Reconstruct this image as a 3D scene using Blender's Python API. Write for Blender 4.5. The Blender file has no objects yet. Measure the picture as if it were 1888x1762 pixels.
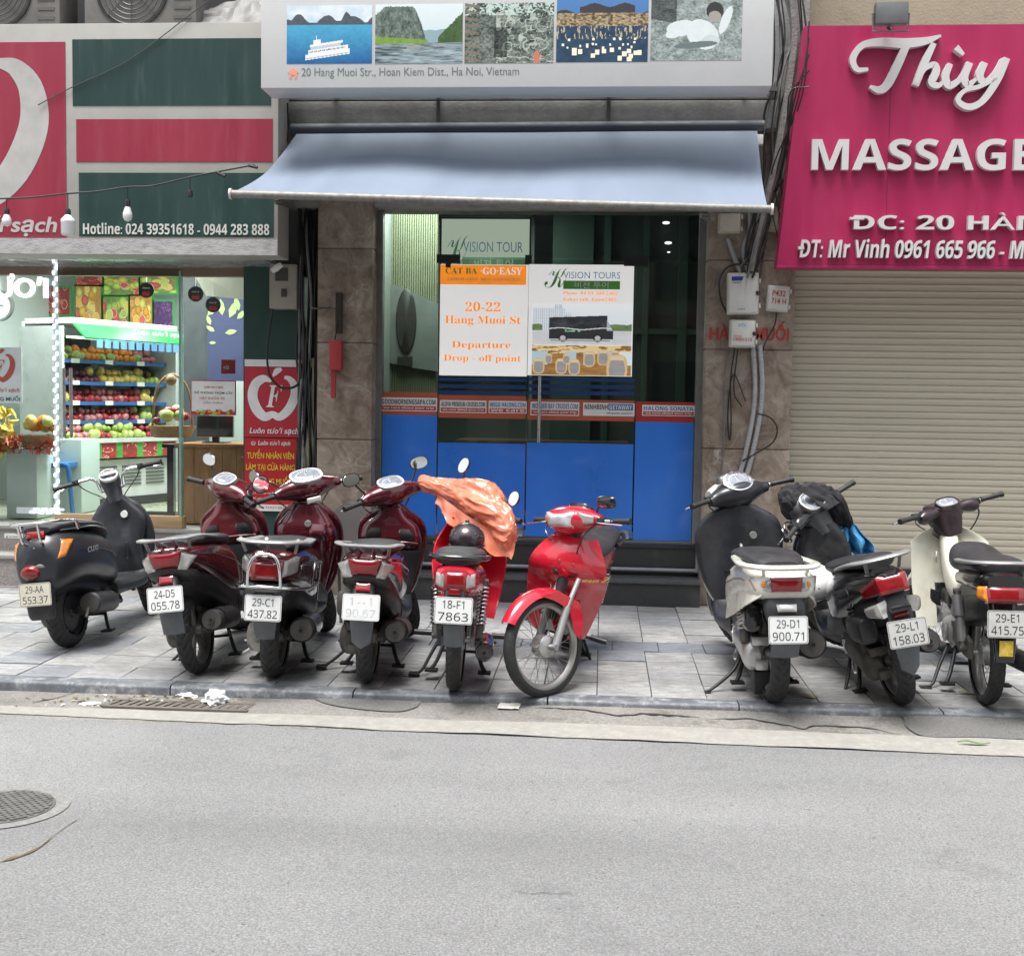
import bpy, bmesh, math, random
import numpy as np
from mathutils import Vector, Matrix, noise
random.seed(7)
R_ = math.radians
SC = bpy.context.scene
COL = SC.collection

# ------------------------------------------------------------------ camera, sky, sun, exposure
CAM_LOC = Vector((0.675, -8.98, 1.53)); YAW, PITCH, ROLL = R_(4.3), R_(-3.67), R_(0.9)
FPX = 2200.0
cd = bpy.data.cameras.new('camera'); cam = bpy.data.objects.new('camera', cd); COL.objects.link(cam)
CAM_R = Matrix.Rotation(YAW, 3, 'Z') @ Matrix.Rotation(math.pi/2 + PITCH, 3, 'X') @ Matrix.Rotation(ROLL, 3, 'Z')
cam.matrix_world = Matrix.Translation(CAM_LOC) @ CAM_R.to_4x4()
cd.sensor_fit = 'HORIZONTAL'; cd.sensor_width = 36.0; cd.lens = 36.0*FPX/1888.0
cd.clip_start = 0.1; cd.clip_end = 400.0
SC.camera = cam

SUN_EL, SUN_AZ = R_(76), R_(205)          # azimuth measured clockwise from +Y
w = bpy.data.worlds.new('World'); SC.world = w; w.use_nodes = True
nt = w.node_tree; nt.nodes.clear()
sky = nt.nodes.new('ShaderNodeTexSky'); sky.sky_type = 'NISHITA'; sky.sun_disc = False
sky.sun_elevation = SUN_EL; sky.sun_rotation = SUN_AZ; sky.air_density = 1.6; sky.dust_density = 4.0
hs = nt.nodes.new('ShaderNodeHueSaturation'); hs.inputs['Saturation'].default_value = 0.35
bg = nt.nodes.new('ShaderNodeBackground'); bg.inputs[1].default_value = 0.125
wo = nt.nodes.new('ShaderNodeOutputWorld')
nt.links.new(sky.outputs[0], hs.inputs['Color']); nt.links.new(hs.outputs[0], bg.inputs[0]); nt.links.new(bg.outputs[0], wo.inputs[0])
sd = bpy.data.lights.new('sun', 'SUN'); sd.energy = 2.35; sd.angle = R_(30); sd.color = (1.0, 0.985, 0.965)
sun = bpy.data.objects.new('sun', sd); COL.objects.link(sun)
sdir = Vector((math.sin(SUN_AZ)*math.cos(SUN_EL), math.cos(SUN_AZ)*math.cos(SUN_EL), math.sin(SUN_EL)))
sun.rotation_euler = sdir.to_track_quat('Z', 'Y').to_euler(); sun.location = sdir*30
SC.view_settings.view_transform = 'Standard'; SC.view_settings.look = 'None'
SC.view_settings.exposure = 1.08; SC.view_settings.gamma = 1.0
SC.render.engine = 'CYCLES'
SC.cycles.max_bounces = 7; SC.cycles.diffuse_bounces = 3; SC.cycles.glossy_bounces = 4; SC.cycles.transparent_max_bounces = 12; SC.cycles.transmission_bounces = 4
SC.cycles.use_denoising = True; SC.cycles.caustics_reflective = False; SC.cycles.caustics_refractive = False
SC.cycles.sample_clamp_indirect = 6.0

def ray(px, py):
    return CAM_R @ Vector(((px-944.0)/FPX, -(py-881.0)/FPX, -1.0))
def at(px, py, Y):
    """survey point: where the sight line through a pixel of the photograph meets the vertical plane y = Y"""
    d = ray(px, py); t = (Y-CAM_LOC.y)/d.y; return CAM_LOC + d*t
def ground(px, py, z=0.0):
    d = ray(px, py); t = (z-CAM_LOC.z)/d.z; return CAM_LOC + d*t
def rect(x0, y0, x1, y1, Y):
    xm, ym = (x0+x1)/2, (y0+y1)/2
    return at(x0, ym, Y).x, at(x1, ym, Y).x, at(xm, y1, Y).z, at(xm, y0, Y).z      # X0, X1, Z0, Z1

# ------------------------------------------------------------------ materials
MATS = {}
def _n(nt, t, **k):
    n = nt.nodes.new(t)
    for a, b in k.items(): setattr(n, a, b)
    return n
def rgba(c): return (c[0], c[1], c[2], 1.0)
def mat(name, col, rough=0.5, metal=0.0, var=0.12, vs=6.0, bump=0.0, bs=60.0, coat=0.0, spec=0.5, dirt=None, emit=0.0, stretch=None, rv=0.15, alpha=1.0, sheen=0.0):
    """principled material whose colour, roughness and relief all vary with noise; dirt = (colour, amount, scale)"""
    if name in MATS: return MATS[name]
    m = bpy.data.materials.new(name); m.use_nodes = True; nt = m.node_tree; nt.nodes.clear(); L = nt.links.new
    out = _n(nt, 'ShaderNodeOutputMaterial'); b = _n(nt, 'ShaderNodeBsdfPrincipled'); L(b.outputs[0], out.inputs[0])
    tc = _n(nt, 'ShaderNodeTexCoord'); mp = _n(nt, 'ShaderNodeMapping'); L(tc.outputs['Object'], mp.inputs[0])
    if stretch: mp.inputs['Scale'].default_value = stretch
    nz = _n(nt, 'ShaderNodeTexNoise'); nz.inputs['Scale'].default_value = vs; nz.inputs['Detail'].default_value = 7; nz.inputs['Roughness'].default_value = .65
    L(mp.outputs[0], nz.inputs['Vector'])
    cr = _n(nt, 'ShaderNodeValToRGB'); cr.color_ramp.elements[0].position = .3; cr.color_ramp.elements[1].position = .7
    cr.color_ramp.elements[0].color = rgba([max(0, c*(1-var)) for c in col]); cr.color_ramp.elements[1].color = rgba([min(1, c*(1+var)) for c in col])
    L(nz.outputs['Fac'], cr.inputs[0]); csock = cr.outputs[0]
    mr = _n(nt, 'ShaderNodeMapRange'); mr.inputs['To Min'].default_value = max(0.02, rough-rv*rough*1.5); mr.inputs['To Max'].default_value = min(1, rough+rv*rough*1.5)
    mr.inputs['From Min'].default_value = .3; mr.inputs['From Max'].default_value = .7
    L(nz.outputs['Fac'], mr.inputs['Value']); rsock = mr.outputs[0]
    if dirt:
        dc, da, dsc = dirt
        n2 = _n(nt, 'ShaderNodeTexNoise'); n2.inputs['Scale'].default_value = dsc; n2.inputs['Detail'].default_value = 9; n2.inputs['Roughness'].default_value = .7
        L(mp.outputs[0], n2.inputs['Vector'])
        r2 = _n(nt, 'ShaderNodeMapRange'); r2.inputs['From Min'].default_value = .62-.3*da; r2.inputs['From Max'].default_value = .8-.1*da
        r2.inputs['To Max'].default_value = min(1, .35+.6*da); L(n2.outputs['Fac'], r2.inputs['Value'])
        mx = _n(nt, 'ShaderNodeMix', data_type='RGBA'); L(r2.outputs[0], mx.inputs['Factor']); L(csock, mx.inputs['A']); mx.inputs['B'].default_value = rgba(dc)
        csock = mx.outputs['Result']
        m2 = _n(nt, 'ShaderNodeMix'); L(r2.outputs[0], m2.inputs['Factor']); L(rsock, m2.inputs['A']); m2.inputs['B'].default_value = .85; rsock = m2.outputs['Result']
    L(csock, b.inputs['Base Color']); L(rsock, b.inputs['Roughness'])
    b.inputs['Metallic'].default_value = metal; b.inputs['Specular IOR Level'].default_value = spec
    b.inputs['Coat Weight'].default_value = coat; b.inputs['Coat Roughness'].default_value = .06
    if sheen: b.inputs['Sheen Weight'].default_value = sheen
    if emit: L(csock, b.inputs['Emission Color']); b.inputs['Emission Strength'].default_value = emit
    if alpha < 1: b.inputs['Alpha'].default_value = alpha
    if bump:
        n3 = _n(nt, 'ShaderNodeTexNoise'); n3.inputs['Scale'].default_value = bs; n3.inputs['Detail'].default_value = 6; L(mp.outputs[0], n3.inputs['Vector'])
        bp = _n(nt, 'ShaderNodeBump'); bp.inputs['Strength'].default_value = bump; bp.inputs['Distance'].default_value = .01
        L(n3.outputs['Fac'], bp.inputs['Height']); L(bp.outputs[0], b.inputs['Normal'])
    MATS[name] = m; return m
def glass(name, tint=(.8, .88, .85), refl=1.0, rough=0.0):
    if name in MATS: return MATS[name]
    m = bpy.data.materials.new(name); m.use_nodes = True; nt = m.node_tree; nt.nodes.clear(); L = nt.links.new
    out = _n(nt, 'ShaderNodeOutputMaterial'); t = _n(nt, 'ShaderNodeBsdfTransparent'); t.inputs[0].default_value = rgba(tint)
    g = _n(nt, 'ShaderNodeBsdfGlossy'); g.inputs['Roughness'].default_value = rough; g.inputs[0].default_value = (refl, refl, refl, 1)
    fr = _n(nt, 'ShaderNodeFresnel'); fr.inputs[0].default_value = 1.5
    mx = _n(nt, 'ShaderNodeMixShader'); L(fr.outputs[0], mx.inputs[0]); L(t.outputs[0], mx.inputs[1]); L(g.outputs[0], mx.inputs[2]); L(mx.outputs[0], out.inputs[0])
    MATS[name] = m; return m
def emitter(name, col, s):
    if name in MATS: return MATS[name]
    m = bpy.data.materials.new(name); m.use_nodes = True; nt = m.node_tree; nt.nodes.clear()
    out = _n(nt, 'ShaderNodeOutputMaterial'); e = _n(nt, 'ShaderNodeEmission'); e.inputs[0].default_value = rgba(col); e.inputs[1].default_value = s
    nt.links.new(e.outputs[0], out.inputs[0]); MATS[name] = m; return m
def print_mat(name, rough=.45, spec=.4, emit=0.0):
    """printed sheet: colours come from the mesh's 'Col' attribute"""
    if name in MATS: return MATS[name]
    m = bpy.data.materials.new(name); m.use_nodes = True; nt = m.node_tree; nt.nodes.clear(); L = nt.links.new
    out = _n(nt, 'ShaderNodeOutputMaterial'); b = _n(nt, 'ShaderNodeBsdfPrincipled'); L(b.outputs[0], out.inputs[0])
    a = _n(nt, 'ShaderNodeAttribute', attribute_name='Col'); L(a.outputs['Color'], b.inputs['Base Color'])
    nz = _n(nt, 'ShaderNodeTexNoise'); nz.inputs['Scale'].default_value = 9
    mr = _n(nt, 'ShaderNodeMapRange'); mr.inputs['To Min'].default_value = rough*.7; mr.inputs['To Max'].default_value = rough*1.3; L(nz.outputs['Fac'], mr.inputs['Value']); L(mr.outputs[0], b.inputs['Roughness'])
    b.inputs['Specular IOR Level'].default_value = spec
    if emit: L(a.outputs['Color'], b.inputs['Emission Color']); b.inputs['Emission Strength'].default_value = emit
    MATS[name] = m; return m

# ------------------------------------------------------------------ mesh builder
def spline(pts, sub):
    """Catmull-Rom through rows of equal length"""
    P = np.array(pts, float); n = len(P)
    if n < 3 or sub < 2: return P
    out = []
    for i in range(n-1):
        p0 = P[max(i-1, 0)]; p1 = P[i]; p2 = P[i+1]; p3 = P[min(i+2, n-1)]
        if i == 0: p0 = 2*p1-p2
        if i == n-2: p3 = 2*p2-p1
        for k in range(sub):
            t = k/sub
            out.append(.5*((2*p1)+(-p0+p2)*t+(2*p0-5*p1+4*p2-p3)*t*t+(-p0+3*p1-3*p2+p3)*t**3))
    out.append(P[-1]); return np.array(out)
class MB:
    def __init__(s): s.v = []; s.f = []; s.mi = []; s.m = 0; s.T = None
    def add(s, vs, fs):
        k = len(s.v)
        for p in vs:
            q = Vector(tuple(p))
            if s.T is not None: q = s.T @ q
            s.v.append(q)
        for f in fs: s.f.append(tuple(i+k for i in f)); s.mi.append(s.m)
        return s
    def merge(s, o, T=None):
        k = len(s.v)
        for p in o.v:
            q = T @ p if T is not None else p.copy()
            s.v.append(s.T @ q if s.T is not None else q)
        for f, m in zip(o.f, o.mi): s.f.append(tuple(i+k for i in f)); s.mi.append(m+s.m)
        return s
    def box(s, x0, x1, y0, y1, z0, z1, b=0.0):
        if b <= 0:
            v = [(x, y, z) for z in (z0, z1) for y in (y0, y1) for x in (x0, x1)]
            return s.add(v, [(0, 2, 3, 1), (4, 5, 7, 6), (0, 1, 5, 4), (2, 6, 7, 3), (0, 4, 6, 2), (1, 3, 7, 5)])
        bm = bmesh.new(); bmesh.ops.create_cube(bm, size=1.0)
        for q in bm.verts: q.co = Vector(((x0+x1)/2+q.co.x*(x1-x0), (y0+y1)/2+q.co.y*(y1-y0), (z0+z1)/2+q.co.z*(z1-z0)))
        b = min(b, .45*min(abs(x1-x0), abs(y1-y0), abs(z1-z0)))
        bmesh.ops.bevel(bm, geom=list(bm.edges), offset=b, segments=2, affect='EDGES', profile=.6)
        bm.verts.index_update(); s.add([q.co.copy() for q in bm.verts], [tuple(q.index for q in f.verts) for f in bm.faces]); bm.free(); return s
    def prism(s, poly, y0, y1):
        """polygon given as (x, z) extruded from y0 to y1"""
        n = len(poly)
        a = sum(poly[i][0]*poly[(i+1) % n][1]-poly[(i+1) % n][0]*poly[i][1] for i in range(n))
        if a < 0: poly = poly[::-1]
        v = [(p[0], y0, p[1]) for p in poly]+[(p[0], y1, p[1]) for p in poly]
        f = [tuple(range(n)), tuple(range(2*n-1, n-1, -1))]+[(i+n, (i+1) % n+n, (i+1) % n, i) for i in range(n)]
        return s.add(v, f)
    def tube(s, pts, r, n=8, sub=1, closed=False, cap=True, flat=None):
        """round bar along pts; r one radius or one per point; flat = (axis vector, factor) squashes the section along that axis"""
        if sub > 1:
            rr = r if hasattr(r, '__len__') else [r]*len(pts)
            q = spline([list(p)+[x] for p, x in zip(pts, rr)], sub); pts = [Vector(x[:3]) for x in q]; r = [x[3] for x in q]
        else:
            pts = [Vector(p) for p in pts]; r = r if hasattr(r, '__len__') else [r]*len(pts)
        m = len(pts); vs = []; up = None
        for i, p in enumerate(pts):
            a = pts[(i-1) % m] if (closed or i > 0) else p; b = pts[(i+1) % m] if (closed or i < m-1) else p
            t = (b-a).normalized() if (b-a).length > 1e-9 else Vector((0, 0, 1))
            if up is None: up = t.orthogonal().normalized()
            up = (up-t*up.dot(t)); up = up.normalized() if up.length > 1e-6 else t.orthogonal().normalized()
            w_ = t.cross(up)
            for k in range(n):
                an = 2*math.pi*k/n; o = (up*math.cos(an)+w_*math.sin(an))*r[i]
                if flat: ax = flat[0].normalized(); o -= ax*(o.dot(ax)*(1-flat[1]))
                vs.append(p+o)
        fs = []
        for i in range(m if closed else m-1):
            j = (i+1) % m
            for k in range(n): fs.append((i*n+k, i*n+(k+1) % n, j*n+(k+1) % n, j*n+k))
        if cap and not closed: fs += [tuple(range(n-1, -1, -1)), tuple((m-1)*n+k for k in range(n))]
        return s.add(vs, fs)
    def lathe(s, prof, c, axis='y', n=24, a0=0.0, a1=2*math.pi, fn=None):
        """profile (radius, along) turned about an axis through c; fn(radius, along, angle) may move the radius"""
        full = abs(a1-a0-2*math.pi) < 1e-6; m = len(prof); cnt = n if full else n+1; vs = []
        for i in range(cnt):
            a = a0+(a1-a0)*i/n; ca, sa = math.cos(a), math.sin(a)
            for r, l in prof:
                if fn: r = fn(r, l, a)
                q = {'y': (r*ca, l, r*sa), 'x': (l, r*ca, r*sa), 'z': (r*ca, r*sa, l)}[axis]
                vs.append((c[0]+q[0], c[1]+q[1], c[2]+q[2]))
        fs = []
        for i in range(n):
            j = (i+1) % cnt
            for k in range(m-1): fs.append((i*m+k, i*m+k+1, j*m+k+1, j*m+k) if axis != 'y' else (i*m+k, j*m+k, j*m+k+1, i*m+k+1))
        return s.add(vs, fs)
    def loft(s, secs, axis='x', n=24, sub=4, caps=True, fn=None):
        """secs rows: (a, c1, c2, h1+, h1-, h2+, h2-, e) = station, centre and half sizes on the other two axes, squareness"""
        q = spline(secs, sub); vs = []
        for a, c1, c2, p1, m1, p2, m2, e in q:
            for k in range(n):
                t = 2*math.pi*k/n; c, d = math.cos(t), math.sin(t)
                u = math.copysign(abs(c)**(2/e), c); w_ = math.copysign(abs(d)**(2/e), d)
                b1 = c1+u*(p1 if u > 0 else m1); b2 = c2+w_*(p2 if w_ > 0 else m2)
                p = {'x': (a, b1, b2), 'y': (b1, a, b2), 'z': (b1, b2, a)}[axis]
                vs.append(fn(p) if fn else p)
        m = len(q); fs = []
        for i in range(m-1):
            for k in range(n): fs.append((i*n+k, i*n+(k+1) % n, (i+1)*n+(k+1) % n, (i+1)*n+k))
        if caps: fs += [tuple(range(n-1, -1, -1)), tuple((m-1)*n+k for k in range(n))]
        return s.add(vs, fs)
    def cowl(s, secs, e=2.7, n=24, sub=4, fn=None):
        """loft along x from rows (x, half width, top z, bottom z[, e])"""
        return s.loft([(q[0], 0, (q[2]+q[3])/2, q[1], q[1], (q[2]-q[3])/2, (q[2]-q[3])/2, q[4] if len(q) > 4 else e) for q in secs], 'x', n, sub, True, fn)
    def sheet(s, g, th=0.0, keep=None):
        """grid of points g[i][j]; th thickens it along the vertex normals"""
        G = [[Vector(p) for p in row] for row in g]; a, b = len(G), len(G[0])
        fs = [(i*b+j, i*b+j+1, (i+1)*b+j+1, (i+1)*b+j) for i in range(a-1) for j in range(b-1) if keep is None or keep(i, j)]
        vs = [p for row in G for p in row]
        if not th: return s.add(vs, fs)
        bm = bmesh.new(); bv = [bm.verts.new(p) for p in vs]
        for f in fs: bm.faces.new([bv[i] for i in f])
        for q in [q for q in bm.verts if not q.link_faces]: bm.verts.remove(q)
        bm.normal_update()
        bmesh.ops.solidify(bm, geom=list(bm.faces), thickness=th); bm.verts.index_update()
        s.add([q.co.copy() for q in bm.verts], [tuple(q.index for q in f.verts) for f in bm.faces]); bm.free(); return s
    def lens(s, quad, bulge, th, n=8, sq=2.0):
        """four corners (counter-clockwise seen from outside) bulged along the outward normal, closed behind"""
        a, b, c, d = [Vector(p) for p in quad]; nrm = (b-a).cross(d-a).normalized(); g = []
        for i in range(n+1):
            v = i/n; row = []
            for j in range(n+1):
                u = j/n; p = (a*(1-u)+b*u)*(1-v)+(d*(1-u)+c*u)*v
                row.append(p+nrm*bulge*(1-abs(2*u-1)**(sq*2))**.5*(1-abs(2*v-1)**(sq*2))**.5)
            g.append(row)
        m = n+1; k = len(s.v); s.sheet(g)
        rim = [j for j in range(n)]+[i*m+n for i in range(n)]+[n*m+n-j for j in range(n)]+[(n-i)*m for i in range(n)]
        flat = [p for row in g for p in row]; r = [flat[i] for i in rim]; q = len(r)
        s.add(r+[p-nrm*th for p in r], [(i, i+q, (i+1) % q+q, (i+1) % q) for i in range(q)]+[tuple(range(2*q-1, q-1, -1))]); return s
    def ball(s, c, r, n=16, m=10, sx=1, sy=1, sz=1, a0=-90, a1=90, fn=None):
        vs = []
        for i in range(m+1):
            ph = R_(a0+(a1-a0)*i/m)
            for k in range(n):
                th = 2*math.pi*k/n; p = Vector((r*sx*math.cos(ph)*math.cos(th), r*sy*math.cos(ph)*math.sin(th), r*sz*math.sin(ph)))
                if fn: p = fn(p)
                vs.append((c[0]+p.x, c[1]+p.y, c[2]+p.z))
        return s.add(vs, [(i*n+k, i*n+(k+1) % n, (i+1)*n+(k+1) % n, (i+1)*n+k) for i in range(m) for k in range(n)])
def data(name, mb, mats, smooth=38):
    me = bpy.data.meshes.new(name); me.from_pydata([tuple(p) for p in mb.v], [], mb.f)
    for m in (mats if isinstance(mats, (list, tuple)) else [mats]): me.materials.append(m)
    if any(mb.mi): me.polygons.foreach_set('material_index', mb.mi)
    me.validate(); me.update()
    bm = bmesh.new(); bm.from_mesh(me); bmesh.ops.recalc_face_normals(bm, faces=bm.faces); bm.to_mesh(me); bm.free()
    if smooth: me.shade_smooth(); me.set_sharp_from_angle(angle=R_(smooth))
    return me
def tag(o, label=None, cat=None, group=None, kind=None):
    if label: o['label'] = label
    if cat: o['category'] = cat
    if group: o['group'] = group
    if kind: o['kind'] = kind
    return o
def obj(name, mb, mats, parent=None, smooth=38, local=False, label=None):
    """ONE mesh object. Top level: origin moves to the base of the mesh. Child: coordinates are world ones unless local."""
    if parent is None and not local:
        xs = [p.x for p in mb.v]; ys = [p.y for p in mb.v]; zs = [p.z for p in mb.v]
        c = Vector(((min(xs)+max(xs))/2, (min(ys)+max(ys))/2, min(zs)))
        mb.v = [p-c for p in mb.v]; o = bpy.data.objects.new(name, data(name, mb, mats, smooth)); o.location = c
    else:
        o = bpy.data.objects.new(name, data(name, mb, mats, smooth))
        if parent is not None:
            o.parent = parent
            if not local:
                if parent.parent is None: o.matrix_parent_inverse = Matrix.Translation(-parent.location)
    COL.objects.link(o)
    if label: o['label'] = label
    return o
def thing(name, label, cat, loc=(0, 0, 0), group=None):
    o = bpy.data.objects.new(name, None); COL.objects.link(o); o.location = loc; o.empty_display_size = .1
    return tag(o, label, cat, group)
def copy_tree(o, parent=None):
    c = o.copy(); COL.objects.link(c)
    if parent is not None: c.parent = parent
    for ch in [x for x in COL.objects if x.parent == o]: copy_tree(ch, c)
    return c

# ------------------------------------------------------------------ lettering
SERIF = {}; SANSB = {}; SCRIPT = {}; SANS = {}
for i in range(26):
    SERIF[chr(65+i)] = chr(0x1D400+i); SERIF[chr(97+i)] = chr(0x1D41A+i)
    SANSB[chr(65+i)] = chr(0x1D5D4+i); SANSB[chr(97+i)] = chr(0x1D5EE+i)
    SANS[chr(65+i)] = chr(0x1D5A0+i); SANS[chr(97+i)] = chr(0x1D5BA+i)
    SCRIPT[chr(65+i)] = chr(0x1D4D0+i) if i != 10 else chr(0x1D4A6); SCRIPT[chr(97+i)] = chr(0x1D4EA+i)
for i in range(10): SERIF[chr(48+i)] = chr(0x1D7CE+i); SANSB[chr(48+i)] = chr(0x1D7EC+i); SANS[chr(48+i)] = chr(0x1D7E2+i)
TXT = {}
def text_mesh(s, style=None, shear=0.0, offset=0.0):
    key = (s, style, shear, offset)
    if key in TXT: return TXT[key]
    t = s if style is None else ''.join({'serif': SERIF, 'sans': SANS, 'bold': SANSB, 'script': SCRIPT}[style].get(c, c) for c in s)
    t = t.replace('ơ', 'o\u02bc').replace('Ơ', 'O\u02bc')
    c = bpy.data.curves.new('lettering', 'FONT'); c.body = t; c.shear = shear; c.offset = offset; c.resolution_u = 3
    o = bpy.data.objects.new('lettering', c); COL.objects.link(o)
    dg = bpy.context.evaluated_depsgraph_get(); ev = o.evaluated_get(dg); me = ev.to_mesh()
    vs = np.array([tuple(v.co) for v in me.vertices]); fs = [tuple(p.vertices) for p in me.polygons]
    ev.to_mesh_clear(); bpy.data.objects.remove(o); bpy.data.curves.remove(c)
    TXT[key] = (vs, fs); return vs, fs
def letters(mb, s, x0, x1, z0, z1, y, style=None, shear=0.0, offset=0.0, depth=0.0, T=None):
    """lettering fitted to the rectangle x0..x1, z0..z1 on the plane y, read from -y; depth makes raised letters"""
    bar = s[0] == 'Đ'; vs, fs = text_mesh(('D'+s[1:]) if bar else s, style, shear, offset)
    if bar:        # crossed D: its bar is laid on as a bar of its own
        w_ = (vs[:, 0].max()-vs[:, 0].min())/len(s); a = vs[:, 0].min(); b = .5*vs[:, 1].max(); vs = np.vstack([vs, [(a-.22*w_, b-.06, 0), (a+.5*w_, b-.06, 0), (a+.5*w_, b+.06, 0), (a-.22*w_, b+.06, 0)]]); fs = fs+[tuple(range(len(vs)-4, len(vs)))]
    lo, hi = vs.min(0), vs.max(0); sx = (x1-x0)/(hi[0]-lo[0]); sz = (z1-z0)/(hi[1]-lo[1])
    P = [(x0+(v[0]-lo[0])*sx, y-(.003 if bar and i_ >= len(vs)-4 else 0), z0+(v[1]-lo[1])*sz) for i_, v in enumerate(vs)]
    if T is not None: P = [T @ Vector(p) for p in P]
    if not depth: mb.add(P, fs); return mb
    n = len(P); F = list(fs); cnt = {}
    for f in fs:
        for i in range(len(f)): cnt[(f[i], f[(i+1) % len(f)])] = 1
    for a, b in list(cnt):
        if (b, a) not in cnt: F.append((a, a+n, b+n, b))
    d = Vector((0, depth, 0)) if T is None else (T.to_3x3() @ Vector((0, depth, 0)))
    mb.add(P+[Vector(p)+d for p in P], F); return mb
def picture(name, X0, X1, Z0, Z1, Y, fn, nx, nz, parent=None, mat_=None, label=None):
    """printed picture on the plane y=Y: fn(u, v) -> rgb arrays, v = 0 at the foot"""
    u, v = np.meshgrid((np.arange(nx)+.5)/nx, (np.arange(nz)+.5)/nz)
    c = np.clip(np.stack(fn(u, v), -1), 0, 1).reshape(-1, 3)
    xs = np.linspace(X0, X1, nx+1); zs = np.linspace(Z0, Z1, nz+1)
    mb = MB(); mb.add([(x, Y, z) for z in zs for x in xs], [(i*(nx+1)+j, i*(nx+1)+j+1, (i+1)*(nx+1)+j+1, (i+1)*(nx+1)+j) for i in range(nz) for j in range(nx)])
    o = obj(name, mb, mat_ or print_mat('printed_paper'), parent, smooth=0, label=label)
    at_ = o.data.color_attributes.new('Col', 'FLOAT_COLOR', 'CORNER')
    buf = np.ones((nx*nz, 4, 4), np.float32); buf[:, :, :3] = c[:, None, :]; at_.data.foreach_set('color', buf.ravel())
    return o
def vnoise(u, v, f, seed=0, oct=4):
    """value noise arrays in 0..1"""
    rng = np.random.RandomState(seed); out = 0; amp = 1; tot = 0
    for o in range(oct):
        T = rng.rand(64, 64); x = u*f; y = v*f; xi = np.floor(x).astype(int); yi = np.floor(y).astype(int); fx = x-xi; fy = y-yi
        fx = fx*fx*(3-2*fx); fy = fy*fy*(3-2*fy); g = lambda a, b: T[a % 64, b % 64]
        out = out+amp*((g(xi, yi)*(1-fx)+g(xi+1, yi)*fx)*(1-fy)+(g(xi, yi+1)*(1-fx)+g(xi+1, yi+1)*fx)*fy); tot += amp; amp *= .5; f *= 2
    return out/tot
def mixc(a, b, t): return [a[i]*(1-t)+b[i]*t for i in range(3)]
# ------------------------------------------------------------------ materials in use
RUB = mat('tyre_rubber', (.022, .022, .023), .62, var=.25, vs=14, bump=.25, bs=90, dirt=((.075, .072, .066), .3, 5))
PLA = mat('black_plastic', (.022, .023, .026), .42, var=.2, vs=9, bump=.06, bs=300, dirt=((.12, .115, .105), .3, 5))
PLG = mat('grey_flap_plastic', (.10, .11, .125), .5, var=.2, vs=12, dirt=((.2, .19, .17), .35, 9))
CHR = mat('chrome', (.75, .75, .75), .16, 1.0, var=.06, vs=30, dirt=((.35, .33, .3), .2, 14))
ALU = mat('cast_aluminium', (.5, .5, .49), .42, .85, var=.15, vs=12, bump=.1, bs=200, dirt=((.12, .1, .085), .5, 9))
ENG = mat('grimy_engine_metal', (.12, .115, .105), .55, .6, var=.3, vs=14, bump=.2, bs=80, dirt=((.09, .075, .06), .6, 8))
EXH = mat('exhaust_black', (.035, .035, .037), .5, .5, var=.25, vs=10, dirt=((.13, .115, .1), .35, 8))
LRED = mat('red_lens', (.22, .006, .010), .12, coat=.8, var=.25, vs=20)
LCLR = mat('clear_lens', (.44, .43, .41), .16, .35, coat=1, var=.22, vs=16, dirt=((.50, .27, .10), .22, 14))
LAMB = mat('amber_lens', (.75, .25, .03), .15, coat=.8, var=.3, vs=25)
MIR = mat('mirror_glass', (.85, .87, .88), .03, 1.0, var=.02)
PLW = mat('plate_white', (.72, .73, .72), .4, var=.06, vs=16, dirt=((.5, .47, .4), .2, 10))
INK = mat('plate_ink', (.03, .033, .036), .5, var=.2)
SEAT = mat('seat_vinyl', (.028, .028, .032), .45, var=.2, vs=10, bump=.15, bs=400, dirt=((.12, .11, .1), .25, 6))
WHT = mat('white_paint', (.78, .78, .74), .4, var=.05, vs=5, dirt=((.5, .48, .43), .2, 4))
BLK = mat('black_gloss', (.012, .012, .014), .18, coat=.6, var=.2)
STEEL = mat('brushed_steel', (.5, .5, .5), .3, 1.0, var=.08, vs=18)
PRT = print_mat('printed_paper')

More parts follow.
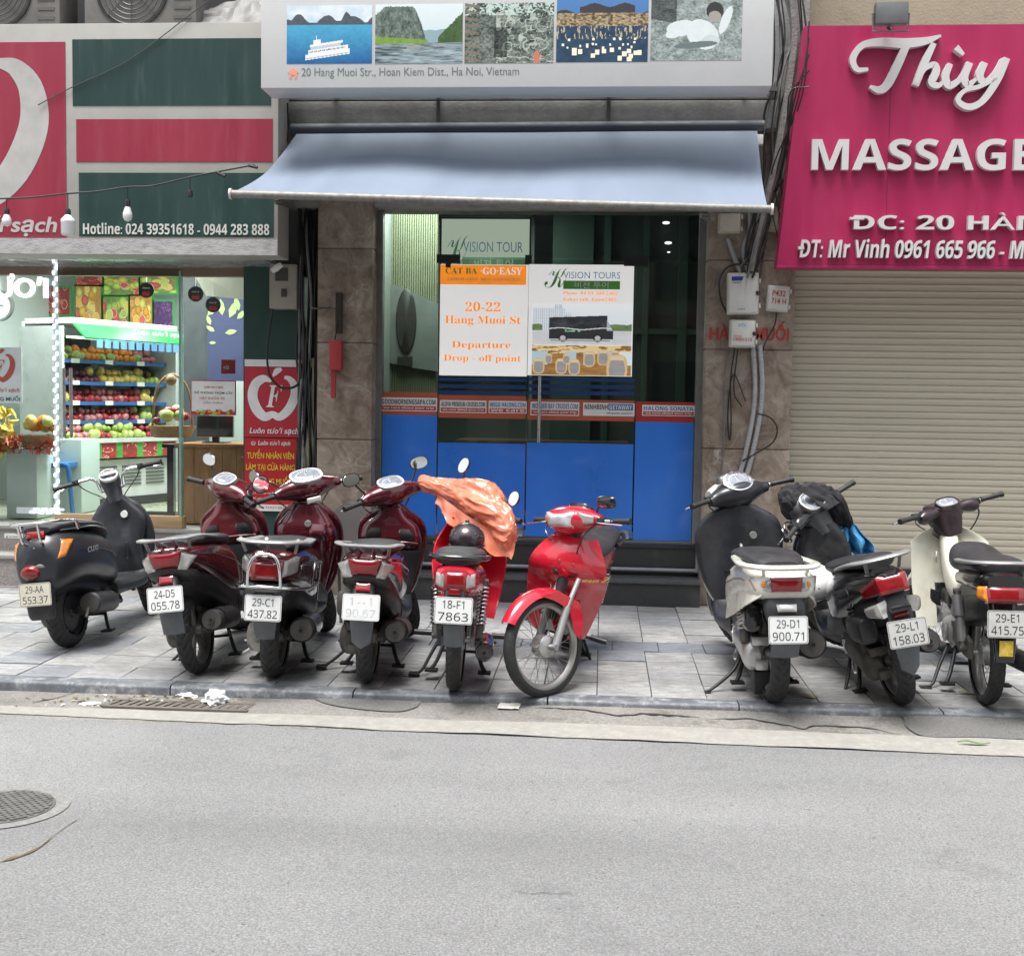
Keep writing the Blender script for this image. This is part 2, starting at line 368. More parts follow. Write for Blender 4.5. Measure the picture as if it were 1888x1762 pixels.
# ------------------------------------------------------------------ ground
ROADZ = -0.07
KY = -2.90                                   # kerb face
def node_ground(name, kind):
    m = bpy.data.materials.new(name); m.use_nodes = True; nt = m.node_tree; nt.nodes.clear(); L = nt.links.new
    out = _n(nt, 'ShaderNodeOutputMaterial'); b = _n(nt, 'ShaderNodeBsdfPrincipled'); L(b.outputs[0], out.inputs[0])
    geo = _n(nt, 'ShaderNodeNewGeometry'); pos = geo.outputs['Position']
    def noise_(sc, det=8, ro=.6, vec=pos, dist=0):
        n = _n(nt, 'ShaderNodeTexNoise'); n.inputs['Scale'].default_value = sc; n.inputs['Detail'].default_value = det; n.inputs['Roughness'].default_value = ro; n.inputs['Distortion'].default_value = dist
        L(vec, n.inputs['Vector']); return n.outputs['Fac']
    def ramp(f, stops):
        r = _n(nt, 'ShaderNodeValToRGB'); e = r.color_ramp.elements
        while len(e) < len(stops): e.new(.5)
        for q, (p, c) in zip(e, stops): q.position = p; q.color = rgba(c if hasattr(c, '__len__') else (c, c, c))
        L(f, r.inputs[0]); return r.outputs[0]
    def mix(a, bb, fac, mode='MIX'):
        x = _n(nt, 'ShaderNodeMix', data_type='RGBA', blend_type=mode)
        for s_, k in ((fac, 'Factor'), (a, 'A'), (bb, 'B')):
            if hasattr(s_, 'links'): L(s_, x.inputs[k])
            else: x.inputs[k].default_value = s_ if k == 'Factor' else rgba(s_)
        return x.outputs['Result']
    if kind == 'asphalt':
        c = ramp(noise_(125, 4, .85), [(.25, (.07, .07, .072)), (.5, (.215, .216, .216)), (.77, (.43, .43, .426))])
        big = ramp(noise_(.55, 6, .6), [(.3, .84), (.7, 1.08)]); c = mix(c, big, 1.0, 'MULTIPLY')
        st = ramp(noise_(2.2, 9, .75), [(.56, 0), (.72, .4)]); c = mix(c, (.085, .085, .087), st)
        sp = ramp(noise_(38, 3, .7), [(.66, 0), (.72, .75)]); c = mix(c, (.055, .055, .058), sp); ln = _n(nt, 'ShaderNodeMapping'); ln.inputs['Scale'].default_value = (.12, 1.1, 1); L(pos, ln.inputs[0]); c = mix(c, ramp(noise_(1.4, 4, .5, ln.outputs[0]), [(.35, .88), (.65, 1.07)]), 1.0, 'MULTIPLY'); c = mix(c, (.06, .06, .062), ramp(noise_(14, 4, .8), [(.70, 0), (.74, .55)]))
        hgt = noise_(150, 4, .85); rough = .82; bs, bd = .75, .006
    elif kind == 'gutter':
        c = ramp(noise_(60, 6, .8), [(.25, (.12, .115, .105)), (.55, (.25, .24, .22)), (.75, (.40, .385, .355))])
        c = mix(c, ramp(noise_(1.7, 7, .7), [(.3, .7), (.7, 1.1)]), 1.0, 'MULTIPLY')
        st = ramp(noise_(5, 8, .7), [(.54, 0), (.66, .85)]); c = mix(c, (.11, .098, .082), st)
        hgt = noise_(60, 8, .8); rough = .9; bs, bd = .8, .008
    elif kind == 'kerb':
        c = ramp(noise_(9, 8, .75), [(.25, (.055, .063, .075)), (.5, (.12, .13, .145)), (.70, (.38, .39, .40))])
        hgt = noise_(25, 8, .8); rough = .5; bs, bd = .5, .006
    elif kind == 'tiles':
        att = _n(nt, 'ShaderNodeAttribute', attribute_name='tint'); fac = att.outputs['Fac']
        mp = _n(nt, 'ShaderNodeMapping'); mp.inputs['Scale'].default_value = (1, 3.2, 1); L(pos, mp.inputs[0])
        c = ramp(noise_(9, 9, .78, mp.outputs[0], 1.2), [(.28, (.125, .128, .132)), (.5, (.285, .288, .29)), (.72, (.49, .49, .488))])
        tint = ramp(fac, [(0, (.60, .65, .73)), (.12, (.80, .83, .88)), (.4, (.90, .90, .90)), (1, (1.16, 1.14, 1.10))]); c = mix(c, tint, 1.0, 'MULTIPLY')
        st = ramp(noise_(1.3, 8, .7), [(.46, 0), (.70, .65)]); c = mix(c, (.12, .116, .11), st); c = mix(c, (.09, .085, .08), ramp(noise_(6, 8, .75), [(.60, 0), (.70, .6)]))
        hgt = noise_(14, 10, .8, mp.outputs[0], 1.5); rough = .6; bs, bd = .55, .01
    L(c, b.inputs['Base Color']); b.inputs['Roughness'].default_value = rough
    bp = _n(nt, 'ShaderNodeBump'); bp.inputs['Strength'].default_value = bs; bp.inputs['Distance'].default_value = bd; L(hgt, bp.inputs['Height']); L(bp.outputs[0], b.inputs['Normal'])
    return m
M_ASPH = node_ground('worn_asphalt', 'asphalt'); M_GUT = node_ground('cracked_concrete', 'gutter'); M_KERB = node_ground('kerb_stone', 'kerb'); M_TILE = node_ground('stone_paving', 'tiles')
JOINT = mat('joint_grit', (.06, .057, .052), .9, var=.3, vs=30)

m = MB(); m.sheet([[(x, y, ROADZ) for x in np.linspace(-40, 40, 9)] for y in np.linspace(-40, KY-.40, 9)]); tag(obj('road', m, M_ASPH, smooth=0), kind='structure')
# gutter: a cracked pale concrete strip that rises a little to the kerb
def gz(x, y): return ROADZ+.002+(.012+.026*min(1, max(0, (x+2)/2.5)))*max(0, (y-(KY-.48))/.48)+.006*noise.noise(Vector((x*2.1, y*5, 3.3)))
m = MB(); m.sheet([[(x, KY-.50+.5*j/8+(.03*noise.noise(Vector((x*1.7, 0, 5)))+.012*noise.noise(Vector((x*8, 0, 5))) if j == 0 else 0), gz(x, KY-.48+.48*j/8)+(-.012 if j == 0 else 0)) for j in range(9)] for x in np.linspace(-9, 9, 220)]); tag(obj('gutter', m, M_GUT), kind='structure')
# kerb stones
m = MB(); x = -8.6; k = 0
while x < 8.6:
    L_ = .98 if k % 2 else 1.02; a, b2 = x+.004, x+L_-.004; k += 1; rows = []
    for xx in np.linspace(a, b2, 14):
        j = .006*noise.noise(Vector((xx*4, 1, 0))); cr = .02*max(0, noise.noise(Vector((xx*5, 7, 0)))-.25)
        rows.append([(xx, KY+.11, -.05), (xx, KY+.11, .001), (xx, KY+.016+j+cr, .0-cr*.3), (xx, KY+.004+j+cr, -.007-cr), (xx, KY+j, -.018-cr*.5), (xx, KY-.004+j*.5, -.09)])
    m.sheet(rows); m.add([rows[0][q] for q in range(6)], [(0, 1, 2, 3, 4, 5)]); m.add([rows[-1][q] for q in range(6)], [(5, 4, 3, 2, 1, 0)]); x += L_
tag(obj('kerb', m, M_KERB, smooth=50), kind='structure')
# pavement: bed and one sheet of stone tiles, each its own slab height and tint
m = MB(); m.box(-9, 9, KY+.11, .9, -.2, -.012); tag(obj('pavement_bed', m, JOINT, smooth=0), kind='structure')
m = MB(); tint = []; P = .287; rng = random.Random(3)
for j in range(-1, 14):
    y1 = KY+.112+P*j; y2 = y1+P
    if y1 < KY+.10: continue
    off = .09 if j == 4 else 0
    for i in range(-32, 33):
        x1 = .10+off+P*i; g = .003; h = rng.uniform(-.002, .002); t1, t2 = rng.uniform(-.002, .002), rng.uniform(-.002, .002)
        band = j == 4 and i > -3
        if j > 5 and rng.random() < .25: g = .0045
        z = [h+t1+t2, h-t1+t2, h-t1-t2, h+t1-t2]; X = [(x1+g, y1+g), (x1+P-g, y1+g), (x1+P-g, y2-g), (x1+g, y2-g)]
        m.add([(p[0], p[1], q) for p, q in zip(X, z)]+[(p[0], p[1], -.02) for p in X], [(0, 1, 2, 3), (0, 4, 5, 1), (1, 5, 6, 2), (2, 6, 7, 3), (3, 7, 4, 0)])
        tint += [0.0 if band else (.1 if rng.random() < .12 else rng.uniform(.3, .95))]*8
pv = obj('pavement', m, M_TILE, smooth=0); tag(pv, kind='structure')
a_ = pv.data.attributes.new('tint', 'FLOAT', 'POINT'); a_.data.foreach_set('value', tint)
# worn cream edge line
LINE = mat('worn_line_paint', (.31, .298, .262), .8, var=.2, vs=30, bump=.5, bs=150, dirt=((.24, .235, .225), 1.0, 11))
p0 = ground(0, 1304, ROADZ); p1 = ground(0, 1318, ROADZ); q0 = ground(1888, 1371, ROADZ); q1 = ground(1888, 1396, ROADZ)
m = MB(); rows = []
for t in np.linspace(-.6, 1.6, 180):
    a = p0.lerp(q0, t); b = p1.lerp(q1, t); e1 = .012*noise.noise(Vector((t*40, 0, 0))); e2 = .012*noise.noise(Vector((t*40, 9, 0)))
    rows.append([(a.x, a.y+e1, ROADZ+.005+max(0, gz(a.x, a.y)-ROADZ if a.y > KY-.5 else 0)), (b.x, b.y+e2, ROADZ+.005+max(0, gz(b.x, b.y)-ROADZ if b.y > KY-.5 else 0))])
m.sheet(rows); tag(obj('road_marking', m, LINE), kind='structure')
# cracks
CRK = mat('crack_dark', (.03, .027, .024), .95, var=.4, vs=20)  # even dark colour for the thin crack strips
def crack(pts, wd, z=ROADZ, seed=0, name='road_crack', mt=None):
    m = MB(); rows = []; q = spline([(p.x, p.y, 0) for p in [ground(a, b, z) for a, b in pts]], 14)
    for i, p in enumerate(q):
        e = .028*noise.noise(Vector((p[0]*15, p[1]*15, seed))); w_ = 1.7*wd*(.3+1.0*abs(noise.noise(Vector((p[0]*13, 2, seed)))))*min(1, 4*min(i, len(q)-1-i)/len(q)+.15)
        zz = max(z, gz(p[0], p[1]) if KY-.5 < p[1] < KY else z)+.004
        rows.append([(p[0], p[1]+e-w_, zz), (p[0], p[1]+e+w_, zz)])
    m.sheet(rows); return tag(obj(name, m, mt or CRK, smooth=0), kind='structure')
crack([(985, 1318), (1070, 1321), (1130, 1330), (1200, 1328), (1290, 1333)], .012, seed=1)
crack([(1300, 1337), (1400, 1338), (1480, 1352), (1500, 1347), (1600, 1352), (1660, 1362)], .011, seed=2)
crack([(1480, 1345), (1490, 1362)], .008, seed=3)
crack([(1415, 1300), (1412, 1338)], .006, seed=4)
crack([(60, 1298), (110, 1290), (150, 1277)], .012, seed=5)
crack([(5, 1297), (45, 1297)], .01, seed=6)
crack([(700, 1318), (760, 1312), (775, 1298)], .008, seed=7)
crack([(0, 1590), (30, 1580), (75, 1562), (100, 1540), (160, 1500)], .024, seed=8, mt=mat('crack_leaves', (.12, .085, .04), .9, var=.6, vs=60))
crack([(940, 1640), (1010, 1648), (1075, 1646)], .0015, seed=9)
# dark patch of fresh asphalt by the gutter, right and middle
PATCH = mat('dark_asphalt_patch', (.14, .137, .13), .88, var=.55, vs=120, bump=.9, bs=120)
def blob(name, pts, mt, z, seed):
    q = spline([(p.x, p.y, 0) for p in [ground(a, b, ROADZ) for a, b in pts+pts[:1]]], 10)[:-1]
    c = q.mean(0); m = MB(); n = len(q); V = [(c[0], c[1], z+gz(c[0], c[1])-ROADZ)]
    for f in (.5, 1.0):
        for p in q:
            e = 1+.12*noise.noise(Vector((p[0]*7, p[1]*7, seed))); x, y = c[0]+(p[0]-c[0])*f*e, c[1]+(p[1]-c[1])*f
            V.append((x, y, z+(gz(x, y)-ROADZ if y > KY-.5 else .003)-(.004 if f == 1 else 0)))
    m.add(V, [(0, 1+i, 1+(i+1) % n) for i in range(n)]+[(1+i, 1+n+i, 1+n+(i+1) % n, 1+(i+1) % n) for i in range(n)])
    return tag(obj(name, m, mt), kind='structure')
blob('asphalt_patch', [(1645, 1326), (1760, 1322), (1990, 1330), (1990, 1372), (1800, 1368), (1690, 1362)], PATCH, ROADZ+.012, 3)
blob('asphalt_patch', [(570, 1285), (680, 1282), (775, 1290), (765, 1316), (700, 1320), (600, 1306)], PATCH, ROADZ+.010, 4)
# manhole cover
c = ground(34, 1490, ROADZ); MH = mat('cast_iron_cover', (.15, .148, .142), .5, .5, var=.3, vs=20, dirt=((.17, .165, .155), .5, 12))
m = MB(); m.lathe([(.0, -.02), (.19, -.02), (.19, .004), (.184, .006), (.0, .006)], (c.x-.06, c.y, ROADZ+.002), 'z', 40)
for i in range(-7, 8):
    for dr in (1, -1):
        h = .178; t = i*.025
        s_ = math.sqrt(max(0, h*h-t*t)); d1 = Vector((.7071, .7071*dr, 0)); d2 = Vector((-.7071*dr, .7071, 0)); a = d2*t-d1*s_; b = d2*t+d1*s_; nn = d2*.007
        m.add([(c.x-.06+p.x, c.y+p.y, ROADZ+.011+(.001 if dr > 0 else 0)) for p in (a-nn, b-nn, b+nn, a+nn)], [(0, 1, 2, 3)])
tag(obj('manhole_cover', m, MH), 'round cast iron manhole cover with a raised grid, in the asphalt', 'manhole cover')
m = MB(); m.lathe([(.2, .0), (.245, .0)], (c.x-.06, c.y, ROADZ+.004), 'z', 40); m.lathe([(.191, .0), (.203, 0)], (c.x-.06, c.y, ROADZ+.0035), 'z', 40)
tag(obj('manhole_surround', m, mat('surround_concrete', (.2, .198, .19), .9, var=.3, vs=40, bump=.6, bs=90)), kind='structure')
# drain grate in the gutter
c0 = ground(205, 1303, ROADZ); c1 = ground(458, 1309, ROADZ); gx0, gx1 = c0.x, c1.x; gy = (c0.y+c1.y)/2; hw = .06
gd = thing('drain_grate', 'rusty iron drain grate with slanted slots in the gutter', 'drain grate', ((gx0+gx1)/2, gy, ROADZ+.01))
m = MB(); m.sheet([[(x, y, ROADZ+.0135) for x in (gx0, gx1)] for y in (gy-hw, gy+hw)]); obj('pit', m, mat('drain_dark', (.012, .011, .01), .9), gd, 0)
RUST = mat('rusty_iron', (.15, .135, .12), .75, .4, var=.3, vs=22, dirt=((.17, .13, .09), .4, 12))
m = MB(); n = 15; p = (gx1-gx0)/n
m.box(gx0-.02, gx1+.02, gy-hw-.02, gy-hw+.012, ROADZ, ROADZ+.022); m.box(gx0-.02, gx1+.02, gy+hw-.012, gy+hw+.02, ROADZ, ROADZ+.022)
for i in range(n+1):
    x = gx0+p*i-.02; m.add([(x+a+sh, y, z) for z in (ROADZ+.005, ROADZ+.020) for (a, y, sh) in ((0, gy-hw, -.02), (.03, gy-hw, -.02), (.03, gy+hw, .02), (0, gy+hw, .02))], [(4, 5, 6, 7), (0, 1, 5, 4), (2, 3, 7, 6), (1, 2, 6, 5), (3, 0, 4, 7)])
obj('grate', m, RUST, gd, 0)
# litter
def crumple(name, c, r, sq, mt, label, cat, seed, flat=1.0):
    m = MB(); bm = bmesh.new(); bmesh.ops.create_icosphere(bm, subdivisions=4, radius=r)
    for q in bm.verts:
        d = q.co.normalized(); f = .72+.5*noise.noise(d*2.2+Vector((seed, 0, 0)))+.28*(1-abs(noise.noise(d*5+Vector((0, seed, 0)))))*.8
        q.co = Vector((d.x*r*f*sq, d.y*r*f, max(-.3*r, d.z*r*f)*flat))
    bm.verts.index_update(); m.add([q.co+Vector(c)+Vector((0, 0, .28*r*flat)) for q in bm.verts], [tuple(q.index for q in f.verts) for f in bm.faces]); bm.free()
    return tag(obj(name, m, mt, smooth=15), label, cat)
c = ground(396, 1302, ROADZ); crumple('plastic_bag', (c.x, c.y, ROADZ+.02), .062, 1.05, mat('white_plastic_film', (.75, .76, .77), .3, var=.15, vs=30), 'crumpled white plastic bag on the end of the drain grate', 'bag', 3.0, .85)
c = ground(345, 1290, ROADZ); crumple('plastic_scrap', (c.x, c.y, gz(c.x, c.y)), .035, 1.6, mat('white_plastic_film', (.75, .76, .77), .3), 'small torn scrap of white plastic behind the drain grate', 'litter', 8.0, .5)
c = ground(168, 1302, ROADZ); crumple('foam_scrap', (c.x, c.y, gz(c.x, c.y)), .03, 1.7, WHT, 'flat white foam scrap beside the drain grate', 'litter', 11.0, .35)
c = ground(938, 1313, ROADZ); z = gz(c.x, c.y)+.008
m = MB(); m.sheet([[(c.x-.055+.11*i/6+.01*j/6, c.y-.07+.15*j/6, z+.006*noise.noise(Vector((i*.7, j*.7, 2)))+(.02*(j > 4)*(i > 3))) for i in range(7)] for j in range(7)], .002)
tag(obj('paper_scrap', m, mat('dirty_paper', (.6, .58, .53), .8, var=.15, vs=30, dirt=((.3, .27, .22), .4, 25))), 'flattened dirty paper square in the gutter', 'litter')
m = MB(); rng = random.Random(5)
for i in range(90):
    a, b = rng.uniform(170, 450), rng.uniform(1284, 1296)
    if i > 70: a, b = rng.uniform(20, 170), rng.uniform(1288, 1302)
    c = ground(a, b, ROADZ+.01); r = rng.uniform(.006, .02); th = rng.uniform(0, 6.28); z = gz(c.x, c.y)+.004; m.m = rng.choice((0, 0, 1, 2))
    d = Vector((math.cos(th), math.sin(th), 0))*r; e = Vector((-math.sin(th), math.cos(th), 0))*r*rng.uniform(.3, .6)
    m.add([(c.x-d.x, c.y-d.y, z), (c.x+e.x, c.y+e.y, z+.008), (c.x+d.x, c.y+d.y, z+.003), (c.x-e.x, c.y-e.y, z+.004)], [(0, 1, 2, 3)])
tag(obj('gutter_debris', m, [mat('dead_leaf', (.16, .10, .05), .8, var=.4), mat('leaf_pale', (.4, .33, .2), .8, var=.3), mat('paper_bits', (.6, .58, .55), .8)], smooth=0), 'dry leaves and paper bits along the kerb by the drain', 'litter', kind='stuff')
for (a, b, col, lb, z) in ((1492, 1286, (.35, .27, .06), 'yellow fallen leaf on the paving in front of the white scooter', .004), (1783, 1278, (.3, .27, .1), 'pale fallen leaf by the rear wheel of the cream motorbike', .004), (1795, 1371, (.1, .22, .04), 'thin green leaf lying on the worn road edge', ROADZ+.02)):
    c = ground(a, b, z); m = MB(); L_ = .045 if b < 1300 else .075; W_ = .022 if b < 1300 else .01
    m.sheet([[(c.x+L_*(i/4-1), c.y+W_*(j-1)*math.sin(math.pi*(i+.3)/8.6), z+.006+.006*math.sin(i*.8)+.004*abs(j-1)) for j in range(3)] for i in range(9)], .001)
    tag(obj('leaf', m, mat('leaf_%d' % a, col, .6, var=.25, vs=40)), lb, 'leaf')
# ------------------------------------------------------------------ facades
def node_marble(name):
    m = bpy.data.materials.new(name); m.use_nodes = True; nt = m.node_tree; nt.nodes.clear(); L = nt.links.new
    out = _n(nt, 'ShaderNodeOutputMaterial'); b = _n(nt, 'ShaderNodeBsdfPrincipled'); L(b.outputs[0], out.inputs[0])
    pos = _n(nt, 'ShaderNodeNewGeometry').outputs['Position']
    n = _n(nt, 'ShaderNodeTexNoise'); n.inputs['Scale'].default_value = 6; n.inputs['Detail'].default_value = 10; n.inputs['Roughness'].default_value = .72; n.inputs['Distortion'].default_value = .9; L(pos, n.inputs['Vector'])
    r = _n(nt, 'ShaderNodeValToRGB'); e = r.color_ramp.elements; e.new(.5); e.new(.6)
    for q, (p, c) in zip(e, [(.3, (.13, .09, .065)), (.46, (.24, .185, .145)), (.58, (.33, .275, .225)), (.74, (.45, .41, .36))]): q.position = p; q.color = rgba(c)
    L(n.outputs['Fac'], r.inputs[0])
    v = _n(nt, 'ShaderNodeTexVoronoi', feature='DISTANCE_TO_EDGE'); v.inputs['Scale'].default_value = 5
    n2 = _n(nt, 'ShaderNodeTexNoise'); n2.inputs['Scale'].default_value = 3; n2.inputs['Detail'].default_value = 6; L(pos, n2.inputs['Vector'])
    ad = _n(nt, 'ShaderNodeMix', data_type='RGBA', blend_type='ADD'); ad.inputs['Factor'].default_value = .6; L(pos, ad.inputs['A']); L(n2.outputs['Color'], ad.inputs['B']); L(ad.outputs['Result'], v.inputs['Vector'])
    vr = _n(nt, 'ShaderNodeMapRange'); vr.inputs['From Max'].default_value = .035; vr.inputs['To Min'].default_value = .55; vr.inputs['To Max'].default_value = 0; L(v.outputs[0], vr.inputs['Value'])
    mk = _n(nt, 'ShaderNodeMapRange'); mk.inputs['From Min'].default_value = .5; mk.inputs['From Max'].default_value = .62; L(n2.outputs['Fac'], mk.inputs['Value'])
    mm = _n(nt, 'ShaderNodeMath', operation='MULTIPLY'); L(vr.outputs[0], mm.inputs[0]); L(mk.outputs[0], mm.inputs[1])
    x = _n(nt, 'ShaderNodeMix', data_type='RGBA'); L(mm.outputs[0], x.inputs['Factor']); L(r.outputs[0], x.inputs['A']); x.inputs['B'].default_value = (.55, .51, .46, 1)
    L(x.outputs['Result'], b.inputs['Base Color']); b.inputs['Roughness'].default_value = .42
    return m
MARB = node_marble('brown_marble')
GRAN = mat('dark_granite', (.035, .036, .037), .38, var=.4, vs=130, dirt=((.1, .098, .09), .35, 6))
GRPK = mat('pink_grey_granite', (.27, .245, .225), .5, var=.55, vs=110)
LEDGE = mat('honed_ledge', (.30, .29, .28), .45, var=.15, vs=20, dirt=((.15, .14, .13), .3, 8))
LEDGD = mat('dark_ledge', (.075, .077, .08), .4, var=.25, vs=30)
CONC = mat('stained_concrete', (.30, .30, .29), .85, var=.2, vs=5, bump=.4, bs=40, dirt=((.11, .105, .095), .55, 4))
PLAS = mat('aged_plaster', (.38, .33, .24), .85, var=.12, vs=4, bump=.3, bs=50, dirt=((.18, .16, .13), .4, 3))
DKW = mat('dark_recess_wall', (.05, .05, .05), .8, var=.25, vs=5)
BLUE = mat('blue_window_film', (.032, .20, .76), .34, var=.10, vs=1.8, dirt=((.09, .24, .66), .3, 3), coat=.25, bump=.25, bs=3, stretch=(1, 1, .5))
BLU2 = mat('blue_stripe_film', (.02, .06, .18), .2)
ORG = mat('orange_red_band', (.46, .10, .055), .35, var=.06, vs=4)
REDB = mat('red_band', (.42, .035, .035), .35, var=.06, vs=4)
GLS = glass('shop_glass', (.80, .87, .84))
WP = mat('white_print', (.78, .78, .77), .4, var=.03)
DKI = mat('dark_print', (.05, .05, .06), .5)
BLI = mat('blue_print', (.06, .16, .4), .5); REI = mat('red_print', (.5, .07, .05), .5)
GRI = mat('green_print', (.12, .42, .07), .5); ORI = mat('orange_print_glow', (.9, .27, .02), .5, emit=.3); LBI = mat('light_blue_print', (.25, .55, .8), .5)  # orange ink carries an added glow of its own, no lamp behind
ALF = mat('grey_aluminium_frame', (.30, .31, .31), .35, .8, var=.12, vs=12)
GY, PY, TOPZ = .32, .12, 7.5
def V2(px, py, Y): p = at(px, py, Y); return p.x, p.z

# --- centre shophouse
pl0, pl1 = at(585, 650, PY).x, at(686, 650, PY).x; pr0, pr1 = at(1300, 650, PY).x, at(1457, 800, PY).x
tb = thing('shophouse', 'shophouse with brown marble pillars behind the blue awning', 'building', ((pl1+pr0)/2, GY+2, 0))
beam0, beam1 = at(940, 240, .0).z, at(940, 150, .0).z
m = MB(); m.box(pl0-.25, pr1+.05, .14, .5, beam1-.9, TOPZ+1.2); obj('upper_wall', m, CONC, tb, 0)
def tiles(name, x0, x1, joints, y0, y1, mt, parent, z1):
    m = MB(); zs = [0.0]+joints+[z1]
    for a, b in zip(zs[:-1], zs[1:]): m.box(x0, x1, y0, y1, a+.004, b-.004, .006)
    m.box(x0+.01, x1-.01, y0+.012, y1-.012, 0, z1); return obj(name, m, mt, parent, 20)
zj = lambda ys, x: sorted(at(x, y, PY).z for y in ys)
tiles('pillar', pl0, pl1, zj((458, 632, 810), 636), PY, GY+.3, MARB, tb, beam0+.1)
tiles('pillar', pr0, pr1, zj((645, 828, 480), 1380), PY, GY+.3, MARB, tb, beam0+.1)
# concrete beam over the awning and dark gap
m = MB(); z0, z1 = at(940, 238, .0).z, at(940, 186, .0).z
m.box(at(520, 210, 0).x, at(1436, 210, 0).x, 0.0, .14, z0, z1, .01); m.box(at(520, 210, 0).x, at(1436, 210, 0).x, .03, .14, z1+.02, z1+.16, .01); obj('concrete_beam', m, CONC, tb, 20)
m = MB()
for px in (808, 1122):
    x = at(px, 210, 0).x; m.box(x-.012, x+.012, -.012, .0, z0-.1, z1+.15)
for px in (600, 795, 1120, 1380):
    x = at(px, 175, -.3).x; m.box(x-.018, x+.018, -.75, .02, z1+.06, z1+.10)
m.box(at(520, 210, 0).x, at(1430, 210, 0).x, -.06, -.03, z1+.05, z1+.08); obj('sign_frame', m, mat('rusty_frame', (.12, .115, .11), .7, .3, var=.3), tb, 0)
# steps
gx0, gx1 = pl1, pr0
zA, zB = at(1180, 1068, .02).z, at(1180, 1002, .27).z
m = MB(); m.box(gx0, gx1, .02, .6, 0, zA-.03); obj('lower_riser', m, GRAN, tb, 0)
m = MB(); m.box(gx0, gx1, 0.0, .30, zA-.03, zA, .006); obj('lower_tread', m, LEDGD, tb, 20)
m = MB(); m.box(gx0, gx1, .27, .6, zA, zB-.03); obj('upper_riser', m, GRAN, tb, 0)
m = MB(); m.box(gx0, gx1, .25, .6, zB-.03, zB, .006); obj('upper_tread', m, mat('dark_threshold', (.03, .032, .036), .35), tb, 20)
m = MB(); zr = at(1180, 1050, .22).z; x2 = at(1286, 1040, .22).x
m.tube([(gx0+.02, .23, zr), (x2, .23, zr)], .016, 10); m.tube([(x2, .23, zr), (x2, .23, zB+.06)], .016, 10); m.tube([(x2, .23, zr-.012), (x2, .23, zr+.02)], .02, 10); m.tube([(x2, .23, zB+.03), (x2, .23, zB+.075)], .021, 10)
tag(obj('grey_pipe', m, mat('grey_conduit', (.30, .31, .33), .45, var=.1)), 'grey conduit running along the dark granite steps and up the glass front', 'pipe')
# --- glass shopfront
top = at(990, 385, GY).z+.25; bot = zB
sf = thing('glass_shopfront', 'glass shopfront with blue film, orange band and double doors', 'shopfront', ((gx0+gx1)/2, GY, bot))
X = lambda px, py=700: at(px, py, GY).x
Z = lambda py, px=990: at(px, py, GY).z
m = MB(); m.box(gx0, gx0+.045, GY-.03, GY+.06, bot, top); m.box(gx1-.05, gx1, GY-.03, GY+.06, bot, top); m.box(gx0+.045, gx1-.05, GY-.02, GY+.06, top-.06, top); m.box(gx0+.045, gx1-.05, GY-.015, GY+.03, bot, bot+.02)
obj('frame', m, ALF, sf, 0)
xs = [gx0+.045, X(808), X(972), X(1172), gx1-.05]
band = [(723, 765), (729, 771), (737, 775), (741, 778)]
dtop = Z(478); m = MB()
for i in (0, 3):
    p = MB(); p.sheet([[(x, GY, z) for x in (xs[i]+.004, xs[i+1]-.004)] for z in (bot+.02, top-.06)]); pane = obj('fixed_pane', p, GLS, sf, 0)
    xm = (760, 890, 1060, 1230)[i]; zb, zt = Z(band[i][1], xm), Z(band[i][0], xm)
    p = MB(); p.box(xs[i]+.006, xs[i+1]-.006, GY-.006, GY-.003, bot+.022, zb); obj('blue_film', p, BLUE, pane, 0)
    p = MB(); p.box(xs[i]+.006, xs[i+1]-.006, GY-.007, GY-.003, zb, zt); obj('band', p, REDB if i == 3 else ORG, pane, 0)
p = MB(); p.sheet([[(x, GY, z) for x in (xs[1]+.004, xs[3]-.004)] for z in (dtop+.01, top-.06)]); obj('transom_pane', p, GLS, sf, 0)
for i in (1, 2):
    p = MB(); p.box(xs[i]+.004, xs[i+1]-.004, GY-.001, GY+.001, bot+.03, dtop-.004); door = obj('door', p, GLS, sf, 0)
    xm = (760, 890, 1060, 1230)[i]; zb, zt = Z(band[i][1], xm), Z(band[i][0], xm); zc = Z(817, xm)
    p = MB(); p.box(xs[i]+.006, xs[i+1]-.006, GY-.006, GY-.003, bot+.032, zc); obj('blue_film', p, BLUE, door, 0)
    p = MB(); p.box(xs[i]+.006, xs[i+1]-.006, GY-.007, GY-.003, zb, zt); obj('band', p, ORG, door, 0)
    p = MB()
    for a, b in ((697, 703), (709, 716), (721, 728)): p.box(xs[i]+.006, xs[i+1]-.006, GY-.005, GY-.003, Z(b, xm), Z(a, xm))
    obj('stripe_film', p, BLU2, door, 0)
    p = MB(); xe = xs[2]-.16 if i == 1 else xs[3]-.17
    p.box(xe, xe+.145, GY-.02, GY+.02, bot+.028, bot+.10, .006); obj('patch_fitting', p, STEEL, door, 20)
    p = MB()
    if i == 1: p.box(xs[1]-.02, xs[1]+.16, GY-.022, GY+.02, dtop-.035, dtop+.03); p.box(xs[1]+.05, xs[1]+.09, GY-.022, GY+.02, dtop-.07, dtop-.035); p.box(xs[2]-.03, xs[2]+.02, GY-.022, GY+.02, dtop-.04, dtop+.03)
    else: p.box(xs[3]-.11, xs[3]+.075, GY-.022, GY+.02, dtop-.05, dtop+.03)
    obj('hinge_patch', p, mat('black_fitting', (.02, .021, .024), .35), door, 0)
p = MB(); hx = X(996); p.tube([(hx, GY-.06, Z(815)), (hx, GY-.06, Z(694))], .013, 10)
for z in (Z(800), Z(706)): p.tube([(hx, GY-.06, z), (hx, GY, z)], .008, 8)
obj('door_handle', p, STEEL, sf)
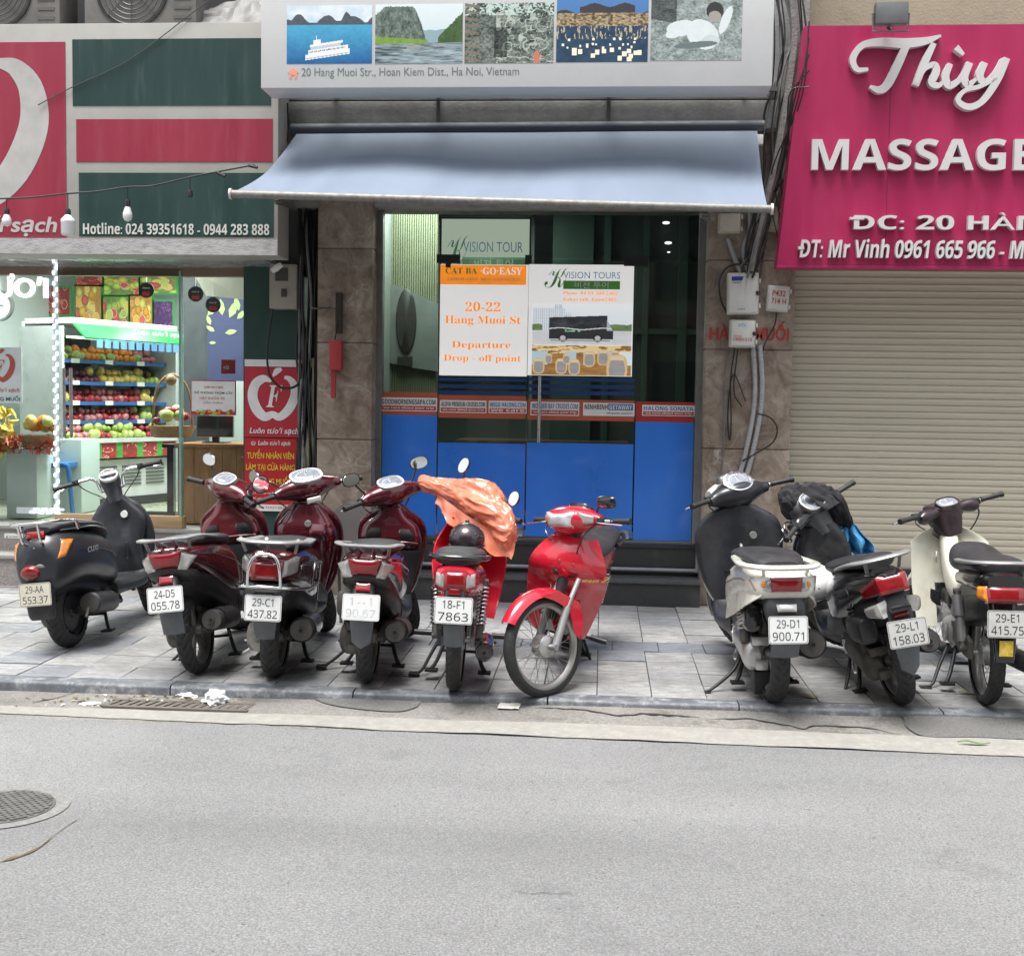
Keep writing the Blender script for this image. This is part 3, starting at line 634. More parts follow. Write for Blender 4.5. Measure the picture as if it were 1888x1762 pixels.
# lettering strips on the band
def strip(px0, px1, py0, py1, tx, sub, dark=None, subc=None, tx2=None):
    x0, x1, z0, z1 = rect(px0, py0, px1, py1, GY-.008); y = GY-.008; s = obj('name_strip', MB().box(x0, x1, y-.002, y, z0, z1), [WP], sf, 0)
    h = z1-z0; w_ = x1-x0; p = MB()
    p.m = 0; letters(p, tx, x0+.03*w_, x1-(.03 if not tx2 else .52)*w_, z0+.5*h, z1-.12*h, y-.0035, 'bold')
    p.m = 1
    if sub: p.box(x0+.02*w_, x1-.02*w_, y-.003, y-.002, z0+.07*h, z0+.4*h); p.m = 2; letters(p, sub, x0+.06*w_, x1-.06*w_, z0+.13*h, z0+.34*h, y-.0045, 'bold')
    if tx2: p.m = 3; p.box(x0+.49*w_, x1-.03*w_, y-.003, y-.002, z0+.45*h, z1-.06*h); p.m = 2; letters(p, tx2, x0+.51*w_, x1-.05*w_, z0+.52*h, z1-.14*h, y-.0045, 'bold'); p.m = 0; letters(p, 'unforgettable experience', x0+.45*w_, x1-.04*w_, z0+.12*h, z0+.32*h, y-.0035)
    obj('lettering', p, [dark or DKI, subc or REI, WP, BLI], s, 0)
strip(701, 806, 733, 758, 'GOODMORNINGSAPA.COM', 'we care about your trip')
strip(811, 897, 738, 761, 'ALOVA PREMIUM CRUISES.COM', 'we care about your trip')
strip(901, 971, 739, 762, 'WEGO HALONG.COM', 'we care', BLI)
strip(978, 1068, 741, 766, 'WONDER BAY CRUISES.COM', 'we care about your trip', BLI)
strip(1075, 1170, 743, 767, 'NINHBINH', None, None, None, 'GETAWAY')
strip(1184, 1281, 747, 767, 'HALONG SONATA', 'we care about your trip', BLI)
# --- interior of the travel office
RW = mat('office_wall', (.16, .18, .165), .7, var=.1, vs=2); RF = mat('office_floor', (.2, .2, .19), .3); DT = mat('dark_teal_glass', (.026, .042, .037), .5)
m = MB(); bx0, bx1, by1 = gx0-.1, gx1+.3, 3.6
m.sheet([[(bx0, GY+.35, z), (bx0, by1, z), (bx1, by1, z), (bx1, GY+.35, z)] for z in (bot-.02, top+.1)]); obj('room_wall', m, RW, tb, 0)
m = MB(); m.sheet([[(x, y, bot-.02) for x in (bx0, bx1)] for y in (GY+.02, by1)]); obj('room_floor', m, RF, tb, 0)
m = MB(); m.sheet([[(x, y, top+.1) for x in (bx0, bx1)] for y in (GY+.02, by1)]); obj('room_ceiling', m, RW, tb, 0)
# slatted side wall with a pale wave panel and dark oval ornament
sy = 1.5; xa, xb = at(697, 550, sy).x, at(806, 550, sy).x
m = MB(); n = 26
for i in range(n):
    x = xa+(xb-xa)*i/n; m.box(x, x+(xb-xa)/n*.62, sy-.02, sy, bot, top)
m.box(xa-.4, xb, sy, sy+.02, bot, top); tag(obj('slatted_wall_panel', m, mat('olive_slats', (.135, .145, .09), .5, var=.1), smooth=0), 'olive slatted wall panel inside the travel office on the left', 'wall panel')
m = MB(); pts = [V2(a, b, sy-.05) for a, b in ((697, 515), (740, 530), (808, 560), (808, 685), (760, 678), (697, 665))]; m.prism(pts, sy-.06, sy-.03)
wpn = obj('wave_panel', m, mat('pale_green_panel', (.11, .125, .115), .5), smooth=0); tag(wpn, 'pale grey panel with a sloping top edge in front of the slatted wall', 'wall panel')
m = MB(); cx, cz = V2(749, 593, sy-.07); rx = at(768, 593, sy).x-at(731, 593, sy).x; rz = at(749, 535, sy).z-at(749, 655, sy).z
m.lathe([(0, 0), (.46, 0), (.5, .012), (.5, .02)], (0, 0, 0), 'y', 32); m.v = [Vector((p.x*rx+cx, p.y+sy-.085, p.z*rz+cz)) for p in m.v]
a_, b_ = V2(733, 655, sy-.08); m.box(a_, a_+.13, sy-.085, sy-.065, b_-.09, b_-.01)
tag(obj('oval_plaque', m, mat('dark_bronze', (.02, .02, .018), .5, .2)), 'dark oval plaque on the pale panel inside the travel office', 'plaque')
# lit name panel
sy2 = 2.2; x0, x1, z0, z1 = rect(815, 405, 976, 500, sy2)
s = obj('office_name_panel', MB().box(x0, x1, sy2-.03, sy2, z0-.35, z1), emitter('lit_panel', (.62, .68, .56), .30), smooth=0); tag(s, 'pale lit name panel on the back wall of the travel office', 'sign')
p = MB(); w_ = x1-x0; h = z1-z0
p.m = 0; letters(p, 'VISION TOUR', x0+.25*w_, x0+.93*w_, z0+.36*h, z0+.56*h, sy2-.034); p.m = 1; letters(p, 'K', x0+.02*w_, x0+.3*w_, z0+.1*h, z0+.68*h, sy2-.035, 'script'); p.box(x0+.24*w_, x0+.97*w_, sy2-.034, sy2-.031, z0-.02*h, z0+.26*h); p.m = 2; letters(p, '비젼 투어', x0+.38*w_, x0+.82*w_, z0+.02*h, z0+.22*h, sy2-.037)
obj('lettering', p, [mat('navy_print', (.05, .10, .2), .5), mat('dark_green_print', (.02, .12, .05), .5), mat('pale_green_print', (.3, .42, .3), .5)], s, 0)
m = MB(); e = .03; m.box(x0-.06, x0-.02, sy2-.04, sy2, bot, z1+.3); m.box(x1+.02, x1+.05, sy2-.04, sy2, bot, z1+.3); m.box(x0-.06, x1+.05, sy2-.04, sy2, z1+.02, z1+.06); m.box(x0-.3, x1+.05, sy2+.01, sy2+.1, z1+.06, top)
tag(obj('panel_surround', m, mat('grey_green_trim', (.11, .13, .12), .5), smooth=0), 'grey green trim around the lit office name panel', 'trim')
# glazed partition on the right
m = MB(); sy3 = 1.7; gm = mat('green_frame', (.035, .065, .05), .5)
for px, wd in ((1055, .36), (1118, .06), (1190, .05), (1258, .08)):
    x = at(px, 560, sy3).x; m.box(x-wd/2, x+wd/2, sy3-.03, sy3+.03, bot, top)
x0, x1 = at(1150, 560, sy3).x, at(1290, 560, sy3).x; zz = at(1200, 612, sy3).z; m.box(x0, x1, sy3-.025, sy3+.025, zz-.02, zz+.03)
pt = obj('glazed_partition', m, gm, smooth=0); tag(pt, 'dark green glazed partition inside the right half of the office', 'partition')
m = MB(); m.box(at(1085, 560, sy3).x, bx1-.02, sy3+.04, sy3+.06, bot, top); obj('dark_glass', m, DT, pt, 0)
lm = MB()
for i, (px, py) in enumerate(((1228, 411), (1232, 448), (1233, 465))):
    c = at(px, py, 1.6); q = MB(); q.ball(c, .032 if i < 2 else .014, 12, 6, sz=.35)
    tag(obj('downlight', q, emitter('downlight_glow', (.9, .95, .9), 1.2 if i < 2 else .3)), ['upper small lit downlight behind the right pane', 'lower small lit downlight behind the right pane', 'faint small downlight below the other two behind the right pane'][i], 'lamp')
# desk seen through the clear strip of the doors
m = MB(); sy4 = 1.3; x0, x1 = at(840, 800, sy4).x, at(1160, 800, sy4).x; zt = at(960, 812, sy4).z
m.box(x0, x1, sy4, sy4+.6, bot, zt, .01); tag(obj('reception_desk', m, mat('desk_wood', (.10, .05, .035), .45), smooth=20), 'brown reception desk behind the glass doors', 'desk')
ld = bpy.data.lights.new('office_lamp', 'AREA'); ld.energy = 30; ld.size = 1.0; ld.color = (.88, 1.0, .9); lo = bpy.data.objects.new('office_lamp', ld); COL.objects.link(lo); lo.location = (at(800, 560, 1.1).x, .95, top-.06)
# --- the two white posters on the doors
PO = GY-.012
x0, x1, z0, z1 = rect(811, 488, 973, 693, PO)
s = obj('departure_poster', MB().box(x0, x1, PO-.004, PO, z0, z1), mat('poster_white_glow', (.9, .9, .89), .5, var=.02, emit=.22), smooth=0); tag(s, 'white poster with orange departure text and an orange header, on the left door', 'poster')  # white sheet glows by itself; glow set in the material, no lamp behind
h = z1-z0; w_ = x1-x0; y = PO-.006; p = MB()
p.m = 1; p.box(x0, x0+.975*w_, y, y+.001, z1-.18*h, z1-.005*h)
p.m = 2; letters(p, 'CAT BA', x0+.06*w_, x0+.42*w_, z1-.085*h, z1-.03*h, y-.001, 'serif'); p.m = 0; letters(p, '·GO·EASY', x0+.46*w_, x0+.93*w_, z1-.09*h, z1-.025*h, y-.001, 'serif')
p.m = 3; letters(p, 'LIMOUSINE BUS SERVICES', x0+.08*w_, x0+.9*w_, z1-.145*h, z1-.12*h, y-.001, 'serif')
p.m = 1
for t, a, b, c, d in (('20-22', .29, .69, .335, .42), ('Hang Muoi St', .06, .92, .46, .55), ('Departure', .14, .81, .69, .765), ('Drop - off point', .05, .93, .81, .885)):
    letters(p, t, x0+a*w_, x0+b*w_, z1-d*h, z1-c*h, y-.0002, 'serif')
obj('lettering', p, [MATS['poster_white_glow'], ORI, GRI, mat('pale_orange_print', (.85, .5, .25), .5)], s, 0)
x0, x1, z0, z1 = rect(974, 488, 1167, 693, PO)
s = obj('tour_poster', MB().box(x0, x1, PO-.004, PO, z0, z1), mat('poster_white_glow', (.9, .9, .89), .5), smooth=0); tag(s, 'white poster with a black coach and tour company name, on the right door', 'poster')
h = z1-z0; w_ = x1-x0; p = MB(); y = PO-.006
p.m = 0; letters(p, 'K', x0+.15*w_, x0+.37*w_, z1-.21*h, z1-.03*h, y, 'script'); p.box(x0+.33*w_, x0+.87*w_, y, y+.001, z1-.22*h, z1-.145*h)
p.m = 1; letters(p, 'VISION TOURS', x0+.33*w_, x0+.87*w_, z1-.125*h, z1-.065*h, y); p.m = 2; letters(p, '비젼 투어', x0+.44*w_, x0+.76*w_, z1-.212*h, z1-.153*h, y-.001)
p.m = 3; letters(p, 'Phone: 84 93 508 2402', x0+.33*w_, x0+.85*w_, z1-.27*h, z1-.24*h, y, 'serif'); letters(p, 'Kakao talk: hanoi2402', x0+.33*w_, x0+.84*w_, z1-.325*h, z1-.295*h, y, 'serif')
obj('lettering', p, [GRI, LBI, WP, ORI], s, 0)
def bus_pic(u, v):
    n = vnoise(u, v, 18, 4); sky_ = np.stack([.72+.2*v, .82+.14*v, .93+.05*v]); c = [sky_[i].copy() for i in range(3)]
    def put(msk, col):
        for i in range(3): c[i] = np.where(msk, col[i], c[i])
    bl = (u < .75) & (v > .35) & (v < .55+.45*np.floor(vnoise(u*7, 0*v, 1.6, 2, 1)*4)/4+.25*(u < .4))
    win = (np.mod(u*46, 1) > .45) & (np.mod(v*26, 1) > .4); put(bl, (.82, .86, .9)); put(bl & win, (.45, .56, .66))
    tr = (v > .33) & (v < .47+.08*n) & ((u < .1) | (u > .78)); put(tr, [.10+.12*n, .16+.16*n, .07+.05*n])
    rd = v <= .36; put(rd, [.62+.14*n, .63+.14*n, .66+.14*n])
    X_ = (u-.17)/.63; body = (X_ > 0) & (X_ < 1+.02*(v < .45)) & (v > .14+.05*X_*0) & (v < .68+.06*X_) & ~((X_ > .93) & (v > .62-(X_-.93)*3)); put(body, (.035, .038, .045))
    gl = body & (v > .44) & (v < .62+.05*X_) & (X_ > .03) & (X_ < .9); put(gl, [.02+.09*n*n, .025+.09*n*n, .03+.1*n*n]); put(body & (X_ > .92) & (v > .35) & (v < .62), (.45, .5, .55))
    put(body & (abs(v-.40-.02*np.sin(X_*9)) < .012), (.75, .8, .78)); put(body & (abs(v-.35) < .03) & (X_ > .25) & (X_ < .5) & (n > .5), (.2, .55, .3))
    for cx in (.31, .66):
        r = ((u-cx)/.045)**2+((v-.17)/.10)**2; put(r < 1, (.02, .02, .02)); put(r < .4, (.55, .55, .56))
    put((v < .12) & (v > .09) & (X_ > .02) & (X_ < .98), (.35, .35, .37)); return c
def seat_pic(u, v):
    n = vnoise(u, v, 14, 9); c = mixc((.55, .30, .09), (.22, .10, .03), n)
    def put(m_, col):
        for i in range(3): c[i] = np.where(m_, col[i], c[i])
    put((v > .72) & (n < .55), (.85, .66, .36)); put((v > .35) & (v < .8) & (((u < .16) | (u > .78)) | ((u > .34) & (u < .45)) | ((u > .52) & (u < .56))), (.5, .66, .72)); put((v > .35) & (v < .8) & (u > .82), (.78, .86, .86))
    for cx, cy, s_ in ((.07, .3, .8), (.30, .3, .8), (.43, .28, .8), (.17, .55, .5), (.35, .55, .5), (.58, .55, .8), (.72, .6, .8), (.84, .65, .6), (.86, .25, 1.4)):
        X_ = (u-cx)/(.075*s_); Y_ = (v-cy)/(.33*s_); b = (abs(X_)**3+abs(Y_)**3 < 1); put(b, (.72, .52, .28)); put(abs(X_*1.35)**3+abs((Y_+.1)*1.3)**3 < 1, [.30+.1*n, .29+.1*n, .29+.1*n]); put((abs(X_) < .65) & (abs(Y_-.72) < .16), (.8, .62, .4))
    return c
GLP = print_mat('poster_print_glow', .5, .4, .22); picture('coach_photo', x0+.04*w_, x1-.01*w_, z0+.28*h, z0+.64*h, y+.0005, bus_pic, 200, 90, s, GLP); picture('seats_photo', x0+.04*w_, x1-.01*w_, z0+.005*h, z0+.275*h, y+.0006, seat_pic, 200, 64, s, GLP)  # poster prints glow from their own colours; nothing behind lights them

# --- top signboard with five photographs
SY = -.80
x0, x1 = at(481, 100, SY).x, at(1425, 100, SY).x; z0 = at(944, 161, SY).z; z1 = z0+.98
s = thing('tour_signboard', 'white lightbox signboard with five travel photographs and a street address, over the awning', 'sign', ((x0+x1)/2, SY, z0))
obj('cabinet', MB().box(x0, x1, SY, SY+.28, z0, z1, .006), mat('sign_white_acrylic', (.60, .60, .60), .35, var=.04, vs=3, dirt=((.45, .44, .42), .2, 3)), s, 20)
obj('cabinet_trim', MB().box(x0-.006, x1+.012, SY+.285, SY+.36, z0+.02, z1-.02), mat('sign_backing', (.3, .3, .3), .6, var=.2), s, 0)
def p_bay(u, v):
    n = vnoise(u, v, 7, 1); n2 = vnoise(u, v, 30, 5)
    c = mixc((.02, .12, .33), (.08, .38, .60), np.clip(v*1.6+.25*n-.1, 0, 1)); c = [a*(.85+.3*n2) for a in c]
    sk = v > .66; s_ = mixc((.50, .66, .78), (.80, .86, .88), np.clip(n*1.6-.2, 0, 1)); hill = .70+.14*np.clip(vnoise(u*1.3, 0*v, 5, 3, 3)*2-.75, 0, 1)+.04*n2*0
    hill = np.maximum(hill, .68+.17*np.exp(-((u-.14)/.09)**2)+.2*np.exp(-((u-.70)/.055)**2)+.12*np.exp(-((u-.8)/.05)**2))
    for i in range(3):
        c[i] = np.where(sk, s_[i], c[i]); c[i] = np.where(sk & (v < hill), (.085, .10, .12)[i]*(.7+.8*n2), c[i])
    sx = (u-.22)/.52; b = lambda a, e, lo, hi, sl=.11: (sx > a) & (sx < e) & (v-sl*sx > lo) & (v-sl*sx < hi)
    for msk, col in ((b(0, 1, .06, .15), (.86, .86, .84)), (b(.06, .96, .15, .22), (.9, .9, .88)), (b(.08, .9, .17, .20) & (np.mod(sx*22, 1) > .4), (.13, .16, .22)), (b(.12, .8, .22, .27), (.55, .6, .64)), (b(.1, .85, .27, .31), (.85, .85, .84)), (b(.18, .34, .3, .38), (.9, .9, .9)), (b(.24, .26, .38, .45), (.9, .9, .9)), (b(.02, .98, .075, .09), (.35, .42, .5))):
        for i in range(3): c[i] = np.where(msk, col[i], c[i])
    return c
def p_karst(u, v):
    n = vnoise(u, v, 9, 11); n2 = .5*vnoise(u, v*.6, 22, 12)+.5*vnoise(u*1.4, v*.5, 61, 15); c = mixc((.55, .68, .74), (.80, .86, .86), np.clip(v+.2*n-.2, 0, 1))
    far = v < .50+.10*vnoise(u, 0*v, 6, 14, 3)
    for i in range(3): c[i] = np.where(far, (.30, .42, .46)[i], c[i])
    r1 = v < np.minimum(.96-.4*np.clip(.12-u, 0, 1)*3, .96-np.clip((u-.42)/.16, 0, 2)**1.6*.55)+.06*(n2-.5); r1 &= u < .62; g = mixc((.03, .06, .04), (.30, .36, .33), np.clip(n2*1.7-.45, 0, 1))
    r2 = (u > .72) & (v < .45+(u-.72)*1.45+.1*(n2-.5)); g2 = mixc((.02, .05, .02), (.12, .2, .08), n2)
    wt = v < .36-.02*np.sin(u*30)*0; wc = mixc((.05, .08, .09), (.42, .52, .55), np.clip(vnoise(u*.6, v*3, 14, 17)*1.8-.5+.3*(u-.3), 0, 1))
    gr = (v > .34) & (v < .46-.1*u) & (u < .6)
    for i in range(3):
        c[i] = np.where(r1, g[i], c[i]); c[i] = np.where(r2, g2[i], c[i]); c[i] = np.where(wt, wc[i], c[i]); c[i] = np.where(gr, (.10+.22*n2, .24+.2*n2, .06)[i], c[i])
        c[i] = np.where((abs(v-.27) < .018) & (u > .36) & (u < .52), (.35, .33, .28)[i], c[i]); c[i] = np.where((abs(v-.31) < .012) & (u > .7) & (u < .82), (.4, .36, .3)[i], c[i])
    return c
def p_roots(u, v):
    n = .45*vnoise(u, v, 14, 21, 4)+.55*vnoise(u, v*.8, 57, 23, 3); d = abs(vnoise(u, v*.8, 8, 22, 2)-.5); d2 = abs(vnoise(u*1.2, v, 14, 25, 2)-.5)
    c = mixc((.02, .035, .03), (.36, .42, .37), np.clip(n*1.8-.55, 0, 1)); rt = ((d < .03) | (d2 < .025)) & (u > .35)
    for i in range(3):
        c[i] = np.where(rt, (.46, .50, .44)[i]*(.7+.6*n), c[i]); c[i] = np.where((v > .8) & (n > .5), (.55, .68, .62)[i], c[i])
        c[i] = np.where((u < .17) & (np.mod(v*9+u*2, 1) > .55), (.22, .19, .14)[i]*(.5+n), c[i]); c[i] = np.where((u > .33) & (u < .48) & (v > .1) & (v < .6), c[i]*.35, c[i])
        c[i] = np.where(((u-.815)/.035)**2+((v-.09)/.12)**2 < 1, (.62, .20, .12)[i], c[i])
    return c
def p_night(u, v):
    n = vnoise(u, v, 16, 31); c = mixc((.05, .13, .34), (.10, .24, .52), v)
    roof = (v > .56) & (v < .78+.10*(abs(u-.55) < .3)+.03*np.sin(u*19)); wall = roof & (v < .76); wc = mixc((.10, .07, .05), (.66, .52, .30), np.clip(vnoise(u*2, v*2.5, 20, 33)*2-.65, 0, 1))
    wat = v <= .56; wa = mixc((.012, .035, .075), (.05, .10, .16), n); rf = wat & (v > .36) & (vnoise(u*3, v*.6, 20, 34) > .58)
    for i in range(3):
        c[i] = np.where(roof, (.06, .055, .06)[i], c[i]); c[i] = np.where(wall, wc[i], c[i]); c[i] = np.where(wat, wa[i], c[i]); c[i] = np.where(rf, (.5, .42, .28)[i], c[i])
    rng = np.random.RandomState(6)
    for k in range(34):
        a, b = rng.rand()*.95+.02, rng.rand()*.33+.03; s_ = .012+.012*(b < .2); q = (abs(u-a) < s_) & (abs(v-b) < s_*1.5)
        for i in range(3): c[i] = np.where(q, (.95, .88, .7)[i], c[i])
    return c
def p_man(u, v):
    n = .5*vnoise(u, v, 18, 41, 4)+.5*vnoise(u, v, 58, 43, 3); c = mixc((.10, .13, .12), (.55, .62, .60), np.clip(n*1.8-.45, 0, 1))
    for i in range(3): c[i] = np.where((u < .28) & (v > .62-.3*(u-.1)), c[i]*.3, c[i])
    def el(cx, cy, rx, ry, a, col):
        ca, sa = math.cos(a), math.sin(a); x = ((u-cx)*ca+(v-cy)*sa)/rx; y = (-(u-cx)*sa+(v-cy)*ca)/ry; q = x*x+y*y < 1
        for i in range(3): c[i] = np.where(q, col[i]*(.88+.2*n), c[i])
    sk = (.74, .80, .80); el(.57, .40, .17, .24, .35, sk); el(.34, .50, .17, .12, .25, sk); el(.25, .42, .07, .09, -.9, sk); el(.82, .62, .05, .22, -.25, sk); el(.66, .30, .1, .09, .1, (.62, .68, .68)); el(.70, .76, .095, .14, 0, (.05, .05, .05)); el(.70, .68, .07, .08, .1, (.40, .36, .33)); el(.50, .24, .24, .05, .12, (.16, .20, .20))
    return c
PRS = print_mat('sign_print', .35)
for nm, a, b, c_, d, fn in (('bay_photo', 529, 686, 10, 118, p_bay), ('karst_photo', 692, 853, 8, 118, p_karst), ('roots_photo', 857, 1021, 6, 117, p_roots), ('night_photo', 1026, 1195, 4, 115, p_night), ('river_photo', 1200, 1368, 1, 112, p_man)):
    r = rect(a, c_, b, d, SY); picture(nm, r[0], r[1], r[2], r[3]+(.03 if c_ < 5 else 0), SY-.002, fn, 150, 104, s, PRS)
r = rect(556, 125, 957, 145, SY); p = MB(); letters(p, '20 Hang Muoi Str., Hoan Kiem Dist., Ha Noi, Vietnam', r[0], r[1], r[2]+.0, r[3], SY-.002)
p.m = 1; r = rect(530, 125, 551, 146, SY); xm = (r[0]+r[1])/2; hh = r[3]-r[2]
p.prism([(r[0], r[2]+.5*hh), (xm, r[3]), (r[1], r[2]+.5*hh), (r[1]-.012, r[2]+.5*hh), (r[1]-.012, r[2]), (xm+.012, r[2]), (xm+.012, r[2]+.3*hh), (xm-.012, r[2]+.3*hh), (xm-.012, r[2]), (r[0]+.012, r[2]), (r[0]+.012, r[2]+.5*hh)], SY-.003, SY-.001)
obj('lettering', p, [mat('grey_print', (.17, .17, .19), .5), mat('salmon_print', (.72, .30, .2), .5)], s, 0)

# --- awning
AY0, AY1 = -.08, -1.12
tl, tr = at(548, 246, AY0), at(1396, 240, AY0); fl, fr = at(437, 352, AY1), at(1414, 380, AY1)
an = thing('awning', 'faded blue fabric awning sloping down over the shopfront', 'awning', ((tl.x+tr.x)/2, AY0, fl.z))
g = []
for i in range(25):
    v = i/24; row = []
    for j in range(81):
        u = j/80; a = tl.lerp(tr, u); b = fl.lerp(fr, u); p = a.lerp(b, v)
        p.z += -.045*math.sin(math.pi*v)*(1+.5*math.cos(u*math.pi*4))+.012*noise.noise(Vector((u*9, v*2, 3)))*math.sin(math.pi*v)
        row.append(p)
    g.append(row)
m = MB(); m.sheet(g, .004)
obj('canopy', m, mat('faded_blue_canvas', (.165, .205, .27), .7, var=.10, vs=1.6, stretch=(1.6, .5, .5), dirt=((.21, .245, .295), .45, 1.6), bump=.15, bs=300), an)
m = MB(); m.tube([fl+Vector((-.04, 0, -.02)), fr+Vector((.03, 0, -.02))], .026, 14); obj('front_bar', m, mat('flaking_bar', (.24, .235, .22), .55, .3, var=.3, vs=30, dirt=((.16, .14, .12), .5, 22)), an)
m = MB(); m.tube([fl+Vector((-.05, 0, -.02)), fl+Vector((-.035, 0, -.02))], .036, 14); obj('bar_end', m, mat('pale_plastic_end', (.6, .56, .52), .6), an); m = MB(); m.tube([fr+Vector((.025, 0, -.02)), fr+Vector((.04, 0, -.02))], .036, 14); obj('bar_end', m, mat('pale_plastic_end', (.6, .56, .52), .6), an)
m = MB(); m.tube([tl+Vector((-.05, .02, .03)), tr+Vector((.05, .02, .03))], .045, 14); obj('roller', m, mat('roller_dark', (.05, .06, .075), .6), an)
m = MB()
for a, b in ((at(535, 374, -.1), fl+Vector((.25, .02, -.06))), (at(1305, 396, -.1), fr+Vector((-.42, .02, -.05)))):
    for dz in (0, -.03): m.tube([a+Vector((0, 0, dz)), b+Vector((0, 0, dz*.5))], .008, 6)
    m.box(a.x-.02, a.x+.02, -.12, -.06, a.z-.04, a.z+.01)
obj('folding_arm', m, ALF, an)

# --- left pillar: red holder on a dark bracket
m = MB(); a = at(626, 577, PY); m.box(a.x-.02, a.x+.025, PY-.05, PY-.005, at(626, 615, PY).z, at(626, 541, PY).z)
br = thing('wall_box', 'narrow red box with a long tail on a dark bracket, on the left marble pillar', 'wall box', (a.x, PY, at(626, 735, PY).z))
obj('bracket', m, mat('dark_rust', (.035, .028, .025), .8, var=.4), br, 0)
m = MB(); r = rect(612, 628, 634, 683, PY); m.box(r[0], r[1], PY-.1, PY-.02, r[2], r[3], .008); r2 = rect(614, 683, 622, 734, PY); m.box(r2[0], r2[1], PY-.07, PY-.04, r2[2], r2[3]); obj('body', m, mat('faded_red_paint', (.36, .035, .04), .45, var=.15), br, 20)
m = MB(); m.tube([at(572, 569, PY-.03), at(620, 571, PY-.04), at(622, 600, PY-.05), at(617, 630, PY-.05)], .007, 6, 4); obj('cord', m, BLK, br)
# ------------------------------------------------------------------ fruit shop on the left
LG = .50
lx0, lx1 = at(-260, 600, LG).x, pl0-.02
gz0 = at(60, 1064, .15).z
ls = thing('fruit_shop', 'fruit shop with a big red and green fascia board and a lit glass front', 'shop building', ((lx0+lx1)/2, LG+2, 0))
zl1, zl2, zl3 = at(40, 1024, .12).z, at(40, 1004, .4).z, at(40, 969, .4).z
m = MB(); m.box(lx0, lx1, .14, .7, 0, zl1-.03); obj('lower_riser', m, GRPK, ls, 0)
m = MB(); m.box(lx0, lx1, .12, .45, zl1-.03, zl1, .006); obj('lower_tread', m, LEDGE, ls, 20)
m = MB(); m.box(lx0, lx1, .42, .7, zl1, zl3-.03); obj('upper_riser', m, GRPK, ls, 0)
m = MB(); m.box(lx0, lx1, .40, .75, zl3-.03, zl3, .006); obj('upper_tread', m, LEDGE, ls, 20)
FL = zl3
CZ = at(200, 500, LG).z
WALLP = mat('shop_wall_paint', (.62, .70, .68), .5, var=.05, vs=2)
m = MB(); by = 4.6; m.sheet([[(lx0, LG+.05, z), (lx0, by, z), (lx1-.1, by, z), (lx1-.1, LG+.3, z)] for z in (FL-.01, CZ+.45)]); obj('room_wall', m, WALLP, ls, 0)
m = MB(); m.sheet([[(x, y, FL-.008) for x in (lx0, lx1-.1)] for y in (LG+.02, by)]); obj('room_floor', m, mat('shop_floor', (.36, .37, .27), .3, var=.1), ls, 0)
m = MB(); m.sheet([[(x, y, CZ+.45) for x in (lx0, lx1-.1)] for y in (LG+.02, by)]); obj('room_ceiling', m, mat('shop_ceiling', (.55, .55, .5), .6), ls, 0)
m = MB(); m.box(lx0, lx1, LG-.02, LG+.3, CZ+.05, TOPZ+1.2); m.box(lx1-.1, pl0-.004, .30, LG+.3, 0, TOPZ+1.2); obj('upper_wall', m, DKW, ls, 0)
m = MB(); m.box(lx0, lx1-.1, LG-.03, LG+.05, at(220, 509, LG).z, CZ+.05); obj('door_head', m, mat('brown_head', (.20, .14, .10), .5), ls, 0)
m = MB(); a = at(107, 950, LG).x; b = at(340, 950, LG).x; m.box(a, b, LG-.06, LG+.05, FL, at(220, 949, LG).z, .004); obj('door_sill', m, mat('pale_wood', (.42, .28, .15), .45, var=.25, vs=8, stretch=(.3, 3, 3)), ls, 20)
m = MB(); m.box(at(-250, 480, .2).x, at(505, 480, .2).x, -.05, LG, CZ+.03, CZ+.06); obj('soffit', m, mat('glossy_soffit', (.34, .37, .36), .15), ls, 0)
# green cladding and right end of the shop
ex0, ex1 = at(449, 600, .36).x, at(556, 600, .36).x
m = MB(); m.box(ex0, ex1, .36, LG+.1, FL-.3, CZ+.06); obj('green_cladding', m, mat('dark_green_cladding', (.022, .062, .052), .4, var=.06), ls, 0)
# glass
sg = thing('shop_glazing', 'clear glass front of the fruit shop with a sliding door', 'shopfront', ((lx0+ex0)/2, LG, FL))
xg = [lx0, at(106, 700, LG).x, at(335, 700, LG).x, ex0]
for nm, i, dy in (('window_pane', 0, 0), ('door', 1, -.03), ('fixed_pane', 2, 0)):
    m = MB(); m.sheet([[(x, LG+dy, z) for x in (xg[i], xg[i+1]-.006)] for z in (FL+.05, CZ+.02)]); obj(nm, m, glass('clear_glass', (.93, .97, .95)), sg, 0)
m = MB()
for x in (xg[1], xg[2]): m.box(x-.008, x+.008, LG-.04, LG+.012, FL+.04, CZ)
obj('glass_edge', m, mat('green_glass_edge', (.25, .42, .38), .2), sg, 0)
m = MB()
for px in (119, 132):
    x = at(px, 740, LG-.07).x; m.tube([(x, LG-.08, at(px, 805, LG).z), (x, LG-.08, at(px, 679, LG).z)], .014, 10)
    for py in (700, 785): m.tube([(x, LG-.08, at(px, py, LG).z), (x, LG-.03, at(px, py, LG).z)], .008, 8)
obj('door_handle', m, STEEL, sg)
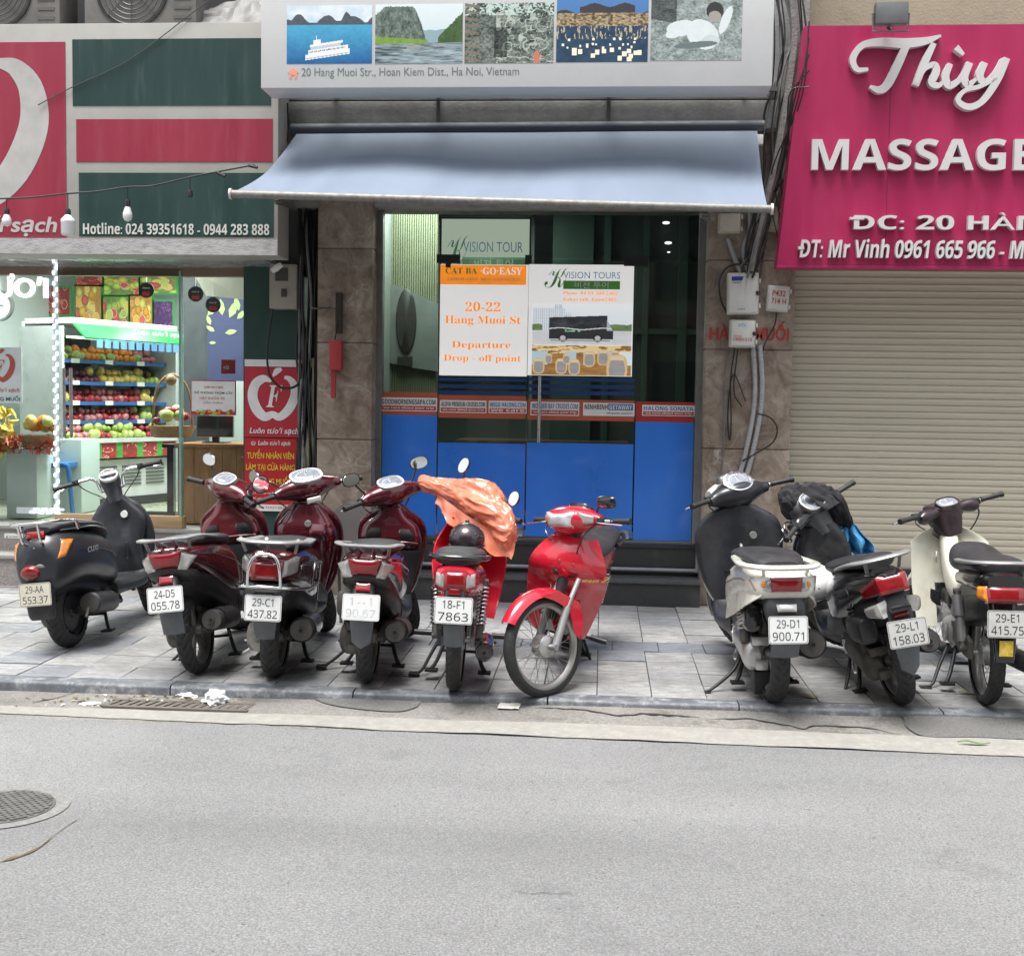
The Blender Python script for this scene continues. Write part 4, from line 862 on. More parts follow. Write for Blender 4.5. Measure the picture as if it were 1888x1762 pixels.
# LED strip and bottom corner
LED = emitter('led_glow', (.82, .88, 1.0), 3.2)
m = MB(); m.m = 1
a, b = at(95, 466, LG-.05), at(108, 948, LG-.05); m.box(a.x+.006, a.x+.046, LG-.042, LG-.038, b.z, a.z); xx0 = at(30, 948, LG-.05).x; m.box(xx0, a.x, LG-.045, LG-.035, b.z, b.z+.05)
m.m = 0; n = 24
for i in range(n):
    z = b.z+.05+(a.z-b.z-.05)*i/n
    m.box(a.x+.006, a.x+.018, LG-.055, LG-.045, z, z+.026); m.box(a.x+.032, a.x+.044, LG-.055, LG-.045, z+.038, z+.064)
for i in range(4): x = xx0+.12+.07*i; m.box(x, x+.04, LG-.055, LG-.045, b.z+.005, b.z+.018); m.box(x+.03, x+.07, LG-.055, LG-.045, b.z+.034, b.z+.046)
tag(obj('led_strip', m, [LED, mat('strip_backing', (.55, .6, .62), .3)], smooth=0), 'bright white LED strip running down the shop window and along its foot', 'light strip')
m = MB(); r = rect(-42, 505, 87, 549, LG-.03); letters(m, 'TƯƠI', r[0], r[1], r[2], r[3], LG-.04, None, 0, .02, .03)
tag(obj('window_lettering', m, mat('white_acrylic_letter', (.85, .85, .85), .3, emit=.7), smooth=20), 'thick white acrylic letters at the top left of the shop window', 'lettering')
# --- emblem: an open apple ring with an F inside
def emblem(mb, cx, cz, s, y, ring=0, fcol=1, th=.002):
    k = mb.m
    pts = [(-.05, .30, .02), (-.22, .36, .085), (-.40, .24, .105), (-.47, -.02, .11), (-.38, -.30, .115), (-.20, -.47, .10), (-.02, -.42, .075), (.14, -.47, .085), (.34, -.30, .10), (.47, -.02, .10), (.46, .22, .085), (.36, .36, .06), (.24, .40, .03)]
    q = spline([(p[0], p[1], p[2]) for p in pts], 6); L_, R2 = [], []
    for i in range(len(q)):
        t = q[min(i+1, len(q)-1)]-q[max(i-1, 0)]; nn = np.array([-t[1], t[0]])/max(1e-6, math.hypot(t[0], t[1])); L_.append(q[i][:2]+nn*q[i][2]); R2.append(q[i][:2]-nn*q[i][2])
    mb.m = k+ring; mb.sheet([[(cx+p[0]*s, y, cz+p[1]*s) for p in (a, b)] for a, b in zip(L_, R2)])
    q = spline([(-.02, .42, .02), (.06, .52, .06), (.18, .58, .03)], 5); mb.sheet([[(cx+p[0]*s-p[2]*s*.5, y, cz+(p[1]+p[2])*s), (cx+p[0]*s+p[2]*s*.5, y, cz+(p[1]-p[2])*s)] for p in q])
    mb.m = k+fcol; letters(mb, 'F', cx-.17*s, cx+.20*s, cz-.26*s, cz+.22*s, y-.0005, 'serif', .25); mb.m = k
# --- fascia board
FY = -.35
fr_ = rect(-230, 48, 512, 467, FY)
fx0, fx1, fz0, fz1 = at(-230, 300, FY).x, at(513, 300, FY).x, at(300, 470, FY).z, at(300, 42, FY).z
fb = thing('fascia_board', 'large cream fascia board with red and green panels, an apple emblem and a hotline number', 'sign', ((fx0+fx1)/2, FY, fz0))
obj('cabinet', MB().box(fx0, fx1, FY, FY+.3, fz0, fz1, .008), mat('cream_board', (.37, .36, .33), .55, var=.08, vs=3, dirt=((.25, .24, .22), .25, 2)), fb, 20)
GRP = mat('green_panel_print', (.017, .048, .044), .45, var=.12, vs=1.5, dirt=((.06, .085, .08), .3, 3), stretch=(3, 3, .4)); RDP = mat('crimson_panel_print', (.30, .026, .054), .45, var=.1, vs=1.5, dirt=((.26, .05, .07), .35, 3), stretch=(3, 3, .4))
def panel(nm, x0p, x1p, y0p, y1p, mt): r = rect(x0p, y0p, x1p, y1p, FY); return obj(nm, MB().box(r[0], r[1], FY-.004, FY-.001, r[2], r[3]), mt, fb, 0), r
panel('green_panel', 134, 500, 72, 195, GRP); panel('red_panel', 141, 503, 220, 299, RDP)
g2, rg = panel('green_panel', 146, 505, 319, 437, GRP); rp, rr = panel('red_panel', -215, 122, 79, 437, RDP)
m = MB(); r = rect(154, 412, 497, 433, FY); letters(m, 'Hotline: 024 39351618 - 0944 283 888', r[0], r[1], r[2], r[3], FY-.010, 'bold', 0, 0, .006); obj('lettering', m, mat('cream_letter', (.62, .62, .58), .4), g2, 0)
m = MB(); cx, cz = at(-66, 225, FY-.006).x, at(-66, 225, FY-.006).z; emblem(m, cx, cz-.02, 1.12, FY-.006, 0, 0)
r = rect(-185, 398, 106, 436, FY); letters(m, 'Luôn tươi sạch', r[0], r[1], r[2], r[3], FY-.008, None, .18, .022, .004); obj('emblem', m, mat('cream_print', (.46, .45, .43), .45), rp, 0)
m = MB(); r = rect(-230, 440, 518, 467, FY); m.box(fx0+.002, fx1-.002, FY-.007, FY-.001, fz0+.002, r[3]); obj('lower_trim', m, mat('peeling_white_paint', (.46, .45, .44), .6, var=.1, vs=8, bump=.5, bs=60, dirt=((.10, .09, .085), .55, 11), stretch=(1, 1, 3)), fb, 0)
# --- things above the fascia
def fan_unit(px, label, wd=.86):
    y0 = -.10; c = at(px, 0, y0); z0 = fz1+.005; t = thing('air_conditioner', label, 'air conditioner', (c.x, y0+.16, z0), 'air conditioner units above the fascia board')
    obj('casing', MB().box(c.x-wd/2, c.x+wd/2, y0, y0+.32, z0, z0+.62, .015), mat('dusty_beige_casing', (.17, .16, .15), .6, var=.15, dirt=((.08, .075, .07), .5, 5)), t, 20)
    m = MB(); cx, cz = c.x-.06, z0+.31; m.lathe([(0, .02), (.24, .02), (.26, -.012), (.275, -.012), (.275, .0)], (cx, y0, cz), 'y', 32); obj('fan_opening', m, mat('fan_dark', (.016, .016, .017), .6), t)
    m = MB()
    for k in range(7): m.lathe([(.035+.035*k, -.004), (.04+.035*k, -.007), (.045+.035*k, -.004)], (cx, y0-.008, cz), 'y', 32)
    for k in range(8): a = k*math.pi/4; m.tube([(cx+.03*math.cos(a), y0-.014, cz+.03*math.sin(a)), (cx+.26*math.cos(a), y0-.014, cz+.26*math.sin(a))], .003, 4)
    obj('fan_grille', m, mat('grille_grey', (.05, .05, .05), .5), t)
    m = MB()
    for k in range(6): m.box(c.x+.26, c.x+wd/2-.04, y0-.006, y0+.002, z0+.1+.07*k, z0+.12+.07*k)
    obj('louvre', m, mat('louvre_grey', (.10, .095, .09), .6), t, 0)
fan_unit(8, 'dusty air conditioner unit above the left end of the fascia board'); fan_unit(258, 'dusty air conditioner unit with a dark round fan above the green panel')
m = MB(); g = []; a, b = at(318, 36, -.2), at(480, 36, -.2)
for i in range(13):
    row = []
    for j in range(31):
        u = j/30; x = a.x+(b.x-a.x)*u; row.append((x, -.12+.32*i/12+.06*noise.noise(Vector((u*7, i*.3, 1))), fz1+.01+.035*i*(.5+u*.5)+.05*noise.noise(Vector((u*5, i*.4, 4)))+.02))
    g.append(row)
m.sheet(g, .004); tag(obj('tarpaulin', m, mat('grey_tarpaulin', (.21, .205, .20), .6, var=.15, bump=.2, bs=30), smooth=25), 'crumpled grey tarpaulin lying above the fascia board beside the signboard', 'tarpaulin')
# --- window stickers, posters
def board(nm, label, cat, x0p, x1p, y0p, y1p, Y, mt, th=.006):
    r = rect(x0p, y0p, x1p, y1p, Y); s = obj(nm, MB().box(r[0], r[1], Y, Y+th, r[2], r[3]), mt, smooth=0); tag(s, label, cat); return s, r
RDB = mat('poster_red', (.50, .022, .028), .4, var=.04); PNK = mat('poster_crimson', (.52, .03, .05), .4, var=.04); YEL = mat('yellow_print', (.85, .62, .04), .5); WPL = mat('white_print_bright', (.82, .82, .8), .45)
def txt(m, t, r, a, b, c, d, y, *k): w_, h = r[1]-r[0], r[3]-r[2]; letters(m, t, r[0]+a*w_, r[0]+b*w_, r[3]-d*h, r[3]-c*h, y, *k)
s, r = board('apple_poster', 'crimson poster with a white apple emblem and slogan, on the green cladding', 'poster', 451, 554, 677, 806, .345, PNK)
m = MB(); w_ = r[1]-r[0]; emblem(m, (r[0]+r[1])/2+.02*w_, r[2]+.60*(r[3]-r[2]), .80*w_, .341, 0, 0); txt(m, 'Luôn tươi sạch', r, .09, .97, .86, .97, .340, None, .2, .02); obj('lettering', m, WPL, s, 0)
m = MB(); q = rect(451, 663, 556, 676, .345); m.box(q[0], q[1], .345, .351, q[2], q[3]); tag(obj('white_strip', m, WP, smooth=0), 'white strip above the crimson apple poster', 'trim')
s, r = board('hiring_poster', 'red poster with yellow hiring text under the apple poster', 'poster', 451, 547, 808, 942, .34, RDB)
m = MB(); y = .336
m.m = 0; txt(m, 'Luôn tươi sạch', r, .26, .88, .03, .11, y, None, .2, .015); emblem(m, r[0]+.17*(r[1]-r[0]), r[2]+.93*(r[3]-r[2]), .03, y, 0, 0)
txt(m, 'Vị trí : Thu ngân - Đóng gói', r, .05, .97, .735, .775, y); txt(m, 'Thời gian làm việc : ca', r, .05, .9, .81, .85, y)
m.m = 1; txt(m, 'TUYỂN NHÂN VIÊN', r, .05, .95, .15, .28, y, None, 0, .012); txt(m, 'LÀM TẠI CỬA HÀNG', r, .03, .97, .33, .46, y, None, 0, .012); txt(m, '22 HÀNG MUỐI', r, .14, .86, .51, .63, y, None, 0, .012)
m.m = 0; m.box(r[0], r[1], y-.001, y, r[2], r[2]+.09*(r[3]-r[2])); m.m = 2; txt(m, 'LUÔN TƯƠI SẠCH', r, .15, .85, .925, .975, y-.002, None, 0, .01)
obj('lettering', m, [WPL, YEL, REI], s, 0)
s, r = board('warning_sign', 'white framed notice warning about theft, hung on the glass above the monitor', 'notice', 352, 435, 701, 765, LG-.02, mat('red_frame', (.5, .05, .05), .4))
m = MB(); y = LG-.024; w_, h = r[1]-r[0], r[3]-r[2]; m.m = 0; m.box(r[0]+.02*w_, r[1]-.02*w_, y, y+.002, r[2]+.1*h, r[3]-.03*h)
m.m = 1; txt(m, 'Luôn tươi sạch', r, .3, .72, .15, .25, y-.002, None, .15, .01); txt(m, 'HÃY KHÓA XE', r, .2, .76, .46, .56, y-.002); txt(m, 'CẨN THẬN!', r, .28, .72, .59, .69, y-.002); m.m = 2; txt(m, 'ĐỀ PHÒNG TRỘM CẮP', r, .08, .93, .30, .41, y-.002, None, 0, .01)
m.m = 3; rng = random.Random(4)
for k in range(22):
    m.m = 3+k % 3; cx, cz, rd = r[0]+w_*(.12+.84*rng.random()), r[2]+h*(.03+.1*rng.random()), .012+.008*rng.random(); m.lathe([(0, -.001), (rd, -.001)], (cx, y-.001-.0002*k, cz), 'y', 10)
obj('lettering', m, [WPL, REI, DKI, mat('fruit_red', (.5, .04, .05), .4), mat('fruit_green', (.35, .5, .08), .4), mat('fruit_orange', (.8, .3, .04), .4)], s, 0)
s, r = board('window_sticker', 'white window poster with a red apple emblem at the left edge of the shop', 'poster', -42, 40, 640, 743, LG-.02, mat('pale_poster', (.66, .72, .72), .4))
m = MB(); w_ = r[1]-r[0]; emblem(m, (r[0]+r[1])/2, r[2]+.66*(r[3]-r[2]), .62*w_, LG-.023, 0, 0); txt(m, 'Luôn tươi sạch', r, .08, .95, .72, .82, LG-.023, None, .2, .01); m.m = 1; txt(m, '22 HÀNG MUỐI', r, .05, .96, .85, .96, LG-.023, None, 0, .015); obj('lettering', m, [mat('brick_red_print', (.45, .09, .07), .5), mat('dark_green_ink', (.02, .16, .12), .5)], s, 0)
s, r = board('phone_sticker', 'small white phone number sticker on the granite riser', 'sticker', 8, 42, 983, 992, .418, WPL, .002)
m = MB(); txt(m, '☎ 0979663173', r, .06, .95, .45, .9, .416); obj('lettering', m, DKI, s, 0)
# --- inside the shop
def fruit_pic(kind, seed):
    def f(u, v):
        rng = np.random.RandomState(seed); bgc = {'grape': (.10, .04, .14), 'citrus': (.62, .32, .08), 'mixed': (.25, .32, .10), 'apple': (.40, .06, .06)}[kind]; n = vnoise(u, v, 12, seed)
        c = [bgc[i]*(.6+.6*n) for i in range(3)]; pal = {'grape': [(.16, .07, .25), (.25, .10, .30), (.10, .05, .18)], 'citrus': [(.85, .42, .06), (.9, .6, .1), (.72, .18, .14), (.85, .75, .2)], 'mixed': [(.55, .72, .15), (.8, .65, .12), (.7, .12, .12), (.4, .6, .12)], 'apple': [(.62, .09, .08), (.7, .25, .15), (.5, .05, .05)]}[kind]
        for k in range(46 if kind == 'grape' else 20):
            a, b, rd = rng.rand(), rng.rand(), (.07 if kind == 'grape' else .16)*(.7+.6*rng.rand()); d = np.sqrt(((u-a)*1.25)**2+(v-b)**2)/rd; q = d < 1; col = pal[rng.randint(len(pal))]; sh = 1.1-.5*d*d
            cut = kind != 'grape' and rng.rand() < .35
            for i in range(3):
                c[i] = np.where(q, col[i]*sh, c[i])
                if cut: c[i] = np.where((d < .9) & (d > .8), (.92, .8, .6)[i], c[i]); c[i] = np.where((d < .78) & (np.abs(np.sin(np.arctan2(v-b, u-a)*4)) > .25), (col[0]*1.1, col[1]*.9, col[2])[i], c[i])
        return c
    return f
def fpic(px0, px1, py0, py1, Y, kind, seed, label):
    r = rect(px0, py0, px1, py1, Y); o = picture('fruit_picture', r[0], r[1], r[2], r[3], Y, fruit_pic(kind, seed), 64, 64); tag(o, label, 'picture', 'fruit pictures on the shop wall')
    m = MB(); e = .02; m.box(r[0]-e, r[1]+e, Y+.004, Y+.02, r[2]-e, r[3]+e); q = obj('frame', m, mat('leaf_green_trim', (.05, .36, .08), .4), None, 0); q.parent = o; q.matrix_parent_inverse = Matrix.Translation(-o.location)
WY = 3.9
for a in ((140, 186, 528, 588, 'citrus', 1, 'picture of oranges and cut grapefruit on the shop wall'), (190, 236, 548, 600, 'mixed', 2, 'picture of mixed green fruit beside the cut grapefruit picture'), (240, 280, 546, 600, 'citrus', 3, 'picture of pink citrus above the green canopy'), (284, 318, 556, 604, 'grape', 4, 'picture of dark grapes near the door post'), (140, 188, 510, 525, 'apple', 5, 'narrow picture of red fruit under the shop ceiling'), (192, 255, 510, 543, 'mixed', 6, 'picture of green grapes under the shop ceiling'), (259, 325, 510, 540, 'mixed', 7, 'picture of yellow green fruit above the grapes picture'),
          (42, 84, 545, 580, 'grape', 8, 'picture of purple plums behind the window letters'), (88, 128, 530, 580, 'apple', 9, 'picture of red fruit behind the LED strip'), (14, 38, 552, 582, 'citrus', 10, 'picture of oranges at the far left of the shop')): fpic(a[0], a[1], a[2], a[3], WY, *a[4:])
# open fridge, set at an angle
FA, FB = at(134, 770, 1.75), at(324, 770, 3.0); fd = Vector((FB.x-FA.x, FB.y-FA.y, 0)); FLN = fd.length; fd.normalize(); fn = Vector((-fd.y, fd.x, 0))
FT = Matrix(((fd.x, fn.x, 0, FA.x), (fd.y, fn.y, 0, FA.y), (0, 0, 1, 0), (0, 0, 0, 1)))
zz = lambda py: at(140, py, 1.75).z
fz = thing('open_fridge', 'open display fridge with four fruit shelves and a green canopy', 'fridge', (FA.x, FA.y, FL))
def fpart(nm, build, mt, sm=0): m = MB(); m.T = FT; build(m); return obj(nm, m, mt, fz, sm)
shz = [zz(662), zz(703), zz(741), zz(777)]; dz = zz(808)
fpart('back_panel', lambda m: m.box(0, FLN, .62, .66, FL, zz(590)), mat('fridge_back', (.62, .68, .68), .4))
fpart('end_panel', lambda m: (m.box(-.03, 0, .1, .66, FL, zz(600)), m.box(FLN, FLN+.03, .0, .66, FL, zz(600))), mat('fridge_end', (.42, .45, .44), .3))
for i, z in enumerate(shz): sh = fpart('shelf', lambda m: m.box(0, FLN, .14+.05*i*0, .62, z-.014, z-.002), mat('glass_shelf', (.5, .6, .6), .25)); mm = MB(); mm.T = FT; mm.box(0, FLN, .125, .14, z-.03, z+.004); obj('shelf_edge', mm, mat('blue_price_rail', (.03, .12, .35), .4), sh, 0); mm = MB(); mm.T = FT; [mm.box(.1+.42*k, .2+.42*k, .118, .125, z-.03, z+.012) for k in range(4)]; obj('price_card', mm, WP, sh, 0)
fpart('lower_deck', lambda m: m.box(0, FLN, -.02, .62, dz-.05, dz-.01), mat('fridge_white', (.6, .62, .6), .4))
fpart('base', lambda m: m.box(0, FLN, .06, .6, FL+.08, zz(852)), mat('fridge_white', (.6, .62, .6), .4))
fpart('vent', lambda m: [m.box(.35+.32*j, .6+.32*j, .05, .058, zz(902)+.035*k, zz(902)+.035*k+.014) for j in range(4) for k in range(6)], mat('vent_dark', (.1, .105, .1), .5))
fpart('plinth', lambda m: m.box(0, FLN, .05, .6, FL, FL+.08), BLK)
m = MB(); m.T = FT; ca = zz(595); cb = zz(622); m.prism([(0, 0), (1, 0)], 0, 1) if 0 else None
m.sheet([[(x, .10-.30*t*0-.25*(1-t)*0, cb+(ca-cb)*t) if 0 else (x, -.18+.16*t, cb+(ca-cb)*t) for x in (0, FLN)] for t in (0, .5, 1)], .02); can = obj('canopy', m, mat('bright_green_canopy', (.02, .30, .05), .35, var=.2, vs=3), fz, 0)
m = MB(); m.T = FT; letters(m, 'Luôn tươi sạch', .55, 1.25, cb+.05, ca-.03, -.21, None, .18, .03); obj('lettering', m, WPL, can, 0)
fpart('canopy_top', lambda m: m.box(0, FLN, -.02, .62, ca, ca+.05), mat('fridge_white', (.6, .62, .6), .4))
fpart('lamp_tube', lambda m: m.box(.05, FLN-.05, .1, .13, cb, cb+.02), emitter('fridge_tube', (.95, 1, .97), 1.6))
fpart('price_tag', lambda m: [m.box(.12+.1*k, .19+.1*k, -.19, -.185, cb-.09, cb-.01) for k in range(int(FLN*9))], mat('blue_tag', (.12, .3, .55), .4))
def deck_pic(u, v):
    c = fruit_pic('apple', 31)(u*2 % 1, v); q = np.mod(u*5, 1) < .3
    return [np.where(q, (.10, .42, .08)[i]*(.6+.6*vnoise(u, v, 20, 3)), c[i]*.9) for i in range(3)]
dp = picture('deck_print', 0, FLN, zz(848), dz-.05, .0, deck_pic, 120, 24, fz); dp.data.transform(FT)
# fruit: every piece an object
def fruit_mesh(nm, r, mt, squash=.92, dent=.12): m = MB(); m.ball((0, 0, r*squash), r, 14, 9, sz=squash, fn=lambda p: p*(1-dent*math.exp(-((p.x**2+p.y**2)/(r*r))*6)*(p.z > 0)) if dent else p); return data(nm, m, mt, 60)
fm = lambda n_, c, v=.25: mat(n_, c, .3, var=v, vs=18, coat=.2)
KIND = {'apple': fruit_mesh('apple', .042, fm('apple_skin', (.38, .03, .04), .5)), 'green_apple': fruit_mesh('green_apple', .042, fm('green_apple_skin', (.38, .5, .09))), 'orange': fruit_mesh('orange', .046, fm('orange_skin', (.8, .28, .03)), 1.0, .03), 'yellow_pear': fruit_mesh('yellow_pear', .044, fm('pear_skin', (.68, .52, .14)), 1.15, 0), 'guava': fruit_mesh('guava', .05, fm('guava_skin', (.45, .55, .16)), 1.0, .05), 'plum': fruit_mesh('plum', .032, fm('plum_skin', (.22, .03, .06), .5)), 'mango': fruit_mesh('mango', .05, fm('mango_skin', (.62, .42, .08)), .8, 0), 'pink_apple': fruit_mesh('pink_apple', .043, fm('pink_apple_skin', (.58, .20, .20), .5))}
rng = random.Random(12)
def lay(kinds, x0, x1, z, rows, y0, group, labels):
    x = x0; k = 0
    while x < x1:
        kd = kinds[min(len(kinds)-1, int((x-x0)/(x1-x0)*len(kinds)))]
        k0 = kd
        for rw in range(rows):
            kd = rng.choice(kinds) if rng.random() < .22 else k0
            o = bpy.data.objects.new(kd, KIND[kd]); COL.objects.link(o); zz_ = z+.062*(rw >= 2)+.0*rw
            o.location = FT @ Vector((x+rng.uniform(-.01, .01)+(.037 if rw % 2 else 0), y0+.085*rw-(.085 if rw >= 2 else 0), zz_)); o.rotation_euler = (rng.uniform(-.5, .5), rng.uniform(-.5, .5), rng.uniform(0, 6)); s = rng.uniform(.68, 1.0); o.scale = (s, s*rng.uniform(.92, 1.08), s)
            tag(o, labels[kd], kd.replace('_', ' '), group)
        x += .074 if kd != 'plum' else .062
SHN = ['the top fridge shelf', 'the second fridge shelf', 'the third fridge shelf', 'the fourth fridge shelf', 'the open lower deck of the fridge']
for i, (ks, zv) in enumerate(((['guava', 'orange', 'orange', 'orange', 'pink_apple'], shz[0]), (['plum', 'plum', 'mango', 'yellow_pear', 'green_apple'], shz[1]), (['apple', 'apple', 'pink_apple', 'apple', 'yellow_pear'], shz[2]), (['apple', 'pink_apple', 'apple', 'pink_apple', 'guava'], shz[3]), (['pink_apple', 'guava', 'green_apple', 'guava', 'apple', 'yellow_pear'], dz-.01))):
    lay(ks, .05, FLN-.05, zv, 3, .2 if i < 4 else .06, 'fruit on '+SHN[i], {k: k.replace('_', ' ')+' among the '+k.replace('_', ' ')+' rows on '+SHN[i] for k in ks})
# glass door cooler at the left
cy = 2.3; r = rect(50, 626, 132, 768, cy)
cl = thing('glass_cooler', 'black framed glass cooler full of fruit behind the LED strip', 'cooler', ((r[0]+r[1])/2, cy, FL))
m = MB(); m.box(r[0], r[1], cy+.45, cy+.5, FL, r[3]); m.box(r[0], r[0]+.02, cy, cy+.45, FL, r[3]); m.box(r[1]-.02, r[1], cy, cy+.45, FL, r[3]); m.box(r[0], r[1], cy, cy+.45, r[3], r[3]+.03); m.box(r[0], r[1], cy, cy+.45, FL, r[2]-.05); obj('cabinet', m, mat('cooler_black', (.04, .045, .045), .35), cl, 0)
m = MB(); hz = r[3]-.16; m.m = 0; m.box(r[0]+.02, r[1]-.02, cy-.01, cy, hz, r[3]); m.m = 1; m.box(r[0]+.02, r[1]-.02, cy-.013, cy-.01, hz+.10, hz+.125); m.m = 2; m.box(r[0]+.05, r[1]-.05, cy-.013, cy-.01, hz+.01, hz+.085); m.m = 3; letters(m, 'Luôn An Tâm', r[0]+.07, r[1]-.07, hz+.03, hz+.07, cy-.016); obj('header', m, [mat('cooler_green', (.03, .10, .08), .4), REI, WP, DKI], cl, 0)
shc = [r[2]+(hz-r[2])*t for t in (0, .26, .52, .77)]
for z in shc: obj('shelf', MB().box(r[0]+.02, r[1]-.02, cy+.03, cy+.45, z-.012, z), mat('glass_shelf', (.5, .6, .6), .25), cl, 0)
for i, (z, kd) in enumerate(zip(shc, ('plum', 'apple', 'pink_apple', 'pink_apple'))):
    x = r[0]+.06
    while x < r[1]-.05:
        for q in (0, 1):
            o = bpy.data.objects.new(kd, KIND[kd]); COL.objects.link(o); o.location = (x+rng.uniform(-.01, .01), cy+.08+.08*q, z+.07*q*.0); o.rotation_euler = (rng.uniform(-.5, .5), rng.uniform(-.5, .5), 0)
            tag(o, kd.replace('_', ' ')+' on '+['the bottom shelf', 'the lower middle shelf', 'the upper middle shelf', 'the top shelf'][i]+' of the black framed cooler', kd.replace('_', ' '), 'fruit in the glass cooler')
        x += .085
m = MB(); m.box(at(84, 700, cy).x-.1, at(84, 700, cy).x+.05, cy-.02, cy-.012, at(84, 718, cy).z, at(84, 700, cy).z); tag(obj('price_sign', m, mat('blue_card', (.05, .12, .45), .4), smooth=0), 'small blue price card on the front of the glass cooler', 'price card')
# white column with red frill and basket
cyy = .95; r = rect(12, 828, 68, 952, cyy)
dc = thing('display_column', 'pale display column with a red paper frill, inside the shop window', 'display stand', ((r[0]+r[1])/2, cyy, FL))
obj('column', MB().box(r[0], r[1], cyy, cyy+.32, FL, r[3], .004), mat('pale_mint_board', (.52, .62, .60), .4, var=.04), dc, 20)
m = MB(); rng2 = random.Random(2); zf = r[3]
for k in range(260):
    x = rng2.uniform(r[0]-.12, r[1]+.14); y = cyy+rng2.uniform(-.06, .2); z = zf+rng2.uniform(-.03, .09); d = Vector((rng2.uniform(-1, 1), rng2.uniform(-1, .3), rng2.uniform(-.6, .6))).normalized()*.05; e = d.cross(Vector((0, .3, 1))).normalized()*.012; p = Vector((x, y, z)); m.add([p-d-e, p-d+e, p+d+e*.5, p+d-e*.5], [(0, 1, 2, 3)])
obj('frill', m, mat('red_orange_tissue', (.62, .12, .08), .6, var=.3, vs=20), dc, 0)
def basket(c, rad, label, seed, high=False):
    t = thing('fruit_basket', label, 'fruit basket', c); rg = random.Random(seed); m = MB(); m.lathe([(0, 0), (rad*.8, 0), (rad, .1), (rad*.97, .1), (rad*.78, .01)], c, 'z', 20); obj('bowl', m, mat('wicker', (.30, .20, .10), .7, var=.4, vs=40, bump=.5, bs=90), t)
    for k in range(15):
        kd = rg.choice(list(KIND)); a = rg.uniform(0, 6.28); d = rad*.75*rg.random()**.5; q = bpy.data.objects.new('fruit', KIND[kd]); COL.objects.link(q); q.parent = t; q.location = (d*math.cos(a), d*math.sin(a), .08+.12*(1-d/rad)+.02*rg.random()); s = rg.uniform(.9, 1.2); q.scale = (s, s, s)
    if high: m = MB(); m.tube([(c[0]-rad*.9, c[1], c[2]+.1), (c[0]-rad*.7, c[1], c[2]+.42), (c[0], c[1], c[2]+.55), (c[0]+rad*.7, c[1], c[2]+.42), (c[0]+rad*.9, c[1], c[2]+.1)], .012, 8, 5); m.ball((c[0], c[1]-.03, c[2]+.5), .05, 8, 6); obj('handle', m, mat('wicker', (.3, .2, .1), .7), t)
basket(((r[0]+r[1])/2+.12, cyy+.1, zf+.02), .17, 'fruit basket on the red frill of the display column', 4)
c = at(318, 806, 1.25); basket((c.x, c.y, c.z), .2, 'fruit basket with a tall handle at the end of the wooden counter', 9, True)
m = MB(); rng2 = random.Random(8); c0 = at(-5, 800, 1.0)
for k in range(140):
    p = c0+Vector((rng2.uniform(-.15, .12), rng2.uniform(-.1, .1), rng2.uniform(-.2, .22))); d = Vector((rng2.uniform(-1, 1), rng2.uniform(-1, 1), rng2.uniform(-1, 1))).normalized()*.05; e = d.cross(Vector((1, .3, .2))).normalized()*.018; m.add([p-d-e, p-d+e, p+d+e, p+d-e], [(0, 1, 2, 3)])
tag(obj('yellow_wrap', m, mat('yellow_tissue', (.72, .58, .12), .6, var=.25, vs=20), smooth=0), 'yellow tissue wrapped gift at the left edge of the shop window', 'gift wrap')
# wooden counter, monitor, sliding side
cy2 = .85; r = rect(332, 818, 462, 966, cy2)
ct = thing('wooden_counter', 'knotty pine counter inside the shop by the red posters', 'counter', ((r[0]+r[1])/2, cy2, FL))
PINE = mat('knotty_pine', (.34, .165, .06), .5, var=.35, vs=5, stretch=(3, 3, .5), dirt=((.10, .045, .015), .12, 6))
m = MB(); n = 5
for k in range(n): a = r[0]+(r[1]-r[0])*k/n; m.box(a+.002, a+(r[1]-r[0])/n-.002, cy2, cy2+.02, FL, r[3]-.03)
m.box(r[0]-.02, r[0], cy2, cy2+.5, FL, r[3]-.03); m.box(r[0]+.004, r[1]-.004, cy2+.008, cy2+.5, FL, r[3]-.04); obj('front_boards', m, PINE, ct, 0)
obj('top', MB().box(r[0]-.04, r[1], cy2-.03, cy2+.55, r[3]-.03, r[3], .005), PINE, ct, 20)
q = rect(362, 766, 430, 806, cy2+.15); mo = thing('monitor', 'black computer monitor seen from behind on the wooden counter', 'monitor', ((q[0]+q[1])/2, cy2+.18, r[3]))
obj('shell', MB().box(q[0], q[1], cy2+.15, cy2+.19, q[2], q[3], .012), BLK, mo, 20); cx = (q[0]+q[1])/2
m = MB(); m.box(cx-.03, cx+.03, cy2+.17, cy2+.2, r[3]+.01, q[2]+.08); obj('neck', m, BLK, mo, 0); obj('foot', MB().box(cx-.1, cx+.1, cy2+.1, cy2+.28, r[3], r[3]+.012, .004), BLK, mo, 20)
